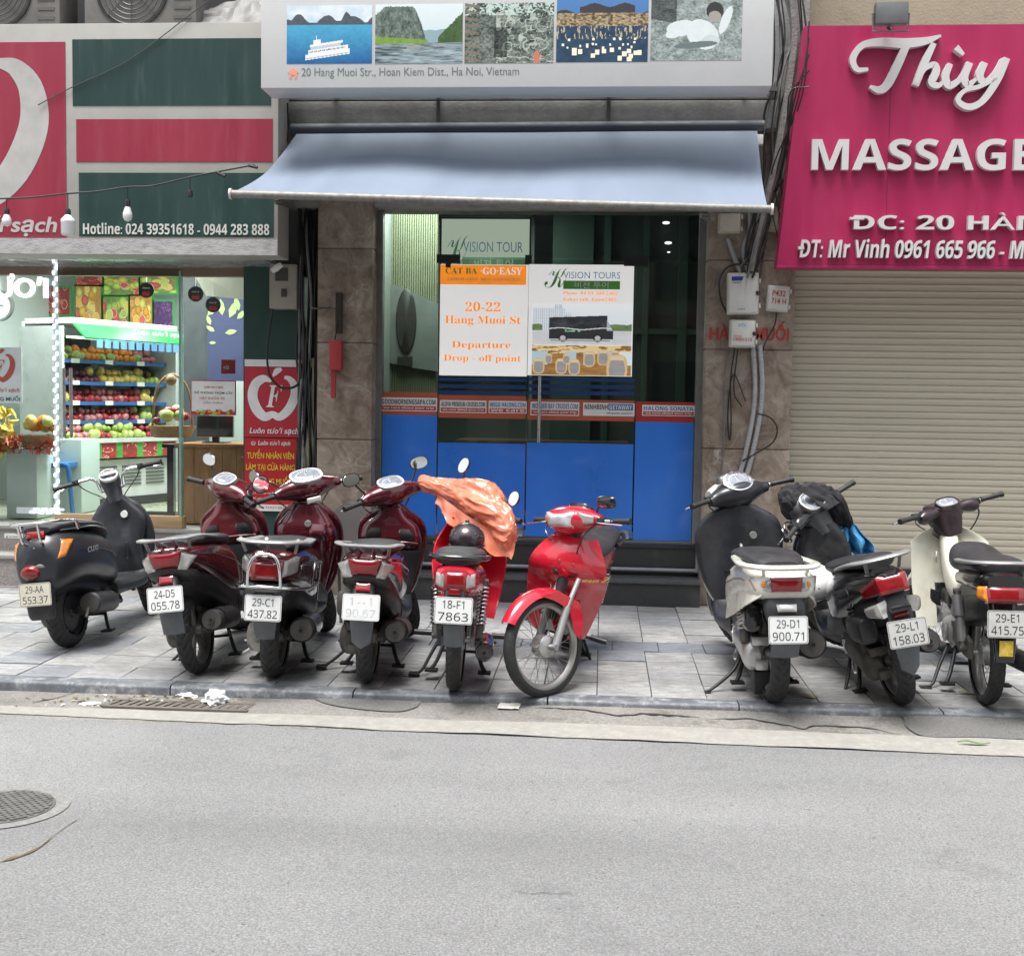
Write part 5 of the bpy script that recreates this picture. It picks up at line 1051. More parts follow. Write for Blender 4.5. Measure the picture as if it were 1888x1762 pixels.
# black table stand, pale plinth, blue chair leg
r = rect(150, 810, 108, 905, 1.5); m = MB(); m.box(r[1], r[0], 1.5, 1.9, FL, r[3], .005); tag(obj('pale_plinth', m, mat('pale_mint_board', (.52, .62, .60), .4), smooth=20), 'pale mint plinth just inside the glass door', 'plinth')
m = MB(); a = at(316, 845, 1.5); m.box(a.x-.03, a.x+.03, 1.47, 1.53, FL, a.z+.1); m.box(at(272, 925, 1.5).x, a.x+.05, 1.46, 1.54, FL, FL+.035); m.box(a.x-.05, a.x+.12, 1.4, 1.6, a.z+.1, a.z+.13); tag(obj('table_stand', m, BLK, smooth=0), 'black steel table stand by the end of the fridge', 'table')
m = MB(); a, b, c = at(116, 858, 1.25), at(126, 866, 1.25), at(134, 935, 1.25); m.tube([(a.x, 1.25, a.z), (b.x, 1.25, b.z), (c.x, 1.25, FL)], .022, 8, 4); m.tube([(a.x-.25, 1.3, a.z), (a.x-.27, 1.3, b.z), (a.x-.3, 1.3, FL)], .022, 8, 4); m.box(a.x-.27, a.x+.02, 1.22, 1.55, a.z-.02, a.z+.02)
tag(obj('plastic_stool', m, mat('blue_plastic', (.03, .16, .42), .4), smooth=30), 'blue plastic stool behind the glass door', 'stool')
# navy leaf banner, dark screen, hanging tags, clock, ceiling board
by_ = 2.4; r = rect(383, 556, 449, 702, by_); s = obj('navy_banner', MB().box(r[0], r[1]+.3, by_, by_+.01, r[2], r[3]+.1), mat('navy_cloth', (.022, .03, .085), .6), smooth=0); tag(s, 'navy banner with green leaves behind the counter', 'banner')
m = MB(); rng2 = random.Random(3)
for px, py, q in ((392, 572, .07), (408, 566, .08), (430, 570, .09), (437, 560, .07), (385, 590, .05), (426, 612, .06), (392, 632, .035), (388, 606, .05), (445, 580, .06)):
    c = at(px, py, by_-.005); a = rng2.uniform(0, 3.1); d = Vector((math.cos(a), 0, math.sin(a)))*q; e = Vector((-math.sin(a), 0, math.cos(a)))*q*.42; m.add([c-d, c-d*.3+e, c+d*.4+e*.8, c+d, c+d*.4-e*.8, c-d*.3-e], [(0, 1, 2, 3, 4, 5)])
obj('leaf_print', m, mat('leaf_print_green', (.30, .42, .14), .5), s, 0)
m = MB(); r = rect(338, 505, 383, 800, 2.6); m.box(r[0], r[1], 2.6, 2.65, FL, r[3]); tag(obj('dark_screen', m, mat('dark_screen_board', (.045, .055, .06), .4), smooth=0), 'tall dark screen behind the sliding glass', 'screen')
s, r = board('payment_sticker', 'small red payment sticker behind the glass by the posters', 'sticker', 408, 434, 663, 689, LG+.02, RDB, .002); m = MB(); txt(m, 'gói', r, .12, .55, .4, .78, LG+.017, None, 0, .02); obj('lettering', m, WPL, s, 0)
m = MB(); a = [at(352, 496, 1.2), at(380, 545, 1.2), at(449, 552, .9), at(449, 496, .9)]; m.add([(p.x, p.y+dy, p.z) for dy in (0, .02) for p in a], [(0, 1, 2, 3), (4, 7, 6, 5), (0, 4, 5, 1), (1, 5, 6, 2), (2, 6, 7, 3), (3, 7, 4, 0)]); tag(obj('hanging_board', m, mat('pale_cream_board', (.60, .60, .48), .5), smooth=0), 'pale slanted ceiling board above the counter', 'board')
for i, (px, py) in enumerate(((270, 535), (361, 542), (393, 562))):
    Yh = 1.1; c = at(px, py, Yh); rd = at(px+14, py, Yh).x-c.x; t = thing('hanging_tag', ['round dark hanging tag in front of the fruit pictures', 'smaller round dark tag left of the slanted board', 'round dark tag with red cherries under the slanted board'][i], 'hanging tag', (c.x, Yh, c.z-rd), 'round hanging tags')
    m = MB(); m.lathe([(0, -.004), (rd, -.004), (rd, .004), (0, .004)], (c.x, Yh, c.z), 'y', 24); obj('disc', m, mat('tag_dark', (.03, .035, .035), .4), t)
    m = MB(); m.tube([(c.x, Yh, c.z+rd), (c.x, Yh, CZ+.4)], .003, 5); obj('cord', m, WP, t)
    m = MB(); m.ball((c.x-rd*.25, Yh-.006, c.z-rd*.45), rd*.3, 10, 6, sy=.2); m.ball((c.x+rd*.25, Yh-.006, c.z-rd*.45), rd*.3, 10, 6, sy=.2); obj('cherry_print', m, mat('fruit_red', (.5, .04, .05), .4), t)
    m = MB(); letters(m, 'cherry', c.x-rd*.5, c.x+rd*.5, c.z+.1*rd, c.z+.4*rd, Yh-.007, None, .1, .01); obj('lettering', m, WPL, t, 0)
c = at(-4, 563, 2.0); m = MB(); m.m = 0; m.lathe([(0, 0), (.13, 0), (.13, .03), (0, .03)], (c.x, 2.0, c.z), 'y', 28); m.m = 1; m.lathe([(.13, -.01), (.15, -.01), (.15, .03), (.13, .03)], (c.x, 2.0, c.z), 'y', 28); m.m = 2; m.box(c.x-.004, c.x+.004, 1.994, 1.998, c.z, c.z+.09); m.box(c.x, c.x+.06, 1.994, 1.998, c.z-.004, c.z+.004)
tag(obj('wall_clock', m, [WP, ALF, DKI], smooth=30), 'round white wall clock at the left edge of the shop', 'clock')
for i, (x, y, sx, e) in enumerate(((lx1-1.5, 1.3, .9, 34), (lx0+1.4, 1.5, .9, 34), (lx1-1.6, 2.9, .9, 26))):
    q = bpy.data.lights.new('shop_light', 'AREA'); q.energy = e; q.shape = 'RECTANGLE'; q.size = 1.1; q.size_y = .25; q.color = (.95, 1.0, .97); o = bpy.data.objects.new('shop_light', q); COL.objects.link(o); o.location = (x, y, CZ+.36)
    m = MB(); m.box(x-.55, x+.55, y-.1, y+.1, CZ+.40, CZ+.43); tag(obj('ceiling_light', m, emitter('ceiling_glow', (.95, 1, .97), 3.0), smooth=0), ['long ceiling light near the shop entrance above the counter', 'long ceiling light above the display column', 'long ceiling light above the open fridge'][i], 'ceiling light', 'ceiling lights of the fruit shop')
# --- string of bulbs across the fascia
SYB = -.52; wp = [(-60, 368), (12, 366), (60, 364), (125, 357), (180, 353), (235, 345), (280, 343), (350, 327), (395, 318), (470, 304)]
m = MB(); m.tube([at(a, b, SYB) for a, b in wp], .006, 6, 6); m.tube([at(400, 318, SYB), at(415, 325, SYB)], .012, 8); m.tube([at(458, 305, SYB), at(475, 309, SYB)], .012, 8)
m.tube([at(70, 194, -.37), at(135, 160, -.365), at(240, 110, -.37), at(360, 20, -.36), at(400, -10, -.36)], .004, 5, 5)
tag(obj('string_light_cable', m, mat('dark_cable', (.03, .035, .033), .6)), 'dark cable of the string lights sagging across the fascia board', 'cable')
def bulb(px, py0, py1, kind, label):
    p = at(px, py0, SYB); z1 = at(px, py1, SYB).z; t = thing('light_bulb', label, 'light bulb', (p.x, SYB, min(p.z, z1)), 'bulbs on the string across the fascia')
    m = MB(); L_ = p.z-z1; m.tube([(p.x, SYB, p.z), (p.x, SYB, p.z-.35*L_)], .004, 5); m.lathe([(0, -.36*L_), (.016, -.36*L_), (.02, -.42*L_), (.02, -.56*L_), (0, -.56*L_)], (p.x, SYB, p.z), 'z', 14); obj('socket', m, mat('black_fitting', (.02, .021, .024), .35), t)
    if kind: 
        m = MB(); k = kind
        if k == 1: m.lathe([(.017, -.56*L_), (.022, -.62*L_), (.033, -.76*L_), (.034, -.86*L_), (.024, -.96*L_), (0, -1.0*L_)], (p.x, SYB, p.z), 'z', 18)
        else: m.lathe([(.018, -.5*L_), (.03, -.55*L_), (.05, -.62*L_), (.052, -.68*L_), (.049, -.70*L_), (.049, -.96*L_), (.042, -1.0*L_), (0, -1.0*L_)], (p.x, SYB, p.z), 'z', 20)
        obj('globe', m, mat('milky_bulb', (.74, .75, .74), .25, var=.03), t)
bulb(12, 366, 418, 1, 'small white bulb at the left edge of the string'); bulb(125, 358, 434, 2, 'large white cylinder bulb over the red panel edge'); bulb(235, 345, 409, 1, 'white bulb hanging in front of the hotline number'); bulb(350, 328, 390, 0, 'empty bulb socket hanging over the lower green panel')
# ------------------------------------------------------------------ massage parlour on the right
SHY = .30
sx0 = at(1452, 800, SHY).x; sx1 = sx0+3.6
rb = thing('massage_parlour', 'beige shophouse with the pink sign and closed roller shutter', 'shop building', ((sx0+sx1)/2, SHY+1, 0))
szb, szt = at(1720, 1033, SHY).z, at(1700, 470, SHY).z+.25
m = MB(); m.box(pr1+.01, sx1, SHY+.08, SHY+.4, szt-.3, TOPZ+1.2); obj('upper_wall', m, PLAS, rb, 0)
m = MB(); m.box(pr1+.004, sx1, SHY-.10, SHY+.4, 0, szb-.06); obj('threshold', m, mat('black_stone', (.02, .021, .023), .35, var=.3, vs=60), rb, 0)
# roller shutter: every slat is a shallow curved strip
pit = .0505; rows = []; z = szb; SHM = mat('beige_shutter', (.47, .43, .345), .45, var=.05, vs=2, stretch=(.4, 1, 6), dirt=((.36, .33, .265), .4, 3), spec=.4, bump=.12, bs=5)
prof = [(0, .006), (.06, .0), (.25, -.002), (.6, -.0025), (.88, -.001), (.94, .006), (1.0, .006)]
rows.append((SHY, szb-.05)); rows.append((SHY, szb+.07)); z = szb+.07
while z < szt:
    for t, d in prof: rows.append((SHY+d, z+pit*t))
    z += pit
m = MB(); m.sheet([[(x, y, zz_) for x in (sx0, sx1)] for y, zz_ in rows]); m.add([(x, SHY-.008, q) for q in (szb-.055, szb-.02) for x in (sx0, sx1)], [(0, 1, 3, 2)])
tag(obj('roller_shutter', m, SHM, smooth=30), 'closed beige roller shutter of narrow slats under the pink sign', 'shutter')
m = MB(); m.box(sx0-.02, sx0, SHY-.05, SHY+.1, 0, szt); obj('shutter_guide', m, mat('dark_guide', (.07, .065, .06), .5), rb, 0)
# sign
PSY = -.25
pk = [at(1433, 487, PSY), at(2300, 487, PSY), at(2300, 45, PSY), at(1484, 48, PSY)]; zb = pk[0].z; zt = pk[3].z
ps = thing('massage_sign', 'bright pink signboard with raised white letters above the shutter', 'sign', ((pk[0].x+pk[1].x)/2, PSY, zb))
x0, x1, xt = pk[0].x, pk[1].x, pk[3].x
m = MB(); m.prism([(x0, zb), (x1, zb), (x1, zt), (xt, zt)], PSY, PSY+.16); obj('board', m, mat('pink_acrylic', (.39, .020, .092), .35, var=.10, vs=1.5, dirt=((.30, .018, .070), .35, 2), stretch=(3, 3, .35)), ps, 0)
m = MB(); m.box(x0, x1, PSY-.004, PSY+.165, zb-.022, zb-.002); [obj('panel_joint', MB().box(xj, xj+.004, PSY-.002, PSY, zb, zt-.01), mat('joint_line', (.2, .012, .045), .6), ps, 0) for xj in (x0+.75, x0+1.97)]; obj('lower_rim', m, mat('pink_rim', (.42, .02, .11), .4), ps, 0)
LT = mat('raised_white_letter', (.62, .60, .60), .35, var=.03); LS = mat('letter_side', (.40, .05, .13), .4)
def sign_text(t, a, b, c, d, style=None, shear=0, off=0.0, dep=.045):
    m = MB(); r = rect(a, c, b, d, PSY-.05); letters(m, t, r[0], r[1], r[2], r[3], PSY-.05, style, shear, off, dep); return obj('lettering', m, LT, ps, 0)
sign_text('MASSAGE', 1497, 1908, 256, 314, 'bold'); sign_text('ĐC: 20 HÀNG MUỐI', 1567, 2175, 384, 424, 'bold'); sign_text('ĐT: Mr Vinh 0961 665 966 - Mr', 1472, 1904, 441, 476, 'bold', .14)
# brush-script name as one ribbon per stroke
SK = [0]; m = MB(); S0 = lambda px, py: at(px, py, PSY-.05)
def stroke(pts, ws):
    q = spline([(p[0], p[1], w_) for p, w_ in zip(pts, ws)], 8); rowsF, rowsB = [], []
    for i in range(len(q)):
        t = q[min(i+1, len(q)-1)]-q[max(i-1, 0)]; n_ = np.array([-t[1], t[0]])/max(1e-6, math.hypot(t[0], t[1])); a = q[i][:2]+n_*q[i][2]; b = q[i][:2]-n_*q[i][2]
        A, B = S0(*a), S0(*b); SK[0] += 0 if i else .0013; A.y -= SK[0]; B.y -= SK[0]; rowsF.append([Vector((A.x, PSY-.004, A.z)), A, B, Vector((B.x, PSY-.004, B.z))])
    m.sheet(rowsF); m.add(rowsF[0], [(0, 1, 2, 3)]); m.add(rowsF[-1], [(3, 2, 1, 0)])
stroke([(1601, 128), (1580, 128), (1573, 108), (1590, 84), (1625, 78), (1665, 80), (1705, 76), (1735, 66)], [3, 5, 6, 6, 8, 9, 7, 2])
stroke([(1672, 82), (1655, 120), (1637, 155), (1622, 166), (1604, 160)], [7, 8, 8, 7, 3])
stroke([(1722, 80), (1705, 115), (1688, 158)], [5, 7, 6]); stroke([(1688, 155), (1705, 128), (1722, 120), (1726, 132), (1718, 152), (1730, 158), (1745, 146)], [4, 4, 6, 7, 7, 5, 2])
stroke([(1752, 118), (1743, 142), (1750, 158), (1768, 148), (1782, 126)], [5, 7, 7, 5, 4]); stroke([(1788, 116), (1778, 142), (1784, 157), (1800, 146)], [6, 7, 6, 3])
stroke([(1815, 116), (1806, 140), (1816, 152), (1836, 134), (1850, 110)], [6, 7, 6, 5, 5]); stroke([(1856, 108), (1838, 148), (1812, 186), (1786, 198), (1766, 186), (1778, 168), (1806, 160), (1838, 146)], [6, 7, 6, 6, 5, 4, 4, 2])
stroke([(1762, 88), (1776, 102)], [6, 3]); obj('lettering', m, LT, ps, 25)
# floodlight on top
c = at(1640, 34, -.42); fl_ = thing('floodlight', 'grey floodlight with cooling fins standing above the pink sign', 'floodlight', (c.x, -.42, c.z-.1))
m = MB(); m.box(c.x-.11, c.x+.11, -.50, -.42, c.z-.06, c.z+.09, .01); obj('housing', m, mat('flood_grey', (.16, .165, .165), .5, .3), fl_, 20)
m = MB()
for k in range(8): m.box(c.x-.10+.027*k, c.x-.095+.027*k, -.42, -.38, c.z-.05, c.z+.08)
obj('cooling_fins', m, mat('flood_grey', (.16, .165, .165), .5), fl_, 0)
m = MB(); m.tube([(c.x-.12, -.46, c.z+.02), (c.x-.12, -.46, c.z-.1), (c.x+.12, -.46, c.z-.1), (c.x+.12, -.46, c.z+.02)], .008, 6); m.tube([(c.x, -.46, c.z-.1), (c.x, -.3, zt)], .01, 6); obj('bracket', m, mat('flood_grey', (.16, .165, .165), .5), fl_)

# ------------------------------------------------------------------ boxes, conduits and cables on the pillars
BXW = mat('meter_box_white', (.66, .66, .63), .45, var=.05, vs=6, dirt=((.40, .38, .33), .25, 5)); BXC = mat('meter_box_cream', (.50, .46, .38), .5, var=.08, dirt=((.25, .22, .18), .4, 6))
CBL = mat('cable_black', (.018, .018, .019), .5, var=.3, vs=20); CBG = mat('cable_grey', (.15, .15, .15), .6, var=.25, vs=20); CND = mat('corrugated_grey', (.36, .37, .38), .5, var=.1)
def mbox(label, px0, px1, py0, py1, Y, dep, mt, rot=0, lock=True, txts=(), cat='meter box'):
    r = rect(px0, py0, px1, py1, Y); cx, cz = (r[0]+r[1])/2, (r[2]+r[3])/2; w_, h = r[1]-r[0], r[3]-r[2]; T = Matrix.Translation((cx, Y, cz)) @ Matrix.Rotation(R_(rot), 4, 'Y')
    t = thing('meter_box', label, cat, (cx, Y, r[2]), 'boxes on the marble pillar')
    m = MB(); m.T = T; m.box(-w_/2, w_/2, .02, dep, -h/2, h/2, .012); obj('case', m, mt, t, 25)
    m = MB(); m.T = T; m.box(-w_/2+.008, w_/2-.008, 0, .022, -h/2+.01, h/2-.008, .010); obj('lid', m, mt, t, 25)
    if lock: m = MB(); m.T = T; m.ball((w_/2-.01, -.004, .0), .018, 12, 6, sy=.7); obj('lock', m, BLK, t)
    m = MB(); m.T = T
    for s in (-.3, .3): m.box(w_/2-.002, w_/2+.012, .01, .03, s*h-.015, s*h+.015)
    obj('hinge', m, mt, t, 0)
    if txts:
        m = MB()
        for mi, s, a, b, c_, d in txts: m.m = mi; (letters(m, s, -w_/2+a*w_, -w_/2+b*w_, h/2-d*h, h/2-c_*h, -.003, None, 0, .008, 0, T) if s else m.add([T @ Vector((-w_/2+q*w_, -.003, h/2-e*h)) for q, e in ((a, d), (b-.05, d), (b, c_), (a, c_))], [(0, 1, 2, 3)]))
        obj('lettering', m, [REI, mat('navy_ink', (.02, .04, .30), .5), mat('sky_ink', (.1, .35, .7), .5)], t, 0)
    return t
mbox('large white box with a blue logo at the top of the right pillar', 1342, 1400, 502, 579, PY-.12, .12, BXW, -1, True, ((1, None, .12, .5, .1, .2), (1, 'VNPT', .15, .42, .23, .265), (1, 'VNPT', .32, .56, .865, .90)))
mbox('small tilted white box marked P432 714 H', 1415, 1456, 526, 574, PY-.09, .09, BXW, 4, False, ((0, 'P432', .2, .8, .2, .42), (0, '714 H', .18, .85, .5, .72)))
mbox('cream box with a red phone number, below the large white box', 1346, 1394, 589, 640, PY-.11, .11, BXW, 0, True, ((2, 'VTV', .3, .62, .16, .27), (0, 'HOTLINE', .15, .45, .58, .63), (0, '19001515', .14, .86, .66, .78)))
mbox('dusty cream meter box under the right end of the awning', 1325, 1367, 392, 429, PY-.1, .1, BXC, 0, False)
mbox('dusty cream box between the awning and the pink sign', 1396, 1436, 380, 425, PY-.08, .08, BXC, 0, False)
m = MB(); r = rect(1308, 596, 1455, 628, PY-.003); letters(m, 'HÀNG MUỐI', r[0], r[1], r[2], r[3]+.02, PY-.003, None, 0, .035); tag(obj('painted_street_name', m, mat('faded_red_letters', (.42, .05, .04), .6, var=.2, vs=20), smooth=0), 'red painted street name on the right marble pillar behind the boxes', 'lettering')
def corr(nm, pts, r0, label):
    q = spline([tuple(p) for p in pts], 40); L_ = 0; rr = []
    for i in range(len(q)):
        if i: L_ += np.linalg.norm(q[i]-q[i-1])
        rr.append(r0*(1+.16*math.sin(L_*2*math.pi/.016)))
    m = MB(); m.tube([Vector(p) for p in q], rr, 8); return tag(obj(nm, m, CND, smooth=60), label, 'conduit')
A = lambda a, b, y: at(a, b, y)
cp = lambda dx, y0: [A(1388+dx, 636, y0), A(1392+dx, 700, y0), A(1389+dx, 760, y0), A(1371+dx, 850, y0), A(1347+dx, 925, y0), A(1330+dx, 985, y0), A(1318+dx, 1040, y0)]
corr('corrugated_conduit', cp(0, PY-.03), .018, 'corrugated grey conduit sweeping down the right pillar, left of the pair'); corr('corrugated_conduit', cp(13, PY-.035), .018, 'corrugated grey conduit sweeping down the right pillar, right of the pair')
corr('corrugated_conduit', [A(556, 700, .25), A(557, 800, .25), A(558, 925, .25)], .014, 'thin corrugated conduit standing beside the hiring poster')
def cable(nm, pts, r, mt, label, cat='cable', sub=6): m = MB(); m.tube([tuple(p) for p in pts], r, 6, sub); return tag(obj(nm, m, mt), label, cat)
cable('grey_conduit', [A(1342, 440, PY-.03), A(1352, 470, PY-.03), A(1366, 505, PY-.05)], .017, CND, 'short grey conduit curving into the top of the large white box', 'conduit')
cable('grey_conduit', [A(1380, 380, PY-.04), A(1382, 425, PY-.04), A(1370, 460, PY-.04), A(1380, 505, PY-.05)], .017, CND, 'grey conduit from the awning down to the large white box', 'conduit')
cable('black_cable_loop', [A(1398, 500, PY-.05), A(1370, 487, PY-.06), A(1340, 494, PY-.06), A(1326, 520, PY-.05), A(1330, 555, PY-.04), A(1342, 580, PY-.03)], .007, CBL, 'black cable looping round the large white box')
cable('black_cable_loop', [A(1396, 762, PY-.05), A(1420, 770, PY-.05), A(1433, 790, PY-.05), A(1425, 815, PY-.05), A(1395, 835, PY-.05), A(1368, 850, PY-.05)], .006, CBL, 'black cable loop right of the corrugated conduits')
cable('black_cable_loop', [A(1355, 642, PY-.03), A(1347, 700, PY-.03), A(1348, 780, PY-.03), A(1345, 812, PY-.03), A(1342, 760, PY-.02), A(1352, 690, PY-.02), A(1375, 740, PY-.03)], .005, CBL, 'tangled black cable hanging under the cream box')
cable('black_cable', [A(1344, 642, PY-.02), A(1336, 700, PY-.02), A(1334, 820, PY-.02), A(1326, 900, PY-.02), A(1316, 990, PY-.02)], .007, CBG, 'grey cable running straight down the right pillar')
cable('black_cable', [A(1360, 645, PY-.03), A(1353, 720, PY-.03), A(1368, 750, PY-.03)], .005, CBL, 'short black cable left of the corrugated conduits')
cable('black_cable', [A(1432, 575, PY-.02), A(1428, 600, PY-.02), A(1408, 640, PY-.03), A(1400, 700, PY-.03)], .005, CBL, 'black cable from the small tilted box to the conduits')
# big cable bundle at the upper right
rng = random.Random(21)
bp_ = [(1455, -60), (1466, 60), (1460, 130), (1446, 220), (1432, 300), (1412, 380), (1398, 440), (1386, 500)]
cable('cable_trunk', [A(a, b, -.02) for a, b in bp_], [.035, .036, .04, .036, .034, .03, .025, .015], mat('taped_bundle', (.20, .19, .18), .7, var=.3, vs=25, bump=.6, bs=60), 'thick taped bundle of cables beside the pink sign', 'cable bundle', 8)
for k in range(14):
    j = lambda s: rng.uniform(-s, s); dx = rng.uniform(-32, 20)
    cable('street_cable', [A(a+dx*(1 if i < 5 else .6)+j(9), b+j(20), -.04+.05*rng.random()) for i, (a, b) in enumerate(bp_)], rng.uniform(.004, .009), CBL if rng.random() < .7 else CBG, 'thin loose cable in the tangle beside the pink sign')['group'] = 'loose cables beside the pink sign'
for k in range(5):
    cable('street_cable', [A(1440+8*k, 470-30*k, -.02), A(1420+10*k, 330, -.03), A(1478-6*k, 180, -.28), A(1492, 40+30*k, -.30)], .005, CBL, 'thin loose cable in the tangle beside the pink sign')['group'] = 'loose cables beside the pink sign'
# the left gap: breaker box, wires, strip of old trim
bk = rect(496, 487, 547, 569, .2); t = thing('breaker_box', 'old grey breaker box with a white lamp plug beside the fascia board', 'breaker box', ((bk[0]+bk[1])/2, .2, bk[2]))
obj('case', MB().box(bk[0], bk[1], .2, .34, bk[2], bk[3], .012), mat('breaker_grey', (.36, .33, .29), .6, var=.15, dirt=((.18, .16, .14), .4, 6)), t, 20)
m = MB(); m.box(bk[0]+.05, bk[0]+.15, .194, .2, bk[3]-.13, bk[3]-.03); m.box(bk[0]+.1, bk[0]+.14, .19, .2, bk[2]+.09, bk[2]+.15); obj('switch', m, mat('dark_switch', (.06, .055, .05), .5), t, 0)
c = A(511, 493, .12); m = MB(); m.T = Matrix.Translation(c) @ Matrix.Rotation(R_(55), 4, 'Y'); m.lathe([(0, -.05), (.022, -.05), (.028, -.01), (.02, .04), (0, .045)], (0, 0, 0), 'z', 14); obj('plug', m, WPL, t)
cable('black_cable_loop', [A(503, 570, .25), A(493, 640, .25), A(497, 690, .25), A(520, 715, .25), A(550, 708, .25), A(558, 670, .25)], .010, CBL, 'black cable loop hanging below the breaker box across the apple poster')
for k in range(16):
    x = 548+rng.uniform(0, 40); cable('wall_cable', [A(x+rng.uniform(-7, 7), 150+i*100, .22+.08*rng.random()) for i in range(9)], rng.uniform(.005, .012), rng.choice((CBL, CBL, CBG)), 'dark cable in the gap left of the marble pillar')['group'] = 'cables in the gap between the shops'
m = MB(); r = rect(562, 660, 578, 980, .27); m.box(r[0], r[1], .27, .29, 0.0, r[3]); tag(obj('old_trim_board', m, mat('yellowed_trim', (.46, .42, .30), .7, var=.2, vs=8, dirt=((.12, .11, .09), .45, 8)), smooth=0), 'yellowed trim board in the dark gap left of the marble pillar', 'board')
for (a, b, c_, d) in ((505, 172, 512, 250), (498, 168, 522, 195), (530, 190, 520, 330)): cable('wall_cable', [A(a, b, -.2), A((a+c_)/2+6, (b+d)/2, -.1), A(c_, d, .1)], .008, CBL, 'loose cable at the corner of the signboard')['group'] = 'cables at the corner of the signboard'
m = MB(); r = rect(1392, 250, 1406, 268, -.1); m.box(r[0], r[1], -.14, -.08, r[2], r[3], .005); tag(obj('junction_box', m, WPL, smooth=20), 'small white junction box at the right end of the awning', 'junction box')
# the row of houses across the street, which the glass mirrors
OY = -15.5; m = MB(); m.m = 0; m.box(-14, 14, OY-1, OY, 0, 11); rng = random.Random(5)
oh = thing('opposite_house', 'plain row house across the street, seen only in reflections', 'building', (0, OY, 0)); obj('wall', m, mat('opposite_wall', (.33, .31, .26), .8, var=.2, vs=.4), oh, 0)
m = MB()
for i in range(9):
    for z in (.1, 3.7): m.box(-13.3+3*i, -11.2+3*i, OY, OY+.06, z, z+2.3)
obj('window', m, mat('opposite_glass', (.05, .06, .07), .2), oh, 0)
m = MB(); m.box(-14, 14, OY, OY+.9, 3.05, 3.3); 0; obj('canopy', m, mat('opposite_canopy', (.22, .10, .08), .7), oh, 0)

for x0, x1, lb in ((-16, lx0-.01, 'row house further along the street to the left, outside the picture'), (sx1+.01, 16, 'row house further along the street to the right, outside the picture')):
    m = MB(); m.box(x0, x1, .3, 1, 0, 9); tag(obj('row_house', m, mat('opposite_wall', (.33, .31, .26), .8), smooth=0), lb, 'building')
# ------------------------------------------------------------------ motorbikes: x forward, y to the rider's left, z up, origin where the rear tyre meets the ground
def V(*a): return Vector(a)
def tread_tyre(mb, c, R, w_, kind):
    n = 200; prof = []; m_ = 23
    for i in range(m_):
        t = (i/(m_-1)*2-1); a = t*math.radians(112); rr = w_*.5
        prof.append((R-rr*1.0+rr*1.0*math.cos(a)*(1 if abs(a) < 1.57 else .9), rr*math.sin(a)*(1.0 if abs(a) < 1.57 else .97)))
    def fn(r, l, a):
        s = l/(w_*.5)
        if r < R-w_*.46: return r
        if kind == 'scooter':
            p = (a*26/(2*math.pi)+abs(s)*.9+(.5 if s > 0 else 0)) % 1.0
            return r-(.0075 if p < .28 and abs(s) > .10 and abs(s) < .97 else 0)
        if kind == 'block':
            p = (a*46/(2*math.pi)+(.25 if int((s+1)*3) % 2 else 0)+.15*math.sin(s*9)) % 1.0
            return r-(.006 if p < .25 or min(abs(s-.3), abs(s+.3), abs(s-.68), abs(s+.68)) < .045 else 0)
        p = (a*30/(2*math.pi)+abs(s)*.7) % 1.0
        return r-(.003 if (p < .15 and abs(s) > .4) or abs(abs(s)-.25) < .05 else 0)
    mb.lathe(prof, c, 'y', n, fn=fn)
def wheel(root, x, R, w_, rim, style, T=None, tread='scooter', rimmat=None, disc=None, drum=None, axle=.07):
    c = (x, 0, R); ir = R-w_*.78; m = MB(); m.T = T; h = w_*.36
    m.lathe([(ir+.014, -h), (ir, -h*.95), (ir-.012, -h*.6), (ir-.02, -h*.25), (ir-.02, h*.25), (ir-.012, h*.6), (ir, h*.95), (ir+.014, h), (ir+.004, 0)], c, 'y', 48)
    if style == 'wire':
        for k in range(36):
            a = 2*math.pi*k/36; b = a+(.55 if k % 4 < 2 else -.55); sd_ = .030 if k % 2 else -.030
            m.tube([(x+.045*math.cos(b), sd_, R+.045*math.sin(b)), (x+(ir-.012)*math.cos(a), sd_*.15, R+(ir-.012)*math.sin(a))], .0016, 4, cap=False)
    elif style == 'solid': m.lathe([(0, -.03), (ir*.5, -.035), (ir*.8, -.028), (ir-.01, -.04)], c, 'y', 32); m.lathe([(0, .03), (ir*.5, .035), (ir*.8, .028), (ir-.01, .04)], c, 'y', 32)
    else:
        ns = int(style)
        for k in range(ns):
            a = 2*math.pi*k/ns+.3; ca, sa = math.cos(a), math.sin(a)
            for s in ((-.10, -.05), (.10, .05)) if ns < 6 else ((0, 0),):
                b = a+s[0]; e = a+s[0]*1.5+.06; m.tube([(x+.03*math.cos(b), 0, R+.03*math.sin(b)), (x+ir*.55*math.cos(b+.05), 0, R+ir*.55*math.sin(b+.05)), (x+(ir-.012)*math.cos(e), 0, R+(ir-.012)*math.sin(e))], [.016, .012, .014], 8)
    wh = obj('wheel', m, rimmat or ALU, root, 40, True)
    m = MB(); m.T = T; tread_tyre(m, c, R, w_, tread); obj('tyre', m, RUB, wh, 50, True)
    m = MB(); m.T = T; hr = drum or .035
    m.lathe([(0, -axle), (.012, -axle), (.012, -.045), (hr*.75, -.042), (hr, -.03), (hr, .03), (hr*.75, .042), (.012, .045), (.012, axle), (0, axle)], c, 'y', 24); obj('hub', m, rimmat if style != 'wire' else ALU, wh, 40, True)
    if disc:
        m = MB(); m.T = T; m.lathe([(.05, disc*.055), (.10, disc*.055), (.10, disc*.059), (.05, disc*.059)], c, 'y', 32); obj('brake_disc', m, STEEL, wh, 30, True)
    return wh
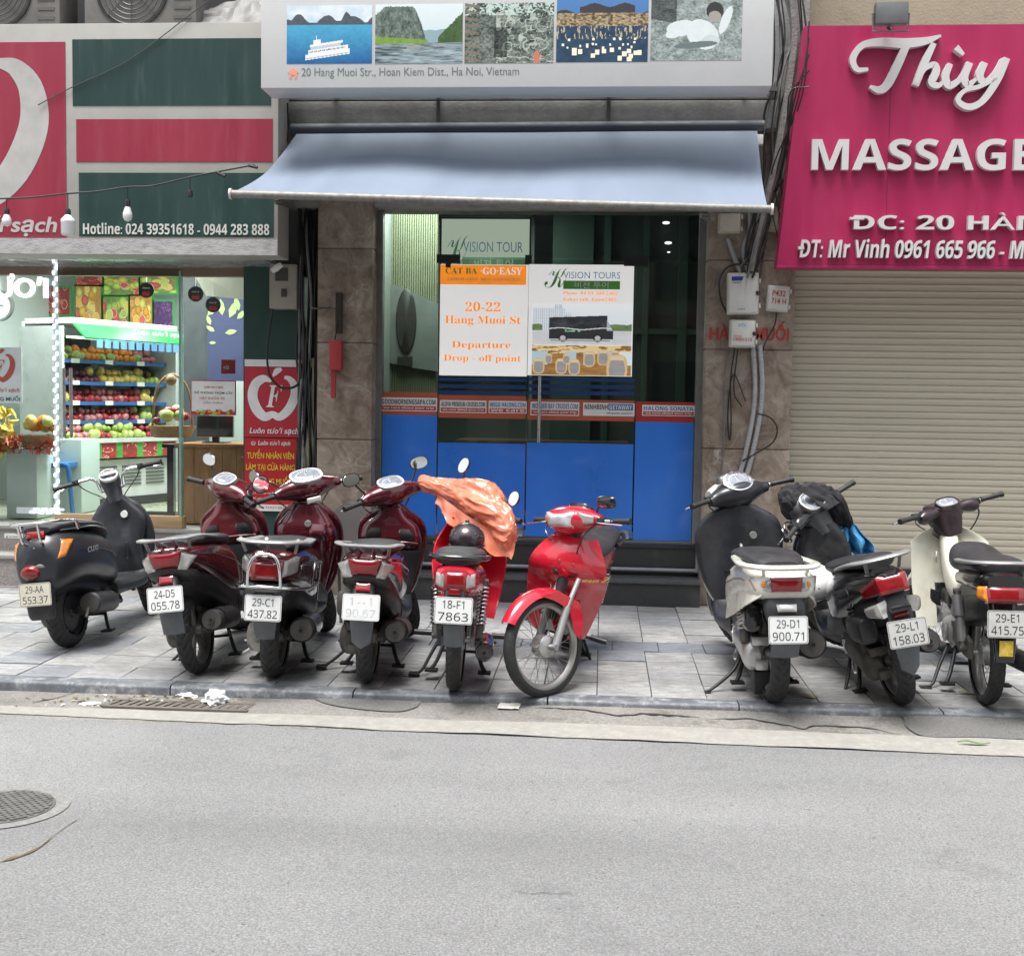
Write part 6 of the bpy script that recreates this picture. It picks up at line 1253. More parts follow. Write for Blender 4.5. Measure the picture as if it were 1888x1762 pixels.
def arc_fender(mb, c, R, hw, a0, a1, n=20, th=.004, taper=0.0, flare=.0):
    g = []
    for i in range(n+1):
        t = i/n; a = R_(a0+(a1-a0)*t); w_ = hw*(1-taper*abs(2*t-1)**2); row = []
        for j in range(-5, 6):
            u = j/5; r = R-.035*abs(u)**3-flare*t*abs(u)
            row.append((c[0]+r*math.cos(a), w_*u, c[1]+r*math.sin(a)))
        g.append(row)
    mb.sheet(g, th); return mb
def plate(root, x, z, tilt, txt, roll=0.0, dirt_=None, washed=0, y=0.0):
    """licence plate facing -x"""
    T = Matrix.Translation((x, y, z)) @ Matrix.Rotation(R_(-90), 4, 'Z') @ Matrix.Rotation(R_(tilt), 4, 'X') @ Matrix.Rotation(R_(roll), 4, 'Y')
    m = MB(); m.T = T; bm = bmesh.new(); w_, h, r = .095, .07, .012; pts = []
    for cx, cz, a in ((w_-r, h-r, 0), (-w_+r, h-r, 90), (-w_+r, -h+r, 180), (w_-r, -h+r, 270)):
        for k in range(5): b = R_(a+22.5*k); pts.append((cx+r*math.cos(b), cz+r*math.sin(b)))
    m.prism(pts, 0, .0015); p = obj('license_plate', m, dirt_ or PLW, root, 20, True); bm.free()
    m = MB(); m.T = T; n = len(pts)
    o = [(a*.965, -.0006, b*.955) for a, b in pts]; i2 = [(a*.945, -.0006, b*.93) for a, b in pts]; m.add(o+i2, [(k, (k+1) % n, (k+1) % n+n, k+n) for k in range(n)])
    if not txt: return p
    a, b = txt; m2 = MB(); letters(m2, a, -.056, .052, .010, .052, -.0008, 'sans'); letters(m2, b, -.076, .074, -.054, -.010, -.0008, 'sans'); m.merge(m2)
    obj('lettering', m, mat('faded_plate_ink', (.50, .51, .52), .5, var=.3, vs=30) if washed else INK, p, 0, True); return p
def mirror(root, base, elbow, head, face, sx, sz, T, shape=2.4, stalk=CHR if 0 else None, label=None):
    m = MB(); m.T = T; m.tube([base, elbow, head], .006, 8, 4); mi = obj('mirror', m, stalk or BLK, root, 40, True)
    f = Vector(face).normalized(); up = Vector((0, 0, 1)); s_ = up.cross(f).normalized(); u = f.cross(s_)
    M = Matrix(((s_.x, f.x, u.x, head[0]), (s_.y, f.y, u.y, head[1]), (s_.z, f.z, u.z, head[2]), (0, 0, 0, 1)))
    if T is not None: M = T @ M
    m = MB(); m.T = M; m.loft([(-.022, 0, 0, sx*.35, sx*.35, sz*.35, sz*.35, 2), (-.014, 0, 0, sx*.8, sx*.8, sz*.8, sz*.8, shape), (0, 0, 0, sx, sx, sz, sz, shape), (.006, 0, 0, sx, sx, sz, sz, shape)], 'y', 24, 3); obj('mirror_shell', m, BLK, mi, 40, True)
    m = MB(); m.T = M; m.loft([(.0055, 0, 0, sx*.9, sx*.9, sz*.9, sz*.9, shape), (.0075, 0, 0, sx*.88, sx*.88, sz*.88, sz*.88, shape)], 'y', 24, 1); obj('mirror_glass', m, MIR, mi, 30, True)
def steerT(hx, hz, rake, deg):
    ax = Vector((-math.sin(R_(rake)), 0, math.cos(R_(rake)))); return Matrix.Translation((hx, 0, hz)) @ Matrix.Rotation(R_(deg), 4, ax) @ Matrix.Translation((-hx, 0, -hz))
def grips(root, T, x, z, y0, y1, sweep=.05, drop=.0, lever=True, lv=None, both=True):
    for s in (1, -1):
        m = MB(); m.T = T; m.tube([(x, s*y0*.6, z), (x, s*y0, z), (x-sweep*.4, s*(y0+.05), z-drop*.4), (x-sweep, s*y1, z-drop)], .011, 10, 3)
        hb = obj('handlebar', m, CHR, root, 40, True)
        m = MB(); m.T = T; a = V(x-sweep*.45, s*(y0+.03), z-drop*.45); b = V(x-sweep, s*y1, z-drop); n = 13
        m.tube([a.lerp(b, k/n) for k in range(n+1)], [.0175 if k in (0, n) else (.0165 if k % 2 else .0150) for k in range(n+1)], 12); m.tube([b, b+(b-a).normalized()*.02], .0185, 12); obj('grip', m, mat('grip_rubber', (.02, .02, .021), .6, var=.2), hb, 40, True)
        m = MB(); m.T = T; m.tube([(x+.03, s*y0, z-.01), (x+.085, s*y0*.8, z-.07), (x+.06, s*.06, z-.17), (x+.04, s*.03, z-.24)], .0042, 6, 5); obj('brake_cable', m, BLK, hb, 50, True)
        if lever:
            m = MB(); m.T = T; m.tube([(x+.03, s*(y0-.02), z-.005), (x+.05, s*(y0+.03), z-.01), (x+.035, s*(y0+.10), z-.015-drop), (x+.025, s*(y1+.015), z-.02-drop)], [.009, .007, .0055, .008], 8, 4, flat=(Vector((0, 0, 1)), .7)); obj('brake_lever', m, lv or CHR, hb, 40, True)
            m = MB(); m.T = T; m.box(x-.025, x+.035, s*(y0+.005)-.022, s*(y0+.005)+.022, z-.022, z+.02, .008); obj('switch_housing', m, PLA, hb, 25, True)
def spring(mb, a, b, r, turns, wr, n=None):
    a, b = Vector(a), Vector(b); d = (b-a); ax = d.normalized(); u = ax.orthogonal().normalized(); w_ = ax.cross(u); N = turns*12
    mb.tube([a+d*(k/N)+(u*math.cos(2*math.pi*k/12)+w_*math.sin(2*math.pi*k/12))*r for k in range(N+1)], wr, 6)
def shock(root, a, b, r=.026, mt=None, sm=None, cover=None, body=None):
    m = MB(); a, b = Vector(a), Vector(b); m.tube([a, b], .011, 8); m.tube([a, a+(b-a)*.28], r*.75, 12); m.tube([b-(b-a)*.1, b], r*.7, 12)
    for p in (a, b): m.tube([p+V(0, -.018, 0), p+V(0, .018, 0)], .017, 10)
    s = obj('shock_absorber', m, body or ENG, root, 40, True)
    m = MB()
    if cover: m.tube([a+(b-a)*.12, a+(b-a)*.55, a+(b-a)*.56, a+(b-a)*.93], [r*.9, r*.9, r*1.15, r*1.15], 16); obj('shock_cover', m, cover, s, 40, True)
    else: spring(m, a+(b-a)*.22, a+(b-a)*.92, r, 10, .0052); obj('spring', m, sm or mat('spring_steel', (.12, .11, .10), .5, .5), s, 60, True)
def exhaust(root, a, b, r, mt=None, shield=None, pipe=True, cap='plain', y=None, tip=.016, head=None):
    """muffler from its rear end a to its front end b"""
    a, b = Vector(a), Vector(b); d = (b-a); u = d.normalized(); m = MB()
    st = [(0, .86), (.03, 1), (.5, 1.02), (.86, 1), (.95, .8), (1, .45)]
    m.tube([a+d*t for t, _ in st], [r*f for _, f in st], 24)
    ex = obj('exhaust', m, mt or EXH, root, 40, True)
    m = MB(); m.tube([a-u*.004, a+u*.004], [r*.84, r*.86], 24); m.tube([a-u*.022, a+u*.01], tip, 14); obj('end_cap', m, mat('exhaust_end', (.10, .095, .09), .5, .5, var=.2), ex, 30, True)
    m = MB(); m.tube([a-u*.0225, a-u*.018], tip*.72, 12); obj('outlet', m, mat('outlet_dark', (.004, .004, .004), .9), ex, 0, True)
    if cap == 'ring':
        m = MB(); s0 = a-u*.01; bm_ = [s0, s0+u*.03]; m.tube(bm_, r*1.04, 24, cap=False); m.tube([s0, s0+u*.006], [r*.75, r*.8], 24, cap=False); obj('end_ring', m, CHR, ex, 40, True)
    if pipe:
        h = Vector(head or (b+V(.18, .02, -.03))); m = MB(); m.tube([b-u*.02, b+u*.06, h, h+V(.08, .06, .06)], .014, 10, 5); obj('header_pipe', m, mat('rusty_pipe', (.11, .085, .065), .65, .4, var=.35, vs=15), ex, 40, True)
    if shield:
        m = MB(); up = Vector((0, -.7, .7)); sd = u.cross(up).normalized(); up = sd.cross(u).normalized(); g = []
        for i in range(9):
            t = .14+.62*i/8; row = []
            for j in range(9):
                an = R_(-62+124*j/8)*(1-.25*abs(i/4-1)**2); row.append(a+d*t+(up*math.cos(an)+sd*math.sin(an))*(r*1.13))
            g.append(row)
        m.sheet(g, .004); obj('heat_shield', m, shield, ex, 40, True)
    return ex
def stand(root, side=True, centre=True, foot=None, sx=.50, sy=.23):
    if centre:
        m = MB()
        for s in (1, -1): m.tube([(.36, s*.07, .25), (.27, s*.12, .10), (.22, s*.15, .055)], .011, 8, 3)
        m.tube([(.31, .1, .15), (.31, -.1, .15)], .009, 8); m.box(.19, .25, .11, .18, .045, .058); m.box(.19, .25, -.18, -.11, .045, .058); obj('centre_stand', m, mat('stand_black', (.02, .02, .021), .55, .3, var=.3), root, 40, True)
    if side:
        m = MB(); m.tube([(sx, .10, .24), (sx-.06, .16, .12), (sx-.12, sy-.015, .028), (sx-.13, sy+.03, .012)], [.011, .010, .009, .009], 8, 4); m.box(sx-.165, sx-.10, sy-.005, sy+.055, .002, .014, .004); obj('side_stand', m, foot or mat('stand_black', (.02, .02, .021), .55, .3), root, 40, True)
def decal(root, t, x0, x1, z0, z1, y, side, mt, slope=0.0, shear=.2, parent=None, yaw=0.0):
    """lettering on the bike's side; side = -1 right, +1 left"""
    m = MB(); m2 = MB(); letters(m2, t, 0, abs(x1-x0), 0, z1-z0, 0, None, shear, .01)
    if side < 0: M = Matrix.Translation((x0, y, z0)) @ Matrix.Rotation(R_(-slope), 4, 'Y') @ Matrix.Rotation(R_(yaw), 4, 'Z')
    else: M = Matrix.Translation((x1, y, z0)) @ Matrix.Rotation(R_(slope), 4, 'Y') @ Matrix.Rotation(R_(180+yaw), 4, 'Z')
    m.merge(m2, M); obj('decal', m, mt, parent or root, 0, True)
def gauge(root, T, c, w_, l, bezel, tilt=38, ring=True, round_=False):
    """instrument cluster facing up and back"""
    M = Matrix.Translation(c) @ Matrix.Rotation(R_(-tilt), 4, 'Y')
    if T is not None: M = T @ M
    m = MB(); m.T = M; e = 2.0 if round_ else 2.6
    m.loft([(-.03, 0, 0, l*.9, l*.9, w_*.9, w_*.9, e), (0, 0, 0, l, l, w_, w_, e), (.010, 0, 0, l*1.0, l*1.0, w_*1.0, w_*1.0, e), (.012, 0, 0, l*.9, l*.9, w_*.9, w_*.9, e), (.004, 0, 0, l*.84, l*.84, w_*.86, w_*.86, e)], 'z', 32, 1); b = obj('gauge', m, bezel, root, 35, True)
    m = MB(); m.T = M; m.loft([(.004, 0, 0, l*.85, l*.85, w_*.87, w_*.87, e), (.006, 0, 0, l*.85, l*.85, w_*.87, w_*.87, e), (.007, 0, 0, l*.8, l*.8, w_*.82, w_*.82, e)], 'z', 32, 1); obj('gauge_face', m, mat('gauge_face', (.22, .24, .27), .08, coat=1.0, var=.3, vs=25), b, 35, True)
    m = MB(); m.T = M
    for k in range(19):
        a = R_(-20+220*k/18); r1 = .62; m.add([(l*.72*math.cos(a+q)*r, w_*.66*math.sin(a+q)*r, .0074) for q, r in ((-.03, 1), (.03, 1), (.03, .86), (-.03, .86))], [(0, 1, 2, 3)])
    m.box(-l*.5, -l*.3, -w_*.3, w_*.3, .0074, .0078); m.box(-.001, l*.5, -.001, .001, .0074, .008); obj('dial', m, mat('dial_white', (.75, .78, .8), .4), b, 0, True)
def headset(root, T, x, z, mt, w0=.105, w1=.20, back=.085, front=.12, hz=.075):
    m = MB(); m.T = T; S = []
    for y, f, bk, u, d, dx, dz in ((-w1, .028, .028, .026, .03, -.02, -.012), (-w1*.82, .045, .042, .04, .045, -.008, -.008), (-w0, front*.7, back*.72, hz*.7, hz*.9, 0, 0), (-w0*.45, front*.95, back*.95, hz*.95, hz*1.2, 0, 0), (0, front, back, hz, hz*1.3, 0, 0), (w0*.45, front*.95, back*.95, hz*.95, hz*1.2, 0, 0), (w0, front*.7, back*.72, hz*.7, hz*.9, 0, 0), (w1*.82, .045, .042, .04, .045, -.008, -.008), (w1, .028, .028, .026, .03, -.02, -.012)):
        S.append((y, x+dx, z+dz, f, bk, u, d, 2.5))
    m.loft(S, 'y', 28, 4); return obj('handlebar_cowl', m, mt, root, 45, True)
def fork(root, T, x, R, hx, hz, mt, y=.075):
    m = MB(); m.T = T
    for s in (1, -1): m.tube([(x, s*y, R), (x+(hx-x)*.42, s*y, R+(hz-R)*.42)], .019, 10); m.tube([(x+(hx-x)*.40, s*y, R+(hz-R)*.40), (x+(hx-x)*.75, s*y, R+(hz-R)*.75)], .014, 10); m.box(x-.02, x+.02, s*y-.014, s*y+.014, R-.03, R+.03, .006)
    obj('fork', m, mt, root, 40, True)
def place(root, px, py, yaw, lean, sz=.95):
    g = ground(px, py, 0); root.location = (g.x, g.y, -.003); root.rotation_mode = 'XYZ'
    root.matrix_world = Matrix.Translation((g.x, g.y, .0)) @ Matrix.Rotation(R_(yaw), 4, 'Z') @ Matrix.Rotation(R_(-lean), 4, 'X') @ Matrix.Diagonal((1, 1, sz, 1))
def engine_scooter(root, R, mt=None, box=None, air=True):
    m = MB(); m.loft([(-.07, .10, R-.01, .03, .03, .05, .05, 2.4), (-.03, .105, R, .05, .05, .085, .085, 2.4), (.06, .105, R+.02, .052, .05, .08, .085, 2.6), (.2, .105, R+.03, .05, .05, .07, .075, 2.6), (.33, .10, R+.045, .05, .05, .08, .08, 2.4), (.40, .09, R+.05, .03, .03, .05, .05, 2.2)], 'x', 22, 4)
    for k in range(5): a = k*1.25; m.tube([(.30+.055*math.cos(a), .145, R+.045+.055*math.sin(a)), (.30+.055*math.cos(a), .157, R+.045+.055*math.sin(a))], .006, 6)
    m.box(-.11, -.02, .04, .10, R-.07, R-.02, .01); m.box(-.09, .0, .03, .12, R+.06, R+.11, .01); e = obj('engine_case', m, mt or ALU, root, 40, True)
    m = MB(); m.lathe([(0, .152), (.045, .152), (.05, .146)], (.30, 0, R+.045), 'y', 20); m.tube([(.2, .15, R-.02), (.13, .17, R-.04), (.07, .18, R-.045)], .007, 8, 3); obj('kick_starter', m, CHR, e, 40, True)
    if air:
        m = MB(); m.loft([(-.16, .115, R+.22, .035, .035, .05, .05, 3.5), (-.13, .115, R+.22, .05, .045, .075, .075, 3.5), (.06, .115, R+.2, .05, .045, .07, .075, 3.5), (.16, .115, R+.18, .035, .035, .05, .05, 3)], 'x', 22, 4); m.box(-.165, -.15, .085, .145, R+.18, R+.25, .004); obj('air_box', m, box or PLA, e, 40, True)
    m = MB(); m.box(.28, .55, -.10, .06, R-.02, R+.12, .03); 
    for k in range(6): m.box(.30+.035*k, .315+.035*k, -.125, .0, R-.03, R+.10)
    m.loft([(.05, -.06, R, .03, .03, .03, .03, 2.5), (.3, -.07, R+.05, .03, .03, .04, .04, 2.5)], 'x', 14, 2); obj('engine_block', m, ENG, root, 40, True)
def scooter(name, label, S):
    t = thing(name, label, 'motorbike', (0, 0, 0), 'motorbikes parked on the pavement')
    WB, R, B = S.get('wb', 1.2), S['R'], S['body']; tw = S.get('tw', .085); hx, hz = WB-.27, .93+S.get('hz', 0); T = steerT(hx, hz, 26, S['steer'])
    wheel(t, 0, R, tw, 0, S.get('spokes', '5'), None, 'scooter', S.get('rim', ALU), None, S.get('drum')); wheel(t, WB, R, tw*.92, 0, S.get('spokes', '5'), T, 'scooter', S.get('rim', ALU), -1)
    engine_scooter(t, R, S.get('eng'), S.get('airbox'), S.get('air', True))
    fork(t, T, WB, R, hx, hz, PLA)
    # body
    m = MB(); m.cowl(S['cowl'], 2.7, 30, 5, S.get('cfn')); cw = obj('rear_cowl', m, B, t, 40, True)
    m = MB(); q = [c_ for c_ in S['cowl'] if c_[0] > -.31]; XX = [c_[0] for c_ in q]; f = lambda x, k: float(np.interp(x, XX, [(c_[1], c_[2]*.62+c_[3]*.38)[k] for c_ in q]))
    for s in (1, -1): m.tube([(x, s*f(x, 0)*1.0, f(x, 1)) for x in np.linspace(XX[0]+.04, XX[-1]-.03, 24)], .0022, 5)
    obj('panel_seam', m, BLK, cw, 0, True)
    m = MB(); m.cowl(S['seat'], 2.5, 26, 5); obj('seat', m, S.get('seatm', SEAT), t, 50, True)
    m = MB(); m.cowl(S['under'], 2.6, 22, 4); obj('under_cowl', m, PLA, t, 40, True)
    m = MB(); m.cowl(S['floor'], 3.4, 22, 4); obj('floorboard', m, S.get('floorm', PLA), t, 40, True)
    m = MB(); m.loft(S['apron'], 'z', 30, 5); ap = obj('front_apron', m, B, t, 45, True)
    m = MB(); m.loft(S['inner'], 'z', 28, 5); obj('leg_shield', m, S.get('innerm', PLA), t, 45, True)
    m = MB(); m.T = T; arc_fender(m, (WB, R), R+.035, .062, -15, 150, 22, .004, .25); obj('front_fender', m, S.get('fender', B), t, 45, True)
    return t, T, cw, ap, hx, hz
def lamp_quad(parent, pts, bulge, mt, nm='lamp_lens', th=.02): m = MB(); m.lens(pts, bulge, th, 8); return obj(nm, m, mt, parent, 50, True)
def flap(root, x0, z0, x1, z1, w0, w1, mt, point=0.0, y=0.0):
    m = MB(); g = []
    for i in range(9):
        v = i/8; row = []
        for j in range(-4, 5):
            u = j/4; w_ = w0+(w1-w0)*v; zz_ = z0+(z1-z0)*v-(point*(1-abs(u)) if i == 8 else 0); row.append((x0+(x1-x0)*v+.028*abs(u)**2, y+w_*u, zz_))
        g.append(row)
    m.sheet(g, .005); return obj('mud_flap', m, mt, root, 40, True)
MRN = mat('maroon_paint', (.085, .006, .014), .2, .25, var=.08, vs=3, coat=1.0, rv=.05, dirt=((.16, .08, .08), .12, 6))
MRD = mat('maroon_paint_dusty', (.12, .012, .018), .24, .2, var=.1, vs=3, coat=.9, rv=.05, dirt=((.2, .12, .11), .2, 5))
RED = mat('red_paint', (.58, .014, .035), .22, var=.06, vs=3, coat=.9, rv=.05, dirt=((.42, .08, .08), .12, 5))
BMT = mat('charcoal_satin_paint', (.026, .028, .034), .36, var=.2, vs=4, coat=.15, dirt=((.09, .09, .095), .3, 4))
CRM = mat('cream_white_paint', (.66, .65, .58), .28, var=.04, vs=3, coat=.6, dirt=((.42, .39, .32), .15, 5))
IVR = mat('ivory_paint', (.66, .64, .54), .35, var=.06, vs=4, coat=.3, dirt=((.36, .32, .22), .28, 5))
RAIL = mat('silver_rail_paint', (.28, .28, .28), .4, .35, var=.08, vs=9, dirt=((.25, .24, .22), .25, 7))
IGR = mat('grey_inner_plastic', (.030, .032, .037), .5, var=.2, vs=6, dirt=((.10, .10, .10), .3, 4))
DEC = mat('silver_decal', (.6, .6, .6), .35, .3)
def rail(root, pts, r, mt, flatz=.55, posts=()):
    m = MB(); m.tube(pts, r, 12, 6, flat=(Vector((0, 0, 1)), flatz))
    for a, b in posts: m.tube([a, b], .009, 8)
    return obj('grab_rail', m, mt, root, 45, True)
def std_parts(R):
    return dict(seat=[(-.20, .075, .800, .755), (-.12, .115, .818, .75), (.08, .135, .812, .735), (.28, .14, .785, .715), (.44, .125, .772, .695), (.56, .085, .752, .665)],
        under=[(-.24, .06, .66, .56), (-.1, .10, .64, .46), (.1, .125, .60, .38), (.35, .13, .5, .27), (.55, .12, .45, .25)],
        floor=[(.46, .13, .42, .25), (.6, .15, .355, .24), (.86, .155, .345, .235), (.98, .13, .44, .28), (1.04, .09, .5, .36)])

# 2 and 4: the two maroon scooters with a broad red tail lamp
def vision(name, label, ptxt, steer, dusty, washed=0, right_mirror='both', old=False):
    S = std_parts(.25); S.update(R=.25, wb=1.2, steer=steer, body=MRD if dusty else MRN, spokes='5', rim=mat('dusty_grey_rim', (.17, .16, .145), .5, .5, var=.2, dirt=((.2, .18, .15), .4, 8)), innerm=IGR, airbox=mat('dusty_black_box', (.07, .068, .062), .6, var=.25, dirt=((.22, .2, .17), .45, 6)), eng=ENG,
        cowl=[(-.33, .075, .752, .712, 3), (-.29, .118, .768, .675, 3), (-.16, .138, .775, .625), (.05, .15, .772, .545), (.25, .158, .752, .44), (.42, .16, .72, .375), (.56, .14, .66, .34)],
        apron=[(.30, .985, 0, .045, .05, .11, .11, 2.6), (.42, 1.0, 0, .07, .055, .165, .165, 2.6), (.60, 1.02, 0, .10, .05, .205, .205, 2.6), (.74, 1.0, 0, .115, .05, .215, .215, 2.6), (.83, .975, 0, .10, .05, .19, .19, 2.5), (.90, .945, 0, .075, .055, .11, .11, 2.3), (.94, .93, 0, .05, .05, .06, .06, 2.2)],
        inner=[(.34, .92, 0, .05, .03, .12, .12, 3), (.5, .935, 0, .05, .035, .165, .165, 3.2), (.62, .93, 0, .05, .05, .19, .19, 3.2), (.66, .925, 0, .05, .03, .195, .195, 3.2), (.70, .93, 0, .04, .02, .195, .195, 3)])
    t, T, cw, ap, hx, hz = scooter(name, label, S); B = S['body']; R = .25
    m = MB(); m.loft([(.66, .92, 0, .05, .055, .185, .185, 3), (.72, .915, 0, .05, .06, .19, .19, 3), (.80, .915, 0, .05, .05, .165, .165, 2.8), (.86, .915, 0, .04, .05, .10, .10, 2.4), (.92, .92, 0, .04, .05, .07, .07, 2.2)], 'z', 28, 5); obj('glove_panel', m, B, t, 45, True)
    m = MB(); m.lathe([(0, -.006), (.016, -.006), (.019, 0)], (0, 0, 0), 'x', 16); m.v = [p+V(.857, -.07, .765) for p in m.v]; obj('ignition_lock', m, ALU, t, 40, True)
    headset(t, T, hx, hz+.085, B, .12, .20, .095, .13, .07); gauge(t, T, (hx-.045, 0, hz+.148), .085, .058, mat('pale_bezel', (.55, .55, .55), .3, var=.05), 32)
    grips(t, T, hx-.015, hz+.075, .19, .325, .05, .01)
    M_ = lambda s: mirror(t, (hx, s*.16, hz+.11), (hx-.0, s*.2, hz+.17), (hx-.01, s*.235, hz+.225), (-1, -s*.12, -.04), .062, .042, T)
    for s in ((1, -1) if right_mirror == 'both' else (right_mirror,)): M_(s)
    # tail: wide red lens with clear wings, black chin, plate and flap
    x = -.34
    tl = lamp_quad(t, [(x, .065, .668), (x, -.065, .668), (x-.004, -.085, .752), (x-.004, .085, .752)], .016, LRED, 'tail_light', .05)
    for s in (1, -1):
        q = [(x, s*.062, .655), (x+.02, s*.105, .645), (x+.075, s*.15, .715), (x+.01, s*.088, .745)]
        lamp_quad(tl, q if s < 0 else q[::-1], .012, LCLR, 'turn_signal', .04)
    m = MB(); m.cowl([(x+.005, .07, .665, .632, 3.5), (x+.05, .115, .66, .60, 3.5), (x+.16, .125, .64, .56, 3)], 3, 20, 3); obj('tail_chin', m, PLA, t, 40, True)
    m = MB(); m.loft([(.645, -.25, 0, .05, .06, .05, .05, 3), (.60, -.30, 0, .04, .05, .052, .052, 3), (.53, -.36, 0, .03, .035, .062, .062, 3.5), (.46, -.375, 0, .03, .02, .066, .066, 3.5)], 'z', 22, 4); obj('plate_bracket', m, PLA, t, 40, True)
    lamp_quad(t, [(-.372, .036, .585), (-.372, -.036, .585), (-.352, -.036, .625), (-.352, .036, .625)], .004, LRED, 'rear_reflector', .01)
    plate(t, -.408, .505, -8, ptxt, 0, None, washed)
    if not old: flap(t, -.385, .45, -.36, .30, .062, .058, PLG, .0)
    else: flap(t, -.385, .45, -.36, .30, .064, .050, PLG, .03)
    rail(t, [(.12, .135, .778), (-.05, .155, .80), (-.22, .155, .822), (-.325, .11, .824), (-.345, 0, .825), (-.325, -.11, .824), (-.22, -.155, .822), (-.05, -.155, .80), (.12, -.135, .778)], .022, RAIL, .42, [((-.25, .11, .76), (-.28, .12, .825)), ((-.25, -.11, .76), (-.28, -.12, .825)), ((-.2, .03, .77), (-.35, .05, .83)), ((-.2, -.03, .77), (-.35, -.05, .83))])
    exhaust(t, (-.17, -.155, .33), (.26, -.145, .27), .062, None, EXH if not old else mat('dusty_shield', (.10, .095, .088), .5, .4, var=.2, dirt=((.2, .18, .16), .4, 7)))
    shock(t, (-.02, .12, .30), (.09, .12, .60)); stand(t, True, True, sx=.42, sy=.27)
    decal(t, 'VISION', .0, .15, .688, .712, -.1535, -1, DEC, 2, .25, cw); decal(t, 'VISION', .0, .15, .688, .712, .1535, 1, DEC, 2, .25, cw)
    m = MB(); m.tube([(.0, -.12, .26), (.2, -.12, .30), (.45, -.1, .40), (.62, -.12, .38)], .007, 6, 5); obj('brake_cable', m, BLK, t, 40, True)
    for s in (1, -1):
        m = MB(); m.loft([(.705, .868, s*.105, .02, .02, .048, .048, 3), (.75, .862, s*.10, .02, .022, .045, .045, 3), (.785, .865, s*.088, .02, .016, .03, .03, 3)], 'z', 20, 3); obj('pocket', m, mat('pocket_dark', (.012, .010, .011), .5), t, 40, True)
    m = MB(); m.tube([(.862, .17, .695), (.848, .1, .70), (.846, 0, .70), (.848, -.1, .70), (.862, -.17, .695)], .009, 8, 4); obj('pocket_lip', m, B, t, 50, True)
    return t
t2 = vision('scooter', 'dusty maroon scooter with its bars turned right, plate ending 055.78', ('24-D5', '055.78'), -42, True)
place(t2, 369, 1240, 92, 7)
t4 = vision('scooter', 'glossy maroon scooter left of the red motorbike, with a washed out plate', ('1 - - 1', '90.67'), 35, False, 1, 'both', True)
place(t4, 677, 1257, 94, -2)
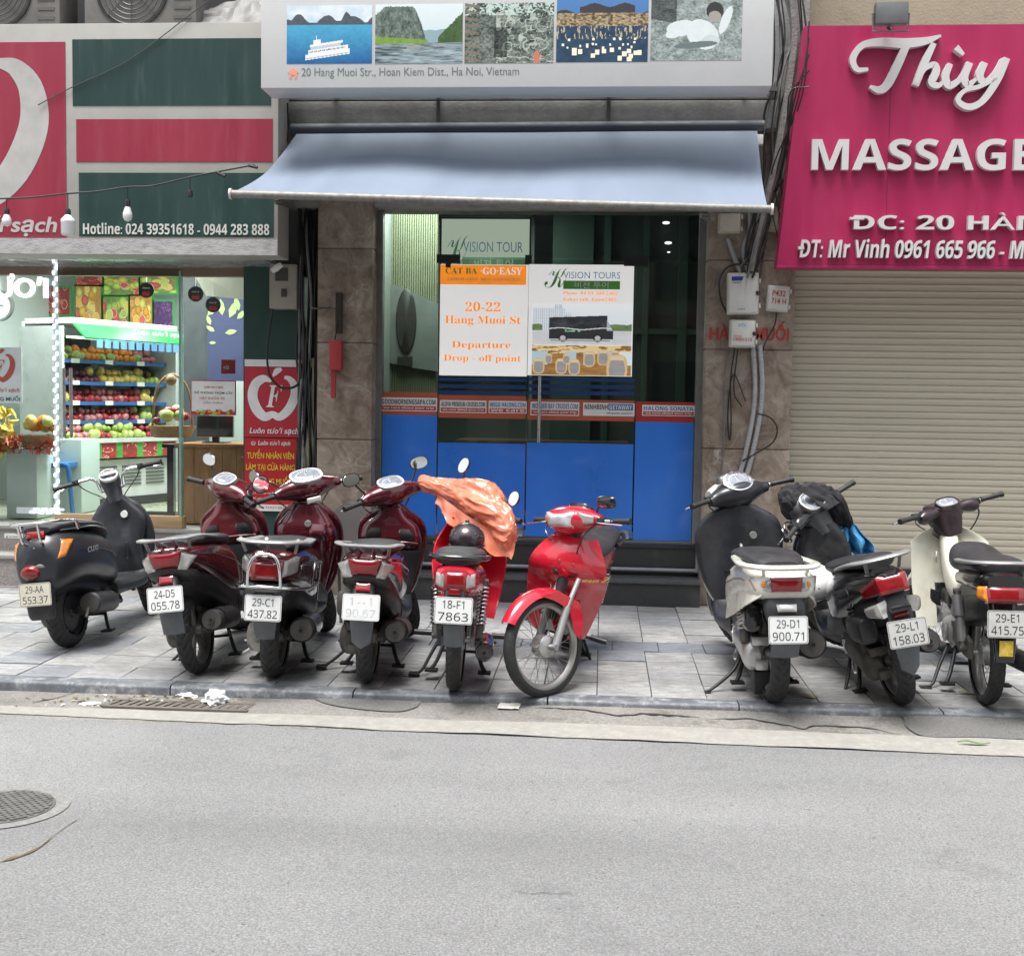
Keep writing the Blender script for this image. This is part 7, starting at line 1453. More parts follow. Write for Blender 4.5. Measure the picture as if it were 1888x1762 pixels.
# 3: maroon scooter with a chrome rear guard
def scr():
    S = std_parts(.235); S.update(R=.235, wb=1.22, steer=33, body=MRN, spokes='6', tw=.10, hz=.02, rim=mat('dusty_grey_rim', (.17, .16, .145), .5, .5), innerm=MRN, airbox=PLA, eng=mat('dirty_pale_case', (.42, .41, .38), .5, .5, var=.15, dirt=((.2, .18, .15), .5, 8)),
        cowl=[(-.36, .06, .735, .66, 2.6), (-.32, .105, .762, .60, 2.6), (-.2, .142, .772, .545), (.05, .16, .768, .47), (.25, .168, .748, .40), (.45, .165, .72, .35), (.58, .145, .66, .33)],
        apron=[(.30, .99, 0, .05, .05, .13, .13, 2.6), (.42, 1.02, 0, .07, .055, .18, .18, 2.6), (.60, 1.04, 0, .10, .05, .215, .215, 2.6), (.76, 1.0, 0, .11, .05, .215, .215, 2.6), (.86, .965, 0, .09, .05, .17, .17, 2.5), (.93, .945, 0, .07, .055, .09, .09, 2.3)],
        inner=[(.34, .93, 0, .05, .04, .12, .12, 3), (.5, .935, 0, .05, .06, .16, .16, 3.2), (.64, .93, 0, .05, .085, .185, .185, 3.2), (.76, .925, 0, .05, .08, .185, .185, 3), (.84, .925, 0, .05, .06, .14, .14, 2.6), (.92, .93, 0, .04, .05, .08, .08, 2.3)])
    S['under'] = [(-.28, .05, .62, .50), (-.2, .12, .60, .44), (.0, .15, .56, .37), (.3, .155, .46, .26), (.58, .14, .42, .25)]
    t, T, cw, ap, hx, hz = scooter('scooter', 'maroon scooter with a chrome guard bar round its tail and plate 437.82', S); x = -.37
    m = MB(); m.cowl([(.30, .11, .60, .38), (.5, .155, .56, .33), (.80, .165, .40, .27)], 3, 20, 4); obj('side_panel', m, IGR, t, 40, True)
    headset(t, T, hx, hz+.085, MRN, .125, .215, .10, .13, .075); gauge(t, T, (hx-.05, 0, hz+.155), .105, .066, mat('white_bezel', (.78, .78, .77), .3, var=.03, coat=.5), 34); grips(t, T, hx-.015, hz+.075, .20, .335, .05, .01)
    m = MB(); m.T = T; m.lens([(hx-.10, .045, hz-.02), (hx-.10, -.045, hz-.02), (hx-.105, -.045, hz+.015), (hx-.105, .045, hz+.015)], .004, .01); obj('sticker', m, WHT, t, 40, True)
    mirror(t, (hx, .17, hz+.12), (hx, .23, hz+.17), (hx-.02, .285, hz+.165), (-1, -.15, -.06), .058, .058, T, 2)
    m = MB(); m.loft([(.70, .86, -.085, .03, .03, .055, .055, 3), (.74, .855, -.085, .03, .05, .06, .06, 3), (.80, .86, -.085, .03, .03, .05, .05, 3)], 'z', 20, 3); obj('hook_box', m, MRN, t, 40, True)
    m = MB(); m.lathe([(0, -.008), (.02, -.008), (.023, 0)], (0, 0, 0), 'x', 16); m.v = [p+V(.84, -.02, .80) for p in m.v]; obj('ignition_lock', m, ALU, t, 40, True)
    m = MB(); m.tube([(.83, -.04, .68), (.80, -.04, .66), (.80, -.04, .63), (.82, -.04, .615)], .006, 6, 4); obj('bag_hook', m, CHR, t, 40, True)
    tl = lamp_quad(t, [(x, .075, .62), (x, -.075, .62), (x+.02, -.085, .725), (x+.02, .085, .725)], .022, LRED, 'tail_light', .06)
    for s in (1, -1):
        q = [(x+.015, s*.082, .635), (x+.12, s*.145, .655), (x+.16, s*.148, .735), (x+.03, s*.092, .725)]; lamp_quad(tl, q if s < 0 else q[::-1], .014, LCLR, 'turn_signal', .04)
    m = MB(); m.loft([(.60, -.27, 0, .07, .08, .12, .12, 3), (.55, -.32, 0, .06, .055, .115, .115, 3), (.48, -.36, 0, .05, .03, .08, .08, 3), (.42, -.375, 0, .03, .02, .06, .06, 3)], 'z', 24, 4); obj('rear_fender', m, PLA, t, 40, True)
    m = MB(); m.box(-.392, -.36, -.05, .05, .535, .56, .006); obj('plate_light', m, BLK, t, 20, True)
    plate(t, -.408, .475, -6, ('29-C1', '437.82')); flap(t, -.385, .41, -.345, .29, .066, .048, PLG)
    # chrome guard bars
    m = MB(); m.tube([(.34, .165, .52), (.2, .19, .53), (-.1, .19, .545), (-.33, .15, .575), (-.41, .06, .59), (-.42, 0, .593), (-.41, -.06, .59), (-.33, -.15, .575), (-.1, -.19, .545), (.2, -.19, .53), (.34, -.165, .52)], .009, 8, 6)
    m.tube([(-.40, .085, .585), (-.415, .08, .68), (-.405, .055, .75), (-.395, 0, .768), (-.405, -.055, .75), (-.415, -.08, .68), (-.40, -.085, .585)], .009, 8, 6)
    for s in (1, -1): m.tube([(-.02, s*.19, .545), (-.0, s*.195, .645), (.06, s*.19, .665), (.30, s*.185, .64), (.34, s*.18, .60), (.33, s*.17, .40)], .008, 8, 5)
    obj('guard_bar', m, CHR, t, 60, True)
    rail(t, [(.2, .14, .78), (-.1, .158, .80), (-.26, .15, .822), (-.365, .10, .83), (-.38, 0, .83), (-.365, -.10, .83), (-.26, -.15, .822), (-.1, -.158, .80), (.2, -.14, .78)], .030, RAIL, .40, [((-.3, 0, .77), (-.38, 0, .85)), ((-.25, .13, .76), (-.3, .15, .84)), ((-.25, -.13, .76), (-.3, -.15, .84))])
    exhaust(t, (-.15, -.16, .31), (.26, -.15, .27), .07, None, mat('bright_shield', (.62, .62, .62), .22, 1.0, var=.05)); shock(t, (-.02, .12, .28), (.09, .12, .58)); stand(t, True, True, WHT, .40, .30)
    decal(t, 'SCR', .0, .12, .672, .695, -.1655, -1, DEC, 2, .3, cw); return t
t3 = scr(); place(t3, 506, 1247, 95, -2)
# 1: charcoal retro scooter
def retro():
    S = std_parts(.215); S.update(R=.222, wb=1.15, steer=24, body=BMT, spokes='solid', tw=.105, hz=-.03, rim=mat('black_rim', (.02, .02, .021), .5), innerm=BMT, fender=BMT, airbox=PLA, eng=ENG,
        cowl=[(-.34, .07, .62, .45, 2.2), (-.31, .125, .71, .40, 2.3), (-.22, .17, .775, .385, 2.4), (-.05, .195, .765, .40, 2.4), (.15, .20, .735, .385, 2.5), (.32, .19, .69, .34, 2.5), (.46, .15, .60, .31, 2.6)],
        seat=[(-.27, .08, .80, .755), (-.18, .125, .822, .755), (.05, .15, .815, .745), (.25, .155, .785, .71), (.4, .13, .745, .66), (.48, .09, .70, .62)],
        under=[(-.2, .05, .44, .36), (.0, .08, .46, .34), (.2, .10, .42, .28), (.45, .11, .36, .25)],
        floor=[(.38, .17, .36, .24), (.5, .185, .34, .25), (.8, .19, .335, .25), (.9, .16, .40, .28), (.96, .12, .5, .36)],
        apron=[(.30, .93, 0, .04, .05, .15, .15, 2.6), (.42, .945, 0, .06, .045, .19, .19, 2.6), (.58, .955, 0, .08, .03, .215, .215, 2.7), (.72, .945, 0, .07, .03, .20, .20, 2.6), (.82, .925, 0, .05, .03, .15, .15, 2.4), (.88, .91, 0, .04, .03, .07, .07, 2.2)],
        inner=[(.33, .90, 0, .03, .04, .15, .15, 3), (.42, .90, 0, .03, .055, .155, .155, 2.6), (.52, .895, 0, .03, .07, .15, .15, 2.4), (.60, .895, 0, .03, .055, .17, .17, 2.6), (.74, .905, 0, .03, .045, .19, .19, 2.7), (.83, .90, 0, .03, .045, .12, .12, 2.3), (.90, .895, 0, .05, .055, .06, .06, 2)])
    t, T, cw, ap, hx, hz = scooter('scooter', 'charcoal retro scooter with chrome handlebars and plate 553.37, leftmost of the row', S)
    m = MB(); m.T = T; m.loft([(hz-.04, hx-.005, 0, .05, .05, .05, .05, 2), (hz+.03, hx+.01, 0, .06, .055, .055, .055, 2), (hz+.10, hx+.015, 0, .075, .065, .068, .068, 2), (hz+.145, hx+.02, 0, .07, .06, .065, .065, 2)], 'z', 24, 4); obj('steering_head', m, BMT, t, 45, True)
    gauge(t, T, (hx-.015, 0, hz+.15), .062, .062, mat('white_bezel', (.78, .78, .77), .3), 42, True, True)
    m = MB(); m.T = T; m.lens([(hx-.05, .052, hz+.165), (hx-.05, -.052, hz+.165), (hx-.022, -.05, hz+.185), (hx-.022, .05, hz+.185)], .003, .01)
    for s in (1, -1): m.tube([(hx+.01, s*.04, hz+.06), (hx+.0, s*.075, hz+.055), (hx+.02, s*.09, hz+.13), (hx+.0, s*.14, hz+.165), (hx-.03, s*.2, hz+.16), (hx-.055, s*.22, hz+.155)], .011, 10, 6)
    obj('chrome_bar', m, CHR, t, 45, True); grips(t, T, hx-.03, hz+.158, .21, .335, .07, .01)
    m = MB(); m.add([(.853, -.02, .755), (.853, -.06, .785), (.855, -.11, .79), (.855, -.09, .76), (.853, -.05, .735)], [(0, 1, 2, 3, 4)]); obj('key_plate', m, IGR, t, 0, True)
    m = MB(); m.lathe([(0, -.008), (.024, -.008), (.027, .01)], (0, 0, 0), 'x', 18); m.v = [p+V(.856, -.062, .765) for p in m.v]; obj('ignition_lock', m, WHT, t, 40, True)
    m = MB(); m.tube([(.83, -.06, .56), (.815, -.075, .56), (.815, -.075, .46), (.83, -.06, .455)], .006, 6, 4); obj('bag_hook', m, PLA, t, 40, True)
    # tail: round red lamp, white cap, big amber indicators, chrome loop rail
    m = MB(); m.T = Matrix.Translation((-.325, .03, .53)) @ Matrix.Rotation(R_(-14), 4, 'Y'); m.loft([(.03, 0, 0, .06, .06, .05, .05, 2), (0, 0, 0, .062, .062, .05, .05, 2), (-.03, 0, 0, .05, .05, .042, .042, 2), (-.042, 0, 0, .02, .02, .018, .018, 2)], 'x', 24, 4); tl = obj('tail_light', m, LRED, t, 50, True)
    m = MB(); m.T = Matrix.Translation((-.31, -.028, .535)) @ Matrix.Rotation(R_(-14), 4, 'Y'); m.loft([(.03, 0, 0, .05, .05, .052, .052, 2), (-.018, 0, 0, .05, .05, .05, .05, 2), (-.024, 0, 0, .03, .03, .03, .03, 2)], 'x', 24, 3); obj('lamp_rim', m, RAIL, tl, 50, True)
    m = MB(); m.T = Matrix.Translation((-.295, 0, .70)) @ Matrix.Rotation(R_(32), 4, 'Y'); m.lathe([(0, -.016), (.036, -.014), (.042, -.004), (.052, .0), (.052, .02)], (0, 0, 0), 'x', 24); obj('filler_cap', m, mat('white_bezel', (.78, .78, .77), .3), t, 40, True)
    for s in (1, -1):
        q = [(-.315, s*.112, .585), (-.255, s*.148, .60), (-.175, s*.172, .705), (-.245, s*.125, .715)]; lamp_quad(t, q if s < 0 else q[::-1], .018, LAMB, 'turn_signal', .05)
    m = MB(); m.tube([(.16, .15, .775), (-.05, .17, .80), (-.22, .155, .825), (-.36, .10, .83), (-.385, 0, .83), (-.36, -.10, .83), (-.22, -.155, .825), (-.05, -.17, .80), (.16, -.15, .775)], .010, 10, 6)
    for s in (1, -1): m.tube([(-.375, s*.06, .83), (-.345, s*.055, .72), (-.31, s*.05, .70)], .008, 8, 3); m.tube([(-.12, s*.17, .81), (-.1, s*.172, .76)], .014, 8)
    obj('grab_rail', m, CHR, t, 60, True)
    lamp_quad(t, [(-.30, .055, .735), (-.30, -.055, .735), (-.285, -.05, .775), (-.285, .05, .775)], .004, LRED, 'seat_reflector', .02)
    m = MB(); m.tube([(-.25, .135, .77), (-.1, .168, .765), (.1, .178, .755), (.3, .168, .71), (.46, .115, .63)], .004, 6, 5); m.tube([(-.25, -.135, .77), (-.1, -.168, .765), (.1, -.178, .755), (.3, -.168, .71), (.46, -.115, .63)], .004, 6, 5); obj('seat_trim', m, RAIL, t, 60, True)
    m = MB(); m.loft([(.47, -.30, 0, .06, .05, .085, .085, 3), (.38, -.31, 0, .03, .035, .085, .085, 3.5), (.27, -.31, 0, .02, .03, .08, .08, 3.5), (.235, -.305, 0, .015, .02, .07, .07, 3)], 'z', 22, 4); obj('rear_fender', m, PLA, t, 40, True)
    plate(t, -.372, .40, -4, ('29-AA', '553.37'), 0, mat('plate_cream', (.60, .57, .47), .45, var=.08, vs=14, dirt=((.42, .36, .26), .35, 9)))
    ex = exhaust(t, (-.03, -.16, .275), (.30, -.155, .235), .07, mat('charcoal_exhaust', (.05, .052, .056), .45, .4, var=.15), None, True, 'plain', None, .001); m = MB(); m.tube([(-.03, -.15, .25), (-.07, -.155, .215), (-.085, -.155, .195)], .011, 8, 3); obj('outlet_pipe', m, ENG, ex, 40, True)
    shock(t, (-.02, .12, .28), (.09, .12, .56)); stand(t, True, True, None, .34, .2)
    decal(t, 'CUXI', -.06, .09, .60, .635, -.199, -1, DEC, 0, .15, cw); return t
t1 = retro(); place(t1, 131, 1192, 90, 6)
# 7: white scooter with a round gauge and a black leg shield
def white_scooter():
    S = std_parts(.26); S.update(R=.265, wb=1.28, steer=26, body=CRM, spokes='6', tw=.10, hz=.05, rim=mat('silver_rim', (.4, .4, .4), .4, .6), innerm=BMT, floorm=mat('satin_black_panel', (.03, .031, .035), .4, var=.15), eng=mat('silver_case', (.55, .55, .54), .35, .75, var=.08, vs=8, dirt=((.3, .28, .25), .25, 7)), airbox=BLK,
        cowl=[(-.37, .09, .735, .65, 3), (-.34, .14, .75, .62, 3.2), (-.24, .17, .758, .60, 3.2), (-.1, .178, .758, .59, 3.2), (.1, .182, .75, .52, 3.2), (.3, .18, .735, .42, 3), (.45, .17, .71, .36), (.62, .14, .65, .34)],
        seat=[(-.24, .09, .80, .755), (-.16, .13, .825, .745), (.05, .15, .835, .735), (.28, .155, .81, .72), (.48, .135, .79, .70), (.62, .09, .76, .66)],
        under=[(-.30, .07, .64, .58), (-.18, .10, .62, .56), (.05, .10, .60, .46), (.35, .13, .5, .30), (.6, .13, .45, .27)],
        floor=[(.48, .14, .44, .25), (.62, .165, .37, .25), (.9, .17, .36, .245), (1.04, .15, .46, .28), (1.12, .1, .54, .38)],
        apron=[(.32, 1.08, 0, .03, .05, .12, .12, 2.6), (.44, 1.09, 0, .06, .055, .19, .19, 2.6), (.62, 1.10, 0, .09, .05, .235, .235, 2.6), (.78, 1.07, 0, .10, .05, .24, .24, 2.6), (.90, 1.03, 0, .08, .05, .20, .20, 2.5), (.97, 1.005, 0, .06, .055, .10, .10, 2.3)],
        inner=[(.34, 1.02, 0, .05, .05, .13, .13, 3), (.5, 1.02, 0, .06, .06, .215, .215, 3.2), (.66, 1.02, 0, .07, .06, .255, .255, 3.2), (.80, 1.01, 0, .06, .06, .26, .26, 3), (.91, .99, 0, .05, .05, .215, .215, 2.6), (.985, .985, 0, .05, .05, .09, .09, 2.3)])
    def cut(p): return p
    t, T, cw, ap, hx, hz = scooter('scooter', 'white scooter with a round chrome ringed gauge and plate 900.71', S); x = -.38
    m = MB(); m.T = T; hw = obj
    headset(t, T, hx, hz+.085, BMT, .12, .2, .10, .05, .075)
    m = MB(); m.T = T; m.loft([(-.16, hx+.04, hz+.09, .05, .03, .04, .06, 2.4), (-.08, hx+.06, hz+.09, .08, .03, .065, .09, 2.4), (0, hx+.065, hz+.09, .09, .03, .075, .10, 2.4), (.08, hx+.06, hz+.09, .08, .03, .065, .09, 2.4), (.16, hx+.04, hz+.09, .05, .03, .04, .06, 2.4)], 'y', 24, 4); obj('headlight_cowl', m, CRM, t, 45, True)
    gauge(t, T, (hx-.045, 0, hz+.155), .095, .078, CHR, 46, True, True)
    m = MB(); m.T = T; m.loft([(hz+.16, hx+.02, 0, .02, .05, .11, .11, 2.4), (hz+.20, hx+.03, 0, .015, .035, .09, .09, 2.3), (hz+.215, hx+.035, 0, .008, .02, .05, .05, 2)], 'z', 24, 3); obj('gauge_visor', m, BMT, t, 45, True)
    grips(t, T, hx-.015, hz+.085, .19, .34, .06, .0)
    m = MB(); m.lathe([(0, -.01), (.02, -.01), (.024, .01)], (0, 0, 0), 'x', 18); m.v = [p+V(.925, -.07, .80) for p in m.v]; obj('ignition_lock', m, ALU, t, 40, True)
    m = MB(); m.tube([(.955, .0, .74), (.93, .0, .735), (.925, 0, .71)], .010, 8, 3); obj('bag_hook', m, ALU, t, 40, True)
    # tail: one wide lamp red in the middle, rail, white bumper arch
    tl = lamp_quad(t, [(x, .07, .665), (x, -.07, .665), (x+.004, -.078, .738), (x+.004, .078, .738)], .016, LRED, 'tail_light', .05)
    for s in (1, -1):
        q = [(x+.005, s*.072, .662), (x+.05, s*.145, .662), (x+.12, s*.172, .728), (x+.012, s*.08, .738)]; lamp_quad(tl, q if s < 0 else q[::-1], .014, LCLR, 'turn_signal', .04); m = MB(); m.ball((x+.02, s*.105, .70), .017, 10, 6, sx=.5); obj('signal_bulb', m, LAMB, tl, 50, True)
    m = MB(); m.box(x-.016, x-.012, -.15, .15, .700, .704); obj('lamp_trim', m, CHR, tl, 0, True) if 0 else None
    m = MB(); m.loft([(.63, -.30, 0, .06, .055, .10, .10, 3), (.57, -.33, 0, .05, .05, .105, .105, 3), (.50, -.36, 0, .04, .03, .09, .09, 3), (.44, -.375, 0, .03, .02, .07, .07, 3)], 'z', 24, 4); br = obj('rear_fender', m, PLA, t, 40, True)
    lamp_quad(t, [(-.392, .045, .565), (-.392, -.045, .565), (-.37, -.05, .60), (-.37, .05, .60)], .012, LCLR, 'plate_light', .02)
    plate(t, -.412, .475, -6, ('29-D1', '900.71')); flap(t, -.395, .42, -.34, .315, .068, .070, PLG)
    m = MB()
    for q in (1, -1): m.sheet([[(-.355+.66*i/16, q*(float(np.interp(-.355+.66*i/16, (-.37, -.34, -.24, -.1, .3), (.085, .132, .163, .172, .174)))-.014+.026*v), .67-(.67-(.635-.235*(i/16)**.75))*v) for v in (0, .25, .5, .75, 1)] for i in range(17)], .006)
    obj('side_skirt', m, CRM, t, 50, True)
    rail(t, [(.2, .155, .765), (-.1, .18, .775), (-.28, .165, .785), (-.385, .10, .79), (-.40, 0, .79), (-.385, -.10, .79), (-.28, -.165, .785), (-.1, -.18, .775), (.2, -.155, .765)], .024, CRM, .6, [((-.33, .1, .74), (-.36, .11, .79)), ((-.33, -.1, .74), (-.36, -.11, .79))])
    exhaust(t, (-.14, -.175, .34), (.3, -.155, .29), .078, None, None); shock(t, (-.03, .145, .34), (.02, .145, .63), .034, None, mat('spring_pale', (.36, .34, .29), .45, .4))
    stand(t, True, True, None, .30, .30)
    m = MB(); m.box(.02, .10, -.09, .09, .03, .16, .01); obj('stand_guard', m, PLA, t, 20, True)
    m = MB(); m.cowl([(.55, .165, .40, .22), (.75, .17, .34, .19), (.98, .14, .42, .22)], 3, 20, 3); obj('footrest_panel', m, mat('silver_panel', (.45, .45, .45), .4, .3), t, 40, True) if 0 else None
    m = MB(); m.add([(.45, .176, .66), (.2, .179, .69), (.22, .179, .665), (.42, .1765, .615)], [(0, 1, 2, 3)]); obj('side_decal', m, BLK, cw, 0, True)
    return t
t7 = white_scooter(); place(t7, 1424, 1292, 93, 2)
# 8: black sport scooter, leaning
def sport():
    S = std_parts(.25); S.update(R=.25, wb=1.24, steer=38, body=BLK, spokes='5', tw=.09, rim=mat('dusty_grey_rim', (.17, .16, .145), .5, .5), innerm=PLA, airbox=PLA, eng=ENG,
        cowl=[(-.36, .045, .785, .71, 3), (-.30, .085, .80, .665, 3), (-.15, .12, .795, .62), (.05, .145, .77, .53), (.25, .16, .735, .43), (.42, .16, .70, .37), (.56, .14, .64, .34)],
        seat=[(-.20, .07, .85, .795), (-.12, .105, .862, .79), (.08, .13, .83, .76), (.28, .14, .785, .725), (.46, .125, .765, .695), (.58, .085, .74, .655)],
        apron=[(.30, 1.02, 0, .045, .05, .10, .10, 2.6), (.42, 1.04, 0, .07, .055, .15, .15, 2.6), (.60, 1.06, 0, .10, .05, .165, .165, 2.6), (.76, 1.02, 0, .12, .05, .165, .165, 2.6), (.86, .99, 0, .09, .05, .13, .13, 2.5), (.93, .97, 0, .06, .055, .08, .08, 2.3)],
        inner=[(.34, .96, 0, .05, .04, .12, .12, 3), (.5, .965, 0, .05, .05, .14, .14, 3.2), (.66, .96, 0, .05, .05, .155, .155, 3.2), (.80, .95, 0, .05, .05, .14, .14, 3), (.90, .945, 0, .05, .05, .09, .09, 2.3)])
    t, T, cw, ap, hx, hz = scooter('scooter', 'black sport scooter leaning left beside the white scooter, with plate 158.03', S); x = -.375
    m = MB(); m.T = T; m.loft([(hz-.08, hx-.02, 0, .05, .06, .07, .07, 2.6), (hz+.0, hx-.0, 0, .07, .075, .085, .085, 2.6), (hz+.06, hx+.01, 0, .10, .08, .10, .10, 2.6), (hz+.12, hx+.03, 0, .10, .07, .095, .095, 2.6), (hz+.17, hx+.05, 0, .07, .05, .07, .07, 2.4)], 'z', 26, 4); obj('steering_column', m, mat('dark_grey_panel', (.06, .062, .066), .4, var=.12), t, 45, True)
    headset(t, T, hx, hz+.07, BLK, .10, .19, .07, .10, .05); gauge(t, T, (hx-.05, 0, hz+.135), .085, .07, RAIL, 52)
    grips(t, T, hx-.02, hz+.07, .19, .33, .05, .01); mirror(t, (hx, .17, hz+.09), (hx-.01, .24, hz+.12), (hx-.04, .30, hz+.07), (-.9, -.5, .1), .036, .055, T, 2.2)
    tl = lamp_quad(t, [(x, .07, .695), (x, -.07, .695), (x+.03, -.075, .785), (x+.03, .075, .785)], .014, LRED, 'tail_light', .05)
    for s in (1, -1):
        q = [(x+.01, s*.055, .70), (x+.18, s*.115, .655), (x+.20, s*.122, .70), (x+.03, s*.075, .785)]; lamp_quad(tl, q if s < 0 else q[::-1], .006, LRED, 'side_lens', .03)
        q = [(x+.0, s*.085, .575), (x+.12, s*.125, .565), (x+.14, s*.135, .615), (x+.01, s*.1, .655)]; lamp_quad(t, q if s < 0 else q[::-1], .016, LCLR, 'turn_signal', .05)
    m = MB(); m.loft([(.69, -.27, 0, .05, .07, .06, .06, 3), (.62, -.31, 0, .05, .06, .075, .075, 3), (.55, -.345, 0, .04, .04, .065, .065, 3.5), (.46, -.36, 0, .03, .02, .062, .062, 3.5)], 'z', 22, 4); obj('plate_bracket', m, PLA, t, 40, True)
    m = MB(); m.box(-.41, -.35, -.05, .05, .60, .625, .006); obj('plate_light', m, BLK, t, 20, True)
    lamp_quad(t, [(-.395, .035, .573), (-.395, -.035, .573), (-.375, -.035, .60), (-.375, .035, .60)], .004, LRED, 'rear_reflector', .01)
    plate(t, -.428, .49, -6, ('29-L1', '158.03'), 5, mat('plate_grey', (.52, .52, .50), .45, var=.08, vs=14, dirt=((.36, .34, .29), .35, 9))); flap(t, -.40, .44, -.36, .285, .065, .045, PLG, .035)
    rail(t, [(.12, .13, .775), (-.05, .145, .815), (-.2, .14, .85), (-.31, .09, .868), (-.33, 0, .872), (-.31, -.09, .868), (-.2, -.14, .85), (-.05, -.145, .815), (.12, -.13, .775)], .026, RAIL, .42, [((-.24, .08, .79), (-.28, .09, .865)), ((-.24, -.08, .79), (-.28, -.09, .865))])
    exhaust(t, (-.18, -.16, .35), (.26, -.145, .28), .062, None, EXH); shock(t, (-.02, .12, .30), (.09, .12, .60)); stand(t, True, True, None, .40, .24)
    m = MB(); m.cowl([(.28, .14, .52, .36), (.45, .16, .48, .30), (.62, .15, .44, .27)], 3, 18, 3); obj('side_panel', m, mat('grey_side_panel', (.075, .075, .08), .5), t, 40, True)
    decal(t, 'AIR', -.02, .15, .665, .695, .141, 1, DEC, -6, .3, cw); return t
t8 = sport(); place(t8, 1662, 1296, 94, 15)
# ------------------------------------------------------------------ underbone motorbikes
def underbone(name, label, S):
    t = thing(name, label, 'motorbike', (0, 0, 0), 'motorbikes parked on the pavement'); R, WB, B = .28, 1.22, S['body']; hx, hz = .95, .88; T = steerT(hx, hz, 27, S['steer'])
    rm = mat('wire_rim', (.42, .41, .39), .35, .8, var=.12, dirt=((.25, .22, .18), .4, 9))
    wheel(t, 0, R, .078, 0, 'wire', None, 'block', rm, None, .06); wheel(t, WB, R, .066, 0, 'wire', T, S.get('ftread', 'ribbed'), rm, None, .062)
    m = MB(); m.T = T
    for s in (1, -1): m.tube([(WB-.01, s*.068, R-.02), (WB-.115, s*.068, R+.21)], .021, 12); m.tube([(WB-.11, s*.068, R+.20), (hx+.06, s*.068, hz-.24)], .014, 10); m.tube([(WB-.005, s*.05, R), (WB-.005, s*.088, R)], .016, 10)
    obj('fork', m, S.get('forkm', RAIL), t, 40, True)
    m = MB(); m.T = T; arc_fender(m, (WB, R), R+.04, .058, 28, 150, 22, .004, .2, .02)
    if S.get('skirt'):
        for s in (1, -1): m.prism([(WB+.10, R+.285), (WB-.05, R+.30), (WB-.20, R+.235), (WB-.235, R+.12), (WB-.20, R+.03), (WB-.165, R+.06), (WB-.12, R+.20), (WB-.02, R+.25)], s*.073-.003, s*.073+.003)
    obj('front_fender', m, S.get('fender', B), t, 45, True)
    # leg shield
    g = []; n1, n2 = 26, 16; tall = S.get('tall')
    for i in range(n1+1):
        v = i/n1; z = .87-.60*v; hw = (.105+.112*math.sin(min(1, v*2.6)*math.pi/2))*(1-.28*max(0, v-.45)**1.3*2); xf = .985+.06*math.sin(min(1, v*2.2)*math.pi)-.22*max(0, v-.35)
        if tall: hw = .222*min(1, (v+.02)*6)**.5*(1-.30*max(0, v-.6)); xf = 1.0-.14*v
        row = []
        for j in range(n2+1):
            u = j/n2*2-1; row.append((xf-(.12 if not tall else .085)*abs(u)**2.2-(.03 if tall else 0)*abs(u)**8*-1, hw*u, z-.02*(1-abs(u))*(v > .95)))
        g.append(row)
    m = MB(); m.sheet(g, .010, lambda i, j: not (i > n1*.54 and abs((j+.5)/n2*2-1) < (.42 if tall else .55))); sh = obj('leg_shield', m, B, t, 50, True)
    sw = .72 if tall else 1; m = MB(); m.cowl([(.42, .055, .60, .42), (.6, .065*sw, .60, .44), (.78, .07*sw, .68, .48), (.92, .075*sw, .84, .62), (.97, .07*sw, .90, .72)], 3, 20, 4); obj('spine_cover', m, S.get('spine', B), t, 45, True)
    m = MB(); m.tube([(1.06, 0, .40), (.98, 0, .72), (.95, 0, .92)], .03, 12); m.box(.70, .9, -.05, .05, .42, .5, .02); obj('frame_tube', m, PLA, t, 40, True)
    m = MB(); m.cowl(S['tail'], 2.6, 24, 5); cw = obj('tail_cowl', m, S.get('tailm', B), t, 45, True)
    m = MB(); m.cowl(S['seat'], 2.7, 24, 5); obj('seat', m, SEAT, t, 50, True)
    m = MB(); m.cowl([(-.2, .05, .62, .5), (0, .07, .6, .44), (.3, .08, .55, .36), (.5, .075, .5, .36)], 2.6, 18, 3); obj('frame_cover', m, PLA, t, 40, True)
    # engine
    m = MB(); m.loft([(.30, 0, .31, .085, .085, .06, .06, 2.6), (.36, 0, .31, .115, .115, .09, .085, 2.6), (.52, 0, .31, .12, .12, .09, .085, 2.6), (.60, 0, .32, .09, .09, .07, .07, 2.6)], 'x', 24, 3)
    for k in range(6): x = .62+.022*k; m.box(x, x+.011, -.065, .065, .26, .39, .004)
    m.box(.60, .78, -.045, .045, .285, .365, .01); m.lathe([(0, .118), (.05, .126), (.06, .118)], (.43, 0, .31), 'y', 20); m.lathe([(0, -.118), (.055, -.128), (.065, -.118)], (.43, 0, .31), 'y', 20); obj('engine', m, ALU, t, 40, True)
    for s in (1, -1): m = MB(); m.tube([(.45, s*.08, .21), (.45, s*.26, .22)], .010, 8); m.tube([(.45, s*.17, .22), (.45, s*.27, .22)], .018, 10); obj('foot_peg', m, PLA, t, 40, True)
    m = MB(); m.tube([(.32, -.13, .24), (.25, -.16, .23), (.22, -.2, .23)], .008, 8); obj('brake_pedal', m, PLA, t, 40, True)
    m = MB()
    for s in (1, -1): m.tube([(.34, s*.075, .33), (0, s*.085, R)], .016, 10); m.box(-.05, .03, s*.085-.012, s*.085+.012, R-.025, R+.025, .006)
    obj('swing_arm', m, S.get('swingm', RAIL), t, 40, True)
    m = MB(); m.sheet([[(-.06+.42*i/8, .10, R+.02+.005*i+dz*(1-.25*abs(i/4-1)**2)) for dz in (-.06, -.02, .03, .065)] for i in range(9)], .02); obj('chain_case', m, S.get('chainm', PLA), t, 40, True)
    for s in (1, -1): shock(t, (.0, s*.115, R+.02), (.10, s*.13, .60), .026, None, CHR if not S.get('cover') else None, S.get('cover'))
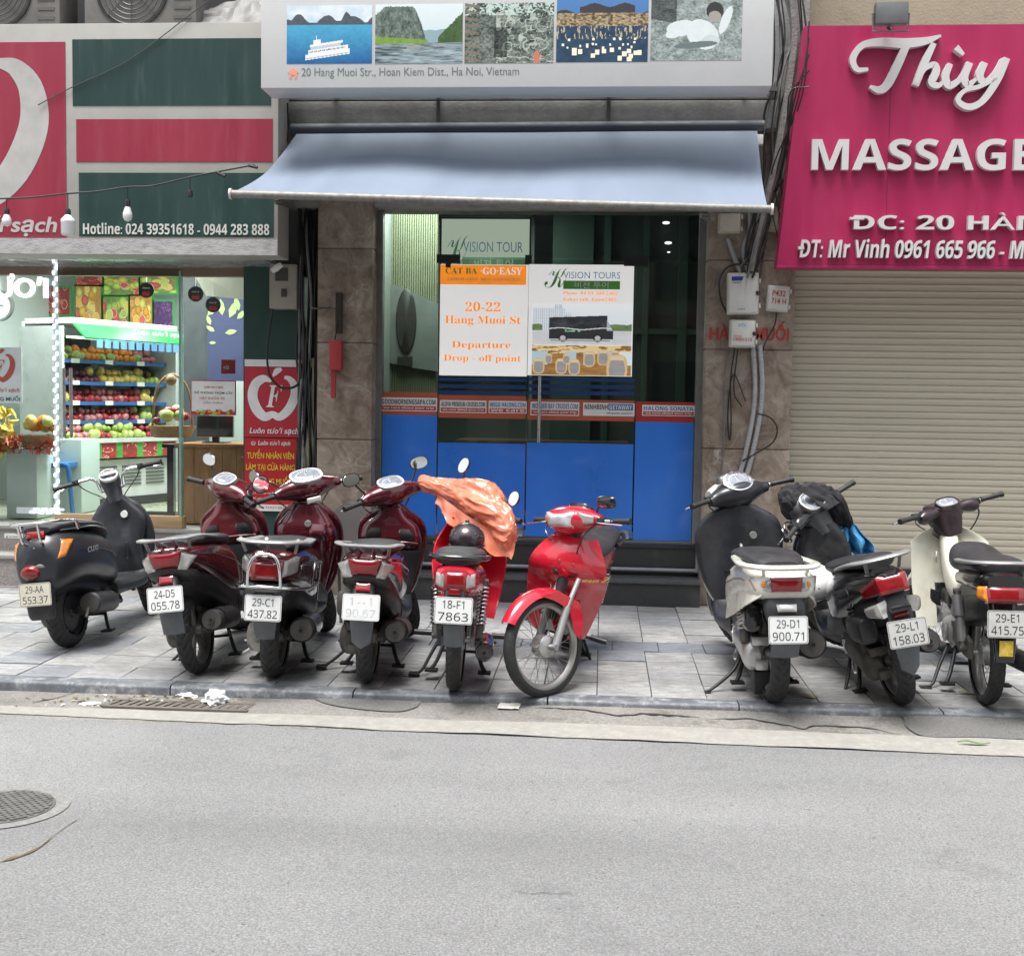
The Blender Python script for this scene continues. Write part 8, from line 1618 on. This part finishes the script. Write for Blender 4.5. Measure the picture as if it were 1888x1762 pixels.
    a, b, r = S['muff']; exhaust(t, a, b, r, S.get('muffm', CHR), None, True, 'ring', head=(.5, -.12, .2))
    stand(t, True, True, None, S.get('stx', .42), .22); return t, T, cw, sh, hx, hz
WT = [(-.375, .075, .735, .63, 3), (-.33, .105, .748, .60, 3), (-.2, .122, .745, .56), (0, .135, .73, .52), (.2, .135, .70, .50), (.42, .11, .66, .52)]
WS = [(-.34, .075, .80, .745), (-.28, .115, .818, .74), (-.1, .13, .815, .72), (.05, .13, .80, .71), (.14, .13, .775, .70), (.3, .125, .765, .68), (.43, .1, .755, .66), (.5, .06, .73, .65)]
def wave(label, ptxt, steer, S2={}):
    S = dict(body=RED, steer=steer, tail=WT, seat=WS, muff=((-.20, -.155, .265), (.25, -.14, .24), .048)); S.update(S2); t, T, cw, sh, hx, hz = underbone('underbone_motorbike', label, S); x = -.385
    headset(t, T, hx+.02, hz+.10, RED, .12, .19, .085, .13, .07); gauge(t, T, (hx-.04, 0, hz+.15), .08, .05, BLK, 35); grips(t, T, hx-.0, hz+.085, .18, .33, .04, 0)
    # headlight and front signals
    m = MB(); m.T = T; m.lens([(hx+.115, -.085, hz+.045), (hx+.115, .085, hz+.045), (hx+.125, .10, hz+.135), (hx+.125, -.10, hz+.135)], .035, .05); obj('headlight', m, mat('headlight_glass', (.66, .68, .70), .06, .35, coat=1, var=.35, vs=22), t, 50, True)
    for s in (1, -1):
        q = [(hx+.10, s*.10, hz+.06), (hx+.055, s*.175, hz+.075), (hx+.055, s*.18, hz+.11), (hx+.115, s*.108, hz+.135)]; m = MB(); m.T = T; m.lens(q if s > 0 else q[::-1], .008, .03); obj('front_signal', m, LCLR, t, 50, True)
    tl = lamp_quad(t, [(x, .055, .635), (x, -.055, .635), (x+.012, -.052, .715), (x+.012, .052, .715)], .012, LRED, 'tail_light', .05)
    for s in (1, -1): q = [(x+.002, s*.057, .635), (x+.03, s*.10, .645), (x+.035, s*.098, .71), (x+.014, s*.054, .715)]; lamp_quad(tl, q if s < 0 else q[::-1], .010, LCLR, 'turn_signal', .04)
    m = MB(); m.loft([(.63, -.31, 0, .05, .05, .055, .055, 3), (.54, -.36, 0, .04, .03, .055, .055, 3), (.44, -.37, 0, .04, .02, .055, .055, 3)], 'z', 20, 3); obj('rear_fender', m, BLK, t, 40, True); lamp_quad(t, [(-.39, .03, .60), (-.39, -.03, .60), (-.385, -.03, .632), (-.385, .03, .632)], .003, LRED, 'rear_reflector', .01)
    plate(t, -.40, .52, -6, ptxt); flap(t, -.385, .455, -.345, .315, .052, .046, PLG)
    m = MB(); m.tube([(.02, .135, .745), (-.15, .15, .77), (-.31, .115, .785), (-.355, 0, .79), (-.31, -.115, .785), (-.15, -.15, .77), (.02, -.135, .745)], .015, 10, 6); obj('grab_rail', m, BLK, t, 60, True)
    YD = mat('yellow_decal', (.70, .48, .06), .4); decal(t, 'WAVE', -.22, -.06, .655, .70, -.129, -1, YD, 8, .3, cw, 4)
    for s in (1, -1):
        m = MB(); m.add([(1.007, s*.03, .672), (1.006, s*.02, .650), (1.0, s*.060, .662), (.990, s*.078, .685)], [(0, 1, 2, 3)]); m.v = [Vector(p)+V(.052, 0, 0) for p in m.v]; obj('vent_slit', m, mat('outlet_dark', (.004, .004, .004), .9), sh, 0, True)
        m = MB(); m.ball((1.058, s*.04, .735), .009, 10, 6, sx=.3); obj('screw', m, mat('dull_screw', (.45, .05, .06), .4), sh, 40, True)
    m = MB(); m2 = MB(); letters(m2, 'wave S', 0, .15, 0, .035, 0, 'script', .2); m.merge(m2, Matrix.Translation((1.02, .105, .645)) @ Matrix.Rotation(R_(118), 4, 'Z') @ Matrix.Rotation(R_(-10), 4, 'Y')); obj('decal', m, YD, sh, 0, True)
    return t, T, hx, hz
t5, T5, hx, hz = wave('red underbone motorbike with an orange plastic bag over its bars and plate 18-F1 7863', ('18-F1', '7863'), -32); mirror(t5, (hx, .12, hz+.16), (hx, .14, hz+.22), (hx-.01, .155, hz+.285), (-1, .3, .2), .042, .055, T5, 2.1); mirror(t5, (hx, -.14, hz+.14), (hx, -.2, hz+.17), (hx-.02, -.25, hz+.20), (-1, .25, .1), .040, .052, T5, 2.1)
place(t5, 838, 1271, 93, -2)
t6, T6, hx, hz = wave('bright red underbone motorbike facing the street with its front wheel turned', None, -38, dict(skirt=True)); mirror(t6, (hx, .15, hz+.13), (hx+.0, .17, hz+.17), (hx-.01, .21, hz+.19), (-1, .0, .1), .065, .035, T6, 4)
f6 = ground(972, 1277); yw = -98; le = 14; dv = Vector((math.cos(R_(yw)), math.sin(R_(yw)), 0)); o6 = f6-dv*1.22
t6.matrix_world = Matrix.Translation((o6.x, o6.y, 0)) @ Matrix.Rotation(R_(yw), 4, 'Z') @ Matrix.Rotation(R_(-le), 4, 'X') @ Matrix.Diagonal((1, 1, .95, 1))
def dream():
    S = dict(body=IVR, steer=28, tall=True, ftread='ribbed', spine=IVR, tailm=BLK, cover=mat('shock_cover_grey', (.26, .26, .26), .4, .5, dirt=((.2, .18, .15), .3, 8)), chainm=ENG, swingm=ENG, muff=((-.33, -.16, .28), (.22, -.14, .24), .052), muffm=EXH,
        tail=[(-.36, .085, .76, .675, 3), (-.30, .115, .775, .66, 3), (-.15, .125, .765, .63), (.05, .12, .745, .62), (.3, .10, .70, .60)], seat=[(-.30, .09, .81, .755), (-.24, .13, .828, .75), (-.05, .14, .828, .73), (.08, .14, .82, .71), (.18, .14, .815, .70), (.30, .13, .84, .68), (.40, .11, .845, .67), (.47, .06, .81, .67)])
    t, T, cw, sh, hx, hz = underbone('underbone_motorbike', 'ivory underbone motorbike with a broad leg shield and plate 415.75', S); x = -.37; BRN = mat('dark_plum_plastic', (.030, .017, .021), .35, var=.15, coat=.3)
    m = MB(); m.T = T; m.loft([(hz-.06, hx, 0, .05, .05, .06, .06, 3), (hz+.0, hx+.02, 0, .075, .07, .085, .085, 3.2), (hz+.07, hx+.03, 0, .10, .085, .095, .095, 3.4), (hz+.12, hx+.03, 0, .10, .085, .095, .095, 3.4), (hz+.135, hx+.03, 0, .09, .08, .085, .085, 3)], 'z', 26, 4); obj('headlight_shell', m, BRN, t, 45, True)
    headset(t, T, hx, hz+.10, BRN, .09, .2, .055, .06, .04); gauge(t, T, (hx-.025, 0, hz+.145), .075, .05, BRN, 28); grips(t, T, hx-.01, hz+.105, .20, .345, .05, -.01)
    m = MB(); m.T = T; m.tube([(hx+.03, -.2, hz+.09), (hx+.02, -.24, hz+.03), (hx, -.16, hz-.05), (hx, -.09, hz-.08)], .005, 6, 5); obj('brake_cable', m, BLK, t, 40, True)
    tl = lamp_quad(t, [(x, .085, .615), (x, -.085, .615), (x+.02, -.09, .70), (x+.02, .09, .70)], .022, LRED, 'tail_light', .06)
    for s in (1, -1): q = [(x, s*.087, .62), (x+.07, s*.125, .635), (x+.08, s*.12, .69), (x+.02, s*.09, .70)]; lamp_quad(tl, q if s < 0 else q[::-1], .010, LAMB, 'turn_signal', .05)
    m = MB(); m.loft([(.62, -.28, 0, .05, .06, .07, .07, 3), (.5, -.33, 0, .05, .03, .06, .06, 3), (.36, -.36, 0, .035, .02, .05, .05, 3), (.31, -.36, 0, .03, .02, .045, .045, 3)], 'z', 20, 3); obj('rear_fender', m, BLK, t, 40, True)
    plate(t, -.405, .515, -4, ('29-E1', '415.75'), 0, mat('plate_grey', (.52, .52, .50), .45, var=.08, vs=14)); m = MB(); m.lens([(-.388, .032, .345), (-.388, -.032, .345), (-.392, -.032, .425), (-.392, .032, .425)], .002, .004); obj('yellow_sticker', m, mat('yellow_sticker_print', (.72, .50, .05), .5, var=.35, vs=40, dirt=((.6, .58, .52), .45, 25)), t, 30, True)
    rail(t, [(.05, .14, .78), (-.15, .15, .80), (-.30, .12, .815), (-.35, 0, .82), (-.30, -.12, .815), (-.15, -.15, .80), (.05, -.14, .78)], .022, RAIL, .5)
    m = MB(); m.lens([(.875, .115, .40), (.88, .05, .38), (.885, .06, .47), (.88, .11, .49)], .002, .004); obj('worn_hole', m, mat('outlet_dark', (.004, .004, .004), .9), sh, 0, True); m = MB(); m.tube([(.93, .08, .70), (.90, .08, .72), (.885, .08, .69), (.89, .08, .655), (.91, .08, .65)], .006, 8, 4); obj('bag_hook', m, CHR, t, 40, True)
    return t
t9 = dream(); place(t9, 1816, 1296, 86, 1)
t10 = copy_tree(t9); t10['label'] = 'motorbike cut off at the right edge, only its left handgrip in view'
for o in [o for o in COL.objects if o.name.startswith('lettering') and o.parent and o.parent.parent == t10]: bpy.data.objects.remove(o)
t10.matrix_world = Matrix.Translation((3.94, -2.62, 0)) @ Matrix.Rotation(R_(86), 4, 'Z') @ Matrix.Rotation(R_(3), 4, 'X') @ Matrix.Diagonal((1, 1, .95, 1))

# ------------------------------------------------------------------ things left on the bikes
def cloth(name, W, secs, mt, label, cat, seed, fold=.03, freq=5, n=64, sub=10, axis='y', alpha=None, caps=True, fdir='y'):
    k = [0]
    def fn(p):
        p = Vector(p); q = p*freq; g_ = Vector((q.x, q.y*.16, q.z)) if fdir == 'y' else Vector((q.x*1.3, q.y*1.3, q.z*.4)); d = noise.noise(g_*.6+Vector((seed, 0, 0)))*fold+(1-2.4*abs(noise.noise(g_*1.5+Vector((0, seed, 0)))))*fold*.55+(1-2.4*abs(noise.noise(g_*3.6+Vector((0, 0, seed)))))*fold*.28+(1-2.4*abs(noise.noise(g_*8+Vector((0, seed, seed)))))*fold*.12; c_ = Vector(CTR(p)); v = (p-c_); L_ = v.length
        return p+(v/L_*d if L_ > 1e-6 else v)
    ia = 'xyz'.index(axis); ss = sorted(secs, key=lambda q: q[0]); A_ = [q[0] for q in ss]
    def CTR(p):
        a = p[ia]; o = [None]*3; o[ia] = a; oth = [i for i in range(3) if i != ia]; o[oth[0]] = float(np.interp(a, A_, [q[1] for q in ss])); o[oth[1]] = float(np.interp(a, A_, [q[2] for q in ss])); return o
    m = MB(); m.T = W; m.loft(secs, axis, n, sub, caps, fn); return tag(obj(name, m, mt, smooth=55), label, cat)
BAG = mat('orange_plastic_film', (.88, .27, .15), .16, var=.2, vs=7, coat=.7, alpha=.74); hx, hz = .95, .88
bag = cloth('plastic_bag', t5.matrix_world @ T5, [(.40, hx-.05, hz+.105, .012, .012, .015, .015, 2), (.34, hx-.045, hz+.10, .03, .03, .035, .035, 2), (.20, hx-.01, hz+.105, .05, .06, .055, .06, 2), (.08, hx+.01, hz+.11, .12, .10, .10, .09, 2.1), (-.06, hx+.0, hz+.10, .13, .12, .11, .115, 2.1), (-.18, hx-.02, hz+.07, .09, .11, .08, .11, 2.1), (-.28, hx-.05, hz+.02, .07, .09, .07, .10, 2), (-.345, hx-.08, hz-.03, .05, .06, .05, .07, 2), (-.36, hx-.08, hz-.04, .02, .03, .03, .04, 2)], BAG, 'orange plastic bag pulled over the handlebars of the red motorbike beside the maroon scooter', 'plastic bag', 4.0, .034, 8, 110, 14)
m = MB(); m.T = t5.matrix_world @ T5; g = []
for i in range(26):
    u = i/25; y = .24-.62*u; row = []
    for j in range(9):
        v = j/8; q = Vector((u*7, v*1.2, 3)); L_ = .06+.075*math.sin(u*2.6)+.035*noise.noise(Vector((u*9, 0, 8)))
        row.append((hx-.075-.05*math.sin(u*3)-.02*v+.035*noise.noise(q)*v+.02*math.sin(u*22)*v, y-.02*v, hz+.085-.11*u-.02-L_*v))
    g.append(row)
m.sheet(g, .0015); obj('hem', m, BAG, bag, 60)
def helmet(c, r, mt, label, rot=(0, 0, 0), dots=False):
    T = Matrix.Translation(c) @ Matrix.Rotation(rot[2], 4, 'Z') @ Matrix.Rotation(rot[1], 4, 'Y') @ Matrix.Rotation(rot[0], 4, 'X'); t = thing('helmet', label, 'helmet', c)
    m = MB(); m.T = T; m.ball((0, 0, 0), r, 28, 14, sx=1.12, sz=.92, a0=-22); m.ball((0, 0, 0), r*.96, 28, 14, sx=1.12, sz=.92, a0=-22); obj('shell', m, mt, t, 50)
    m = MB(); m.T = T; m.tube([(r*1.05*math.cos(a)*1.1, r*.96*math.sin(a), -.36*r) for a in np.linspace(0, 6.2832, 33)[:-1]], .007, 8, 1, True); m.ball((r*.2, 0, r*.93), .013, 10, 6); m.ball((-r*.75, r*.55, r*.3), .010, 10, 6); m.ball((-r*.75, -r*.55, r*.3), .010, 10, 6); obj('trim', m, BLK, t, 50)
    if dots:
        m = MB()
        for i in range(5):
            for j in range(4): a, b = R_(128+9*i), R_(-14+8*j); d = Vector((1.12*math.cos(b)*math.cos(a), math.cos(b)*math.sin(a), .92*math.sin(b)))*r*1.001; m.T = T @ Matrix.Translation(d); m.ball((0, 0, 0), .0055, 8, 5)
        obj('vent_hole', m, mat('outlet_dark', (.004, .004, .004), .9), t, 0)
helmet(t5.matrix_world @ Vector((.20, -.015, .825)), .098, mat('plum_black_shell', (.030, .020, .026), .25, coat=.6, var=.15), 'dark half helmet resting on the seat of the red motorbike with the orange bag', (0, 0, R_(90)))
hc = at(1500, 1075, -2.0); helmet(hc, .115, mat('white_helmet_shell', (.74, .74, .74), .3, var=.03), 'white helmet with a grid of vent holes, between the white and the black scooter', (0, R_(-30), R_(60)), True)
hx, hz = .97, .93; W8 = t8.matrix_world @ steerT(.97, .93, 26, 38); JKT = mat('black_jacket_cloth', (.016, .015, .019), .85, var=.3, vs=12, sheen=.06, bump=.3, bs=200)
jkt = cloth('jacket', W8, [(.09, hx+.07, hz+.13, .03, .02, .04, .04, 2), (.04, hx+.07, hz+.14, .07, .05, .08, .09, 2.2), (-.04, hx+.05, hz+.13, .09, .06, .09, .17, 2.3), (-.11, hx+.02, hz+.09, .09, .09, .10, .22, 2.3), (-.165, hx-.01, hz+.03, .07, .08, .10, .19, 2.2), (-.19, hx-.02, hz+.0, .03, .03, .05, .08, 2)], JKT, 'black jacket thrown over the handlebars of the black scooter', 'jacket', 2.0, .042, 6, 110, 14, fdir='z')
m = MB(); m.T = W8; m.sheet([[(hx-.06-.05*v+.018*noise.noise(Vector((u*4, v*4, 3))), .05-.13*u-.05*v, hz+.24-.19*v-.02*u) for u in np.linspace(0, 1, 10)] for v in np.linspace(0, 1, 12)], .004); obj('sleeve', m, JKT, jkt, 50)
rc = W8 @ Vector((hx-.10, -.27, hz-.12)); c0 = at(1562, 985, rc.y-.03); m = MB(); g = []
for i in range(15):
    v = i/14; row = []
    for j in range(19): u = j/18*2-1; row.append((c0.x+u*(.05+.12*v)+.03*noise.noise(Vector((u*2, v*3, 1)))+.04*v, c0.y+.045*math.sin(u*9+v*2)*(.3+v)+.02*noise.noise(Vector((u*3, v*3, 7))), c0.z+.06-.17*v-.05*abs(math.sin(u*4))*v))
    g.append(row)
m.sheet(g, .003); tag(obj('raincoat', m, mat('blue_raincoat', (.07, .28, .52), .25, var=.35, vs=12, coat=.4), smooth=60), 'crumpled light blue raincoat hanging from the black scooter under the jacket', 'raincoat')
c0 = at(1530, 1000, rc.y); crumple('raincoat_bundle', (c0.x, c0.y, c0.z-.03), .06, 1.6, mat('navy_raincoat', (.012, .05, .09), .3, coat=.4, var=.3), 'dark teal bundle of the raincoat behind the bars of the black scooter', 'raincoat', 6.0, .8)
# blue and green stools behind the maroon scooters
c0 = at(488, 1000, -.25)
for dx, mt, lb in ((-.02, mat('sky_blue_plastic', (.06, .26, .62), .4), 'light blue plastic stool behind the maroon scooters'), (.10, mat('lime_plastic', (.20, .34, .06), .4), 'green plastic stool beside the light blue one behind the maroon scooters')):
    m = MB(); x, y, h = c0.x+dx, c0.y+dx*1.6, .47
    for sx in (-1, 1):
        for sy in (-1, 1): m.tube([(x+sx*.09, y+sy*.09, h), (x+sx*.13, y+sy*.13, 0)], .018, 8)
    m.box(x-.11, x+.11, y-.11, y+.11, h-.03, h, .01); m.box(x-.115, x+.115, y-.115, y-.105, h-.14, h-.02); m.box(x-.115, x+.115, y+.105, y+.115, h-.14, h-.02); tag(obj('plastic_stool', m, mt, smooth=30), lb, 'stool')
c0 = at(648, 985, -1.15); m = MB(); w_ = .155; m.prism([(c0.x-w_, .42), (c0.x+w_, .42)]+[(c0.x+w_*math.cos(a)*(1 if math.cos(a) > 0 else 1), .66+.18*math.sin(a)) for a in np.linspace(0, math.pi, 16)], -1.16, -1.14); m.tube([(c0.x-.1, -1.1, .45), (c0.x-.1, -1.0, 0)], .012, 8); m.tube([(c0.x+.1, -1.1, .45), (c0.x+.1, -1.0, 0)], .012, 8); tag(obj('rounded_board', m, mat('taupe_board', (.13, .125, .12), .55, var=.1), smooth=30), 'grey board with a rounded top standing behind the maroon scooters, by the pillar', 'board')
bpy.context.view_layer.update()
